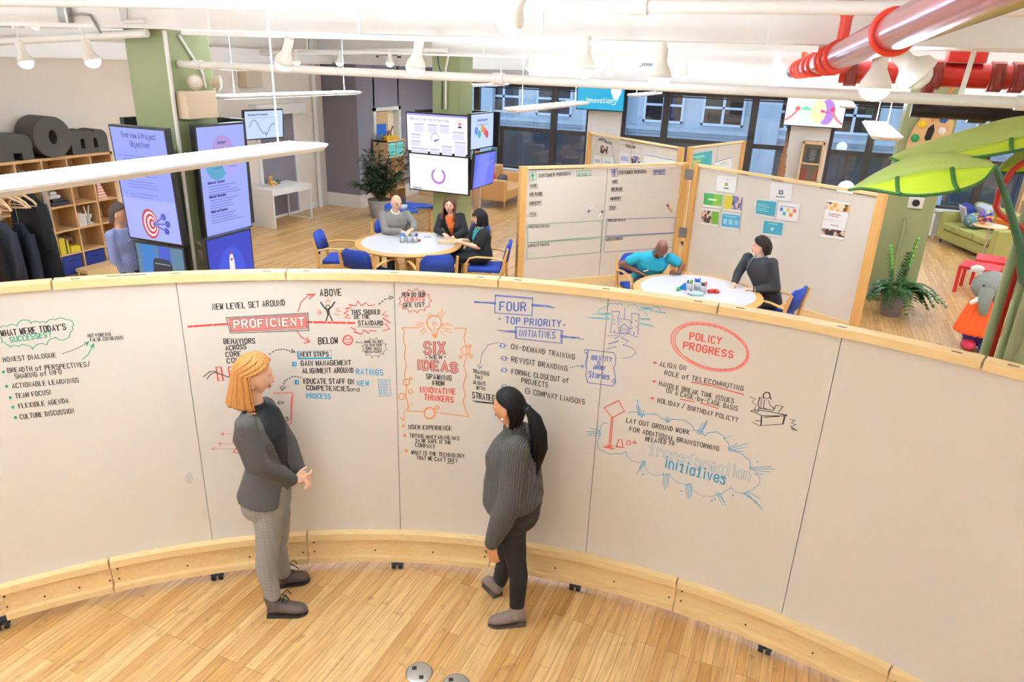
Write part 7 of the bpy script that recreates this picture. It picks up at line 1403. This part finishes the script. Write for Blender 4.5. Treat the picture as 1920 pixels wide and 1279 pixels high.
# ---- seated and distant people ----
def seated(label, loc, F, skin, male, jp, fdir, cloth, hs=1.0, sleeve=1.0, pants='1a1a1e', neckline=None, collar=None, legs=True, standing=False, curls=(.6, .6), hdir=None, wide=1.0, brow='4a3426', shoe='2a2220', tilt=0):
    h = Human(label, loc, F, skin, male, .009); P = V((loc[0], loc[1], 0)); h.P0 = P; h.n = P.normalized(); h.px(**jp); J = h.J; u = V((0, 0, 1)); F_ = h.F; w_ = wide
    if not standing:
        P = P-F_*.12; J['pel'] = P+u*.60
        for s_, k in (('R', 1), ('L', -1)): J['hip'+s_] = P+u*.595+h.Rt*.09*k; J['kn'+s_] = J['hip'+s_]+F_*.40+h.Rt*.05*k-u*.02; J['an'+s_] = V((J['kn'+s_].x, J['kn'+s_].y, .1))+F_*.02
    else:
        J['pel'] = P+u*.92
        for s_, k in (('R', 1), ('L', -1)): J['hip'+s_] = P+u*.9+h.Rt*.09*k; J['kn'+s_] = P+u*.5+h.Rt*.1*k; J['an'+s_] = P+u*.1+h.Rt*.1*k
    shm = (J['shR']+J['shL'])/2; hd = J['head']; nk = shm+(hd-shm).normalized()*.06; R = frame(fdir, tilt); rv = (J['shR']-J['shL']).normalized()
    if rv.dot(h.Rt) < 0: rv = -rv
    sd = (J['shR']-J['shL']).length/2
    mix = (h.Rt+rv).normalized(); pl = J['pel']; up = (shm-pl).normalized()
    spine = [(pl-up*.06, .15*w_, .12, h.Rt), (pl+up*.06, .16*w_, .125, h.Rt), (pl.lerp(shm, .42), .148*w_, .112, mix), (pl.lerp(shm, .74), max(.168*w_, sd*.93), .125, rv), (shm-up*.02, max(.155*w_, sd*.96), .095, rv), (nk-up*.015, .075, .062, rv), (nk+up*.01, .052, .052, rv)]
    b = h.b; h.torso(b, spine, -.014); b.caps(nk-up*.04, hd+R@V((0, -.02, -.05)), .056 if male else .049, .052 if male else .046); head(b, hd, R, hs, male)
    for s_ in 'RL':
        b.ell(J['sh'+s_], .055); h.limb(b, ['sh'+s_, 'el'+s_, 'wr'+s_], [.052, .043, .029] if male else [.045, .036, .026]); d = (J['wr'+s_]-J['el'+s_]).normalized(); hv = (hdir or {}).get(s_, d); hand(b, J['wr'+s_]+d*.012, hv, u+d*.0, -h.Rt if s_ == 'R' else h.Rt, curls[0 if s_ == 'R' else 1], .95 if male else .88)
        h.limb(b, ['hip'+s_, 'kn'+s_, 'an'+s_], [.08, .056, .038])
    h.finish(); h.face(hd, R, hs, brow, 'a86458' if skin is not SK_D else '5a322c')
    cb = MB(); h.torso(cb, spine[:-1], .012)
    for s_ in 'RL': cb.ell(J['sh'+s_], .072); (h.limb(cb, ['sh'+s_, 'el'+s_, 'wr'+s_], [.066, .057, .043], .002, .97) if sleeve >= 1 else h.limb(cb, ['sh'+s_, 'el'+s_], [.068, .062], .004, sleeve))
    cut = None
    if neckline: 
        cut = lambda p: (lambda q: q.dot(rv.cross(up)*-1 if rv.cross(up).dot(F_) < 0 else rv.cross(up)) > .0 and abs(q.dot(rv)) < max(0, (q.dot(up)+neckline[0])*neckline[1]))(p-nk)
        ib = MB(); h.torso(ib, spine[:-1], .004); remesh(ib, 'inner_top', neckline[2], h.t, .011, 3)
    remesh(cb, cloth[0], cloth[1], h.t, .011, 4, cut, .007 if cut else 0)
    if collar: kb = MB(); kb.tube([nk+R@V((.062*math.sin(a), .056*math.cos(a), .0))-u*(.004+.02*math.cos(a))+F_*.014*math.cos(a) for a in [PI*2*i/20 for i in range(21)]], .012, 8, flat=1); part('collar', kb, collar, h.t)
    pb = MB(); h.torso(pb, spine[:2], .004)
    for s_ in 'RL': h.limb(pb, ['hip'+s_, 'kn'+s_, 'an'+s_], [.095, .07, .055])
    remesh(pb, 'trousers', mat('trouser_'+pants, pants, .85), h.t, .013, 3)
    for s_ in 'RL': a = J['an'+s_]; sb = MB().ell(V((a.x, a.y, .05))+F_*.07, (.045, .13, .05), 14, 10, frame(F_)); part('shoe', sb, mat('shoe_'+shoe, shoe, .5), h.t)
    return h, hd, R, nk
def p_bald():
    h, hd, R, nk = seated('bald man with glasses in a grey jumper over a white shirt at the round table', (-5.88, 9.42, 0), (.66, -.75), SK_L, True, dict(head=(743, 381, -.04), shR=(718, 404, -.06), shL=(762, 402, .06), elR=(722, 434, -.16), wrR=(751, 434, -.36), elL=(777, 421, -.05), wrL=(775, 429, -.26)), (.86, -.48, -.12), ('jumper', mat('olive_grey_knit', '77726a', .95, noise=.08, nscale=60, bump=.2)), 1.02, pants='3a3a40', collar=mat('white_shirt', 'eeeae6', .7), hdir={'R': V((.9, -.15, -.05)), 'L': V((-.2, -.9, -.1))}, wide=1.25, brow='a88a78')
    gb = MB()
    for sx in (-1, 1): gb.tube([hd+R@V((sx*.033+.02*math.cos(a), .094, .004+.016*math.sin(a))) for a in [2*PI*i/14 for i in range(15)]], .0022, 5).tube([hd+R@V((sx*.054, .09, .008)), hd+R@V((sx*.078, 0, .006))], .002, 5)
    part('glasses', gb, mat('dark_glasses', '3a2a26', .3), h.t); part('shirt_cuff', MB().cyl(h.J['wrR']-(h.J['wrR']-h.J['elR']).normalized()*.03, h.J['wrR'], .044, .042, n=14), mat('white_shirt', 'eeeae6', .7), h.t)
def p_orange():
    h, hd, R, nk = seated('woman with long brown hair, black blazer and orange top at the round table', (-5.03, 9.78, 0), (-.3, -.95), SK_L, False, dict(head=(843, 386, -.02), shR=(828, 408, .02), shL=(864, 407, -.02), elR=(820, 431, -.06), wrR=(831, 438, -.26), elL=(872, 434, -.08), wrL=(853, 443, -.22)), (.34, -.92, .06), ('blazer', mat('black_blazer', '18171a', .85)), .96, neckline=(.34, .24, mat('orange_blouse', 'e0662a', .7)), wide=1.0, brow='4a3020', tilt=-.1)
    hairmesh('hair', h.t, hairmat('chestnut_hair', '6e4a36', '4a2f22'), hd, R, .23, 30, 70, 52, 1.15, .97, .02, 1.0, -.02, .013, .004); part('bracelet', MB().tube([h.J['wrR']+V((.035*math.cos(a), .035*math.sin(a), .0)) for a in [2*PI*i/14 for i in range(15)]], .006, 6), PL, h.t)
def p_black():
    h, hd, R, nk = seated('woman with a short black bob, black cardigan and teal top at the round table', (-4.42, 9.24, 0), (-.95, -.3), SK_F, False, dict(head=(900, 409, 0), shL=(909, 437, -.12), shR=(893, 428, .12), elL=(897, 464, -.17), wrL=(868, 456, -.16), elR=(880, 452, .1), wrR=(866, 450, -.04)), (-.9, -.42, -.05), ('cardigan', mat('black_cardigan', '17161a', .9)), .96, .72, neckline=(.3, .3, mat('teal_top', '2a8f8c', .7)), pants='141416', wide=.98, brow='1a1414')
    hairmesh('hair', h.t, hairmat('jet_black_hair', '151114', '0c0a0c'), hd, R, .11, 24, 70, 62, 1.05, .98, .016, 1.0, 0, .013, .001)
    fb = MB(); fb.tube([hd+R@V((x, .094-.3*x*x*6, .052)) for x in (-.06, -.03, 0, .03, .06)], [.014, .02, .022, .02, .014], 8); part('fringe', fb, MATS['jet_black_hair'], h.t)
def p_turq():
    h, hd, R, nk = seated('man with shaved head leaning forward in a turquoise polo shirt', (-1.84, 9.26, 0), (.55, -.83), SK_D, True, dict(head=(1241, 466, -.14), shR=(1197, 482, -.08), shL=(1257, 484, -.02), elR=(1166, 495, -.06), wrR=(1199, 511, -.12), elL=(1279, 499, 0), wrL=(1272, 511, -.12)), (.36, -.75, -.42), ('polo_shirt', mat('turquoise_pique', '1f9cb8', .85, bump=.1, nscale=120)), 1.02, .5, pants='2a2c36', collar=mat('turquoise_collar', '1a8ca8', .8), wide=1.18, curls=(.9, 1.3), hdir={'R': V((.95, -.25, -.12)), 'L': V((-.75, -.4, .25))}, brow='2a1a14')
    pen(h.J['wrR']+V((.06, -.03, .03)), h.J['wrR']+V((.13, -.08, .07)), .007, 'e8e4e0', 'e8e4e0', 'white pen held by the man in the turquoise shirt', 'pen')
def p_dark():
    h, hd, R, nk = seated('dark haired man in a charcoal half-zip jumper looking aside at the board table', (-.38, 9.1, 0), (-.82, -.5), SK_L, True, dict(head=(1427, 464, 0), shR=(1402, 484, .09), shL=(1448, 494, -.12), elR=(1384, 512, .1), wrR=(1378, 529, -.06), elL=(1455, 541, -.15), wrL=(1416, 543, -.16)), (-.93, -.05, .02), ('jumper', mat('charcoal_zip_knit', '302e2f', .95, noise=.06, nscale=70, bump=.15)), 1.0, pants='26262c', collar=mat('grey_shirt_collar', '8a8088', .8), wide=1.12, hdir={'L': V((-.95, -.1, .0)), 'R': V((-.3, -.8, -.4))}, brow='2a1c14')
    hairmesh('hair', h.t, hairmat('dark_brown_hair', '2a1d17', '1a110d'), hd, R, .065, 30, 103, 128, .94, 1.0, .02, 1.0, 0, .016, .007); part('zip', MB().tube([nk-V((0, 0, .02))+h.F*.085, nk-V((0, 0, .09))+h.F*.13, nk-V((0, 0, .17))+h.F*.148], .005, 6), GREYM, h.t)
    part('shirt_cuff', MB().cyl(h.J['wrL']-(h.J['wrL']-h.J['elL']).normalized()*.025, h.J['wrL']+(h.J['wrL']-h.J['elL']).normalized()*.005, .044, .042, n=14), mat('white_shirt', 'eeeae6', .7), h.t)
def p_stripe():
    h, hd, R, nk = seated('man with short grey brown hair in a blue striped shirt behind the left screens', (-7.2, 5.72, 0), (.82, .5), SK_L, True, dict(head=(223, 401, 0), shR=(209, 443, -.13), shL=(240, 428, .13), elR=(216, 488, -.16), wrR=(245, 508, -.14), elL=(262, 470, .18), wrL=(275, 500, .2)), (.82, .52, -.1), ('striped_shirt', wavy('blue_stripe_shirt', '3b4a9c', 'b9bfe0', 20, 'X', .8, .0, rot=(0, .25, -.91))), 1.0, pants='17171c', standing=True, wide=1.15)
    hairmesh('hair', h.t, hairmat('grey_brown_hair', '5f5148', '473b34'), hd, R, .10, 40, 100, 118, .92, 1.0, .016, 1.0, 0, .01, .002)
woman_blonde(); woman_ponytail(); p_bald(); p_orange(); p_black(); p_turq(); p_dark(); p_stripe()
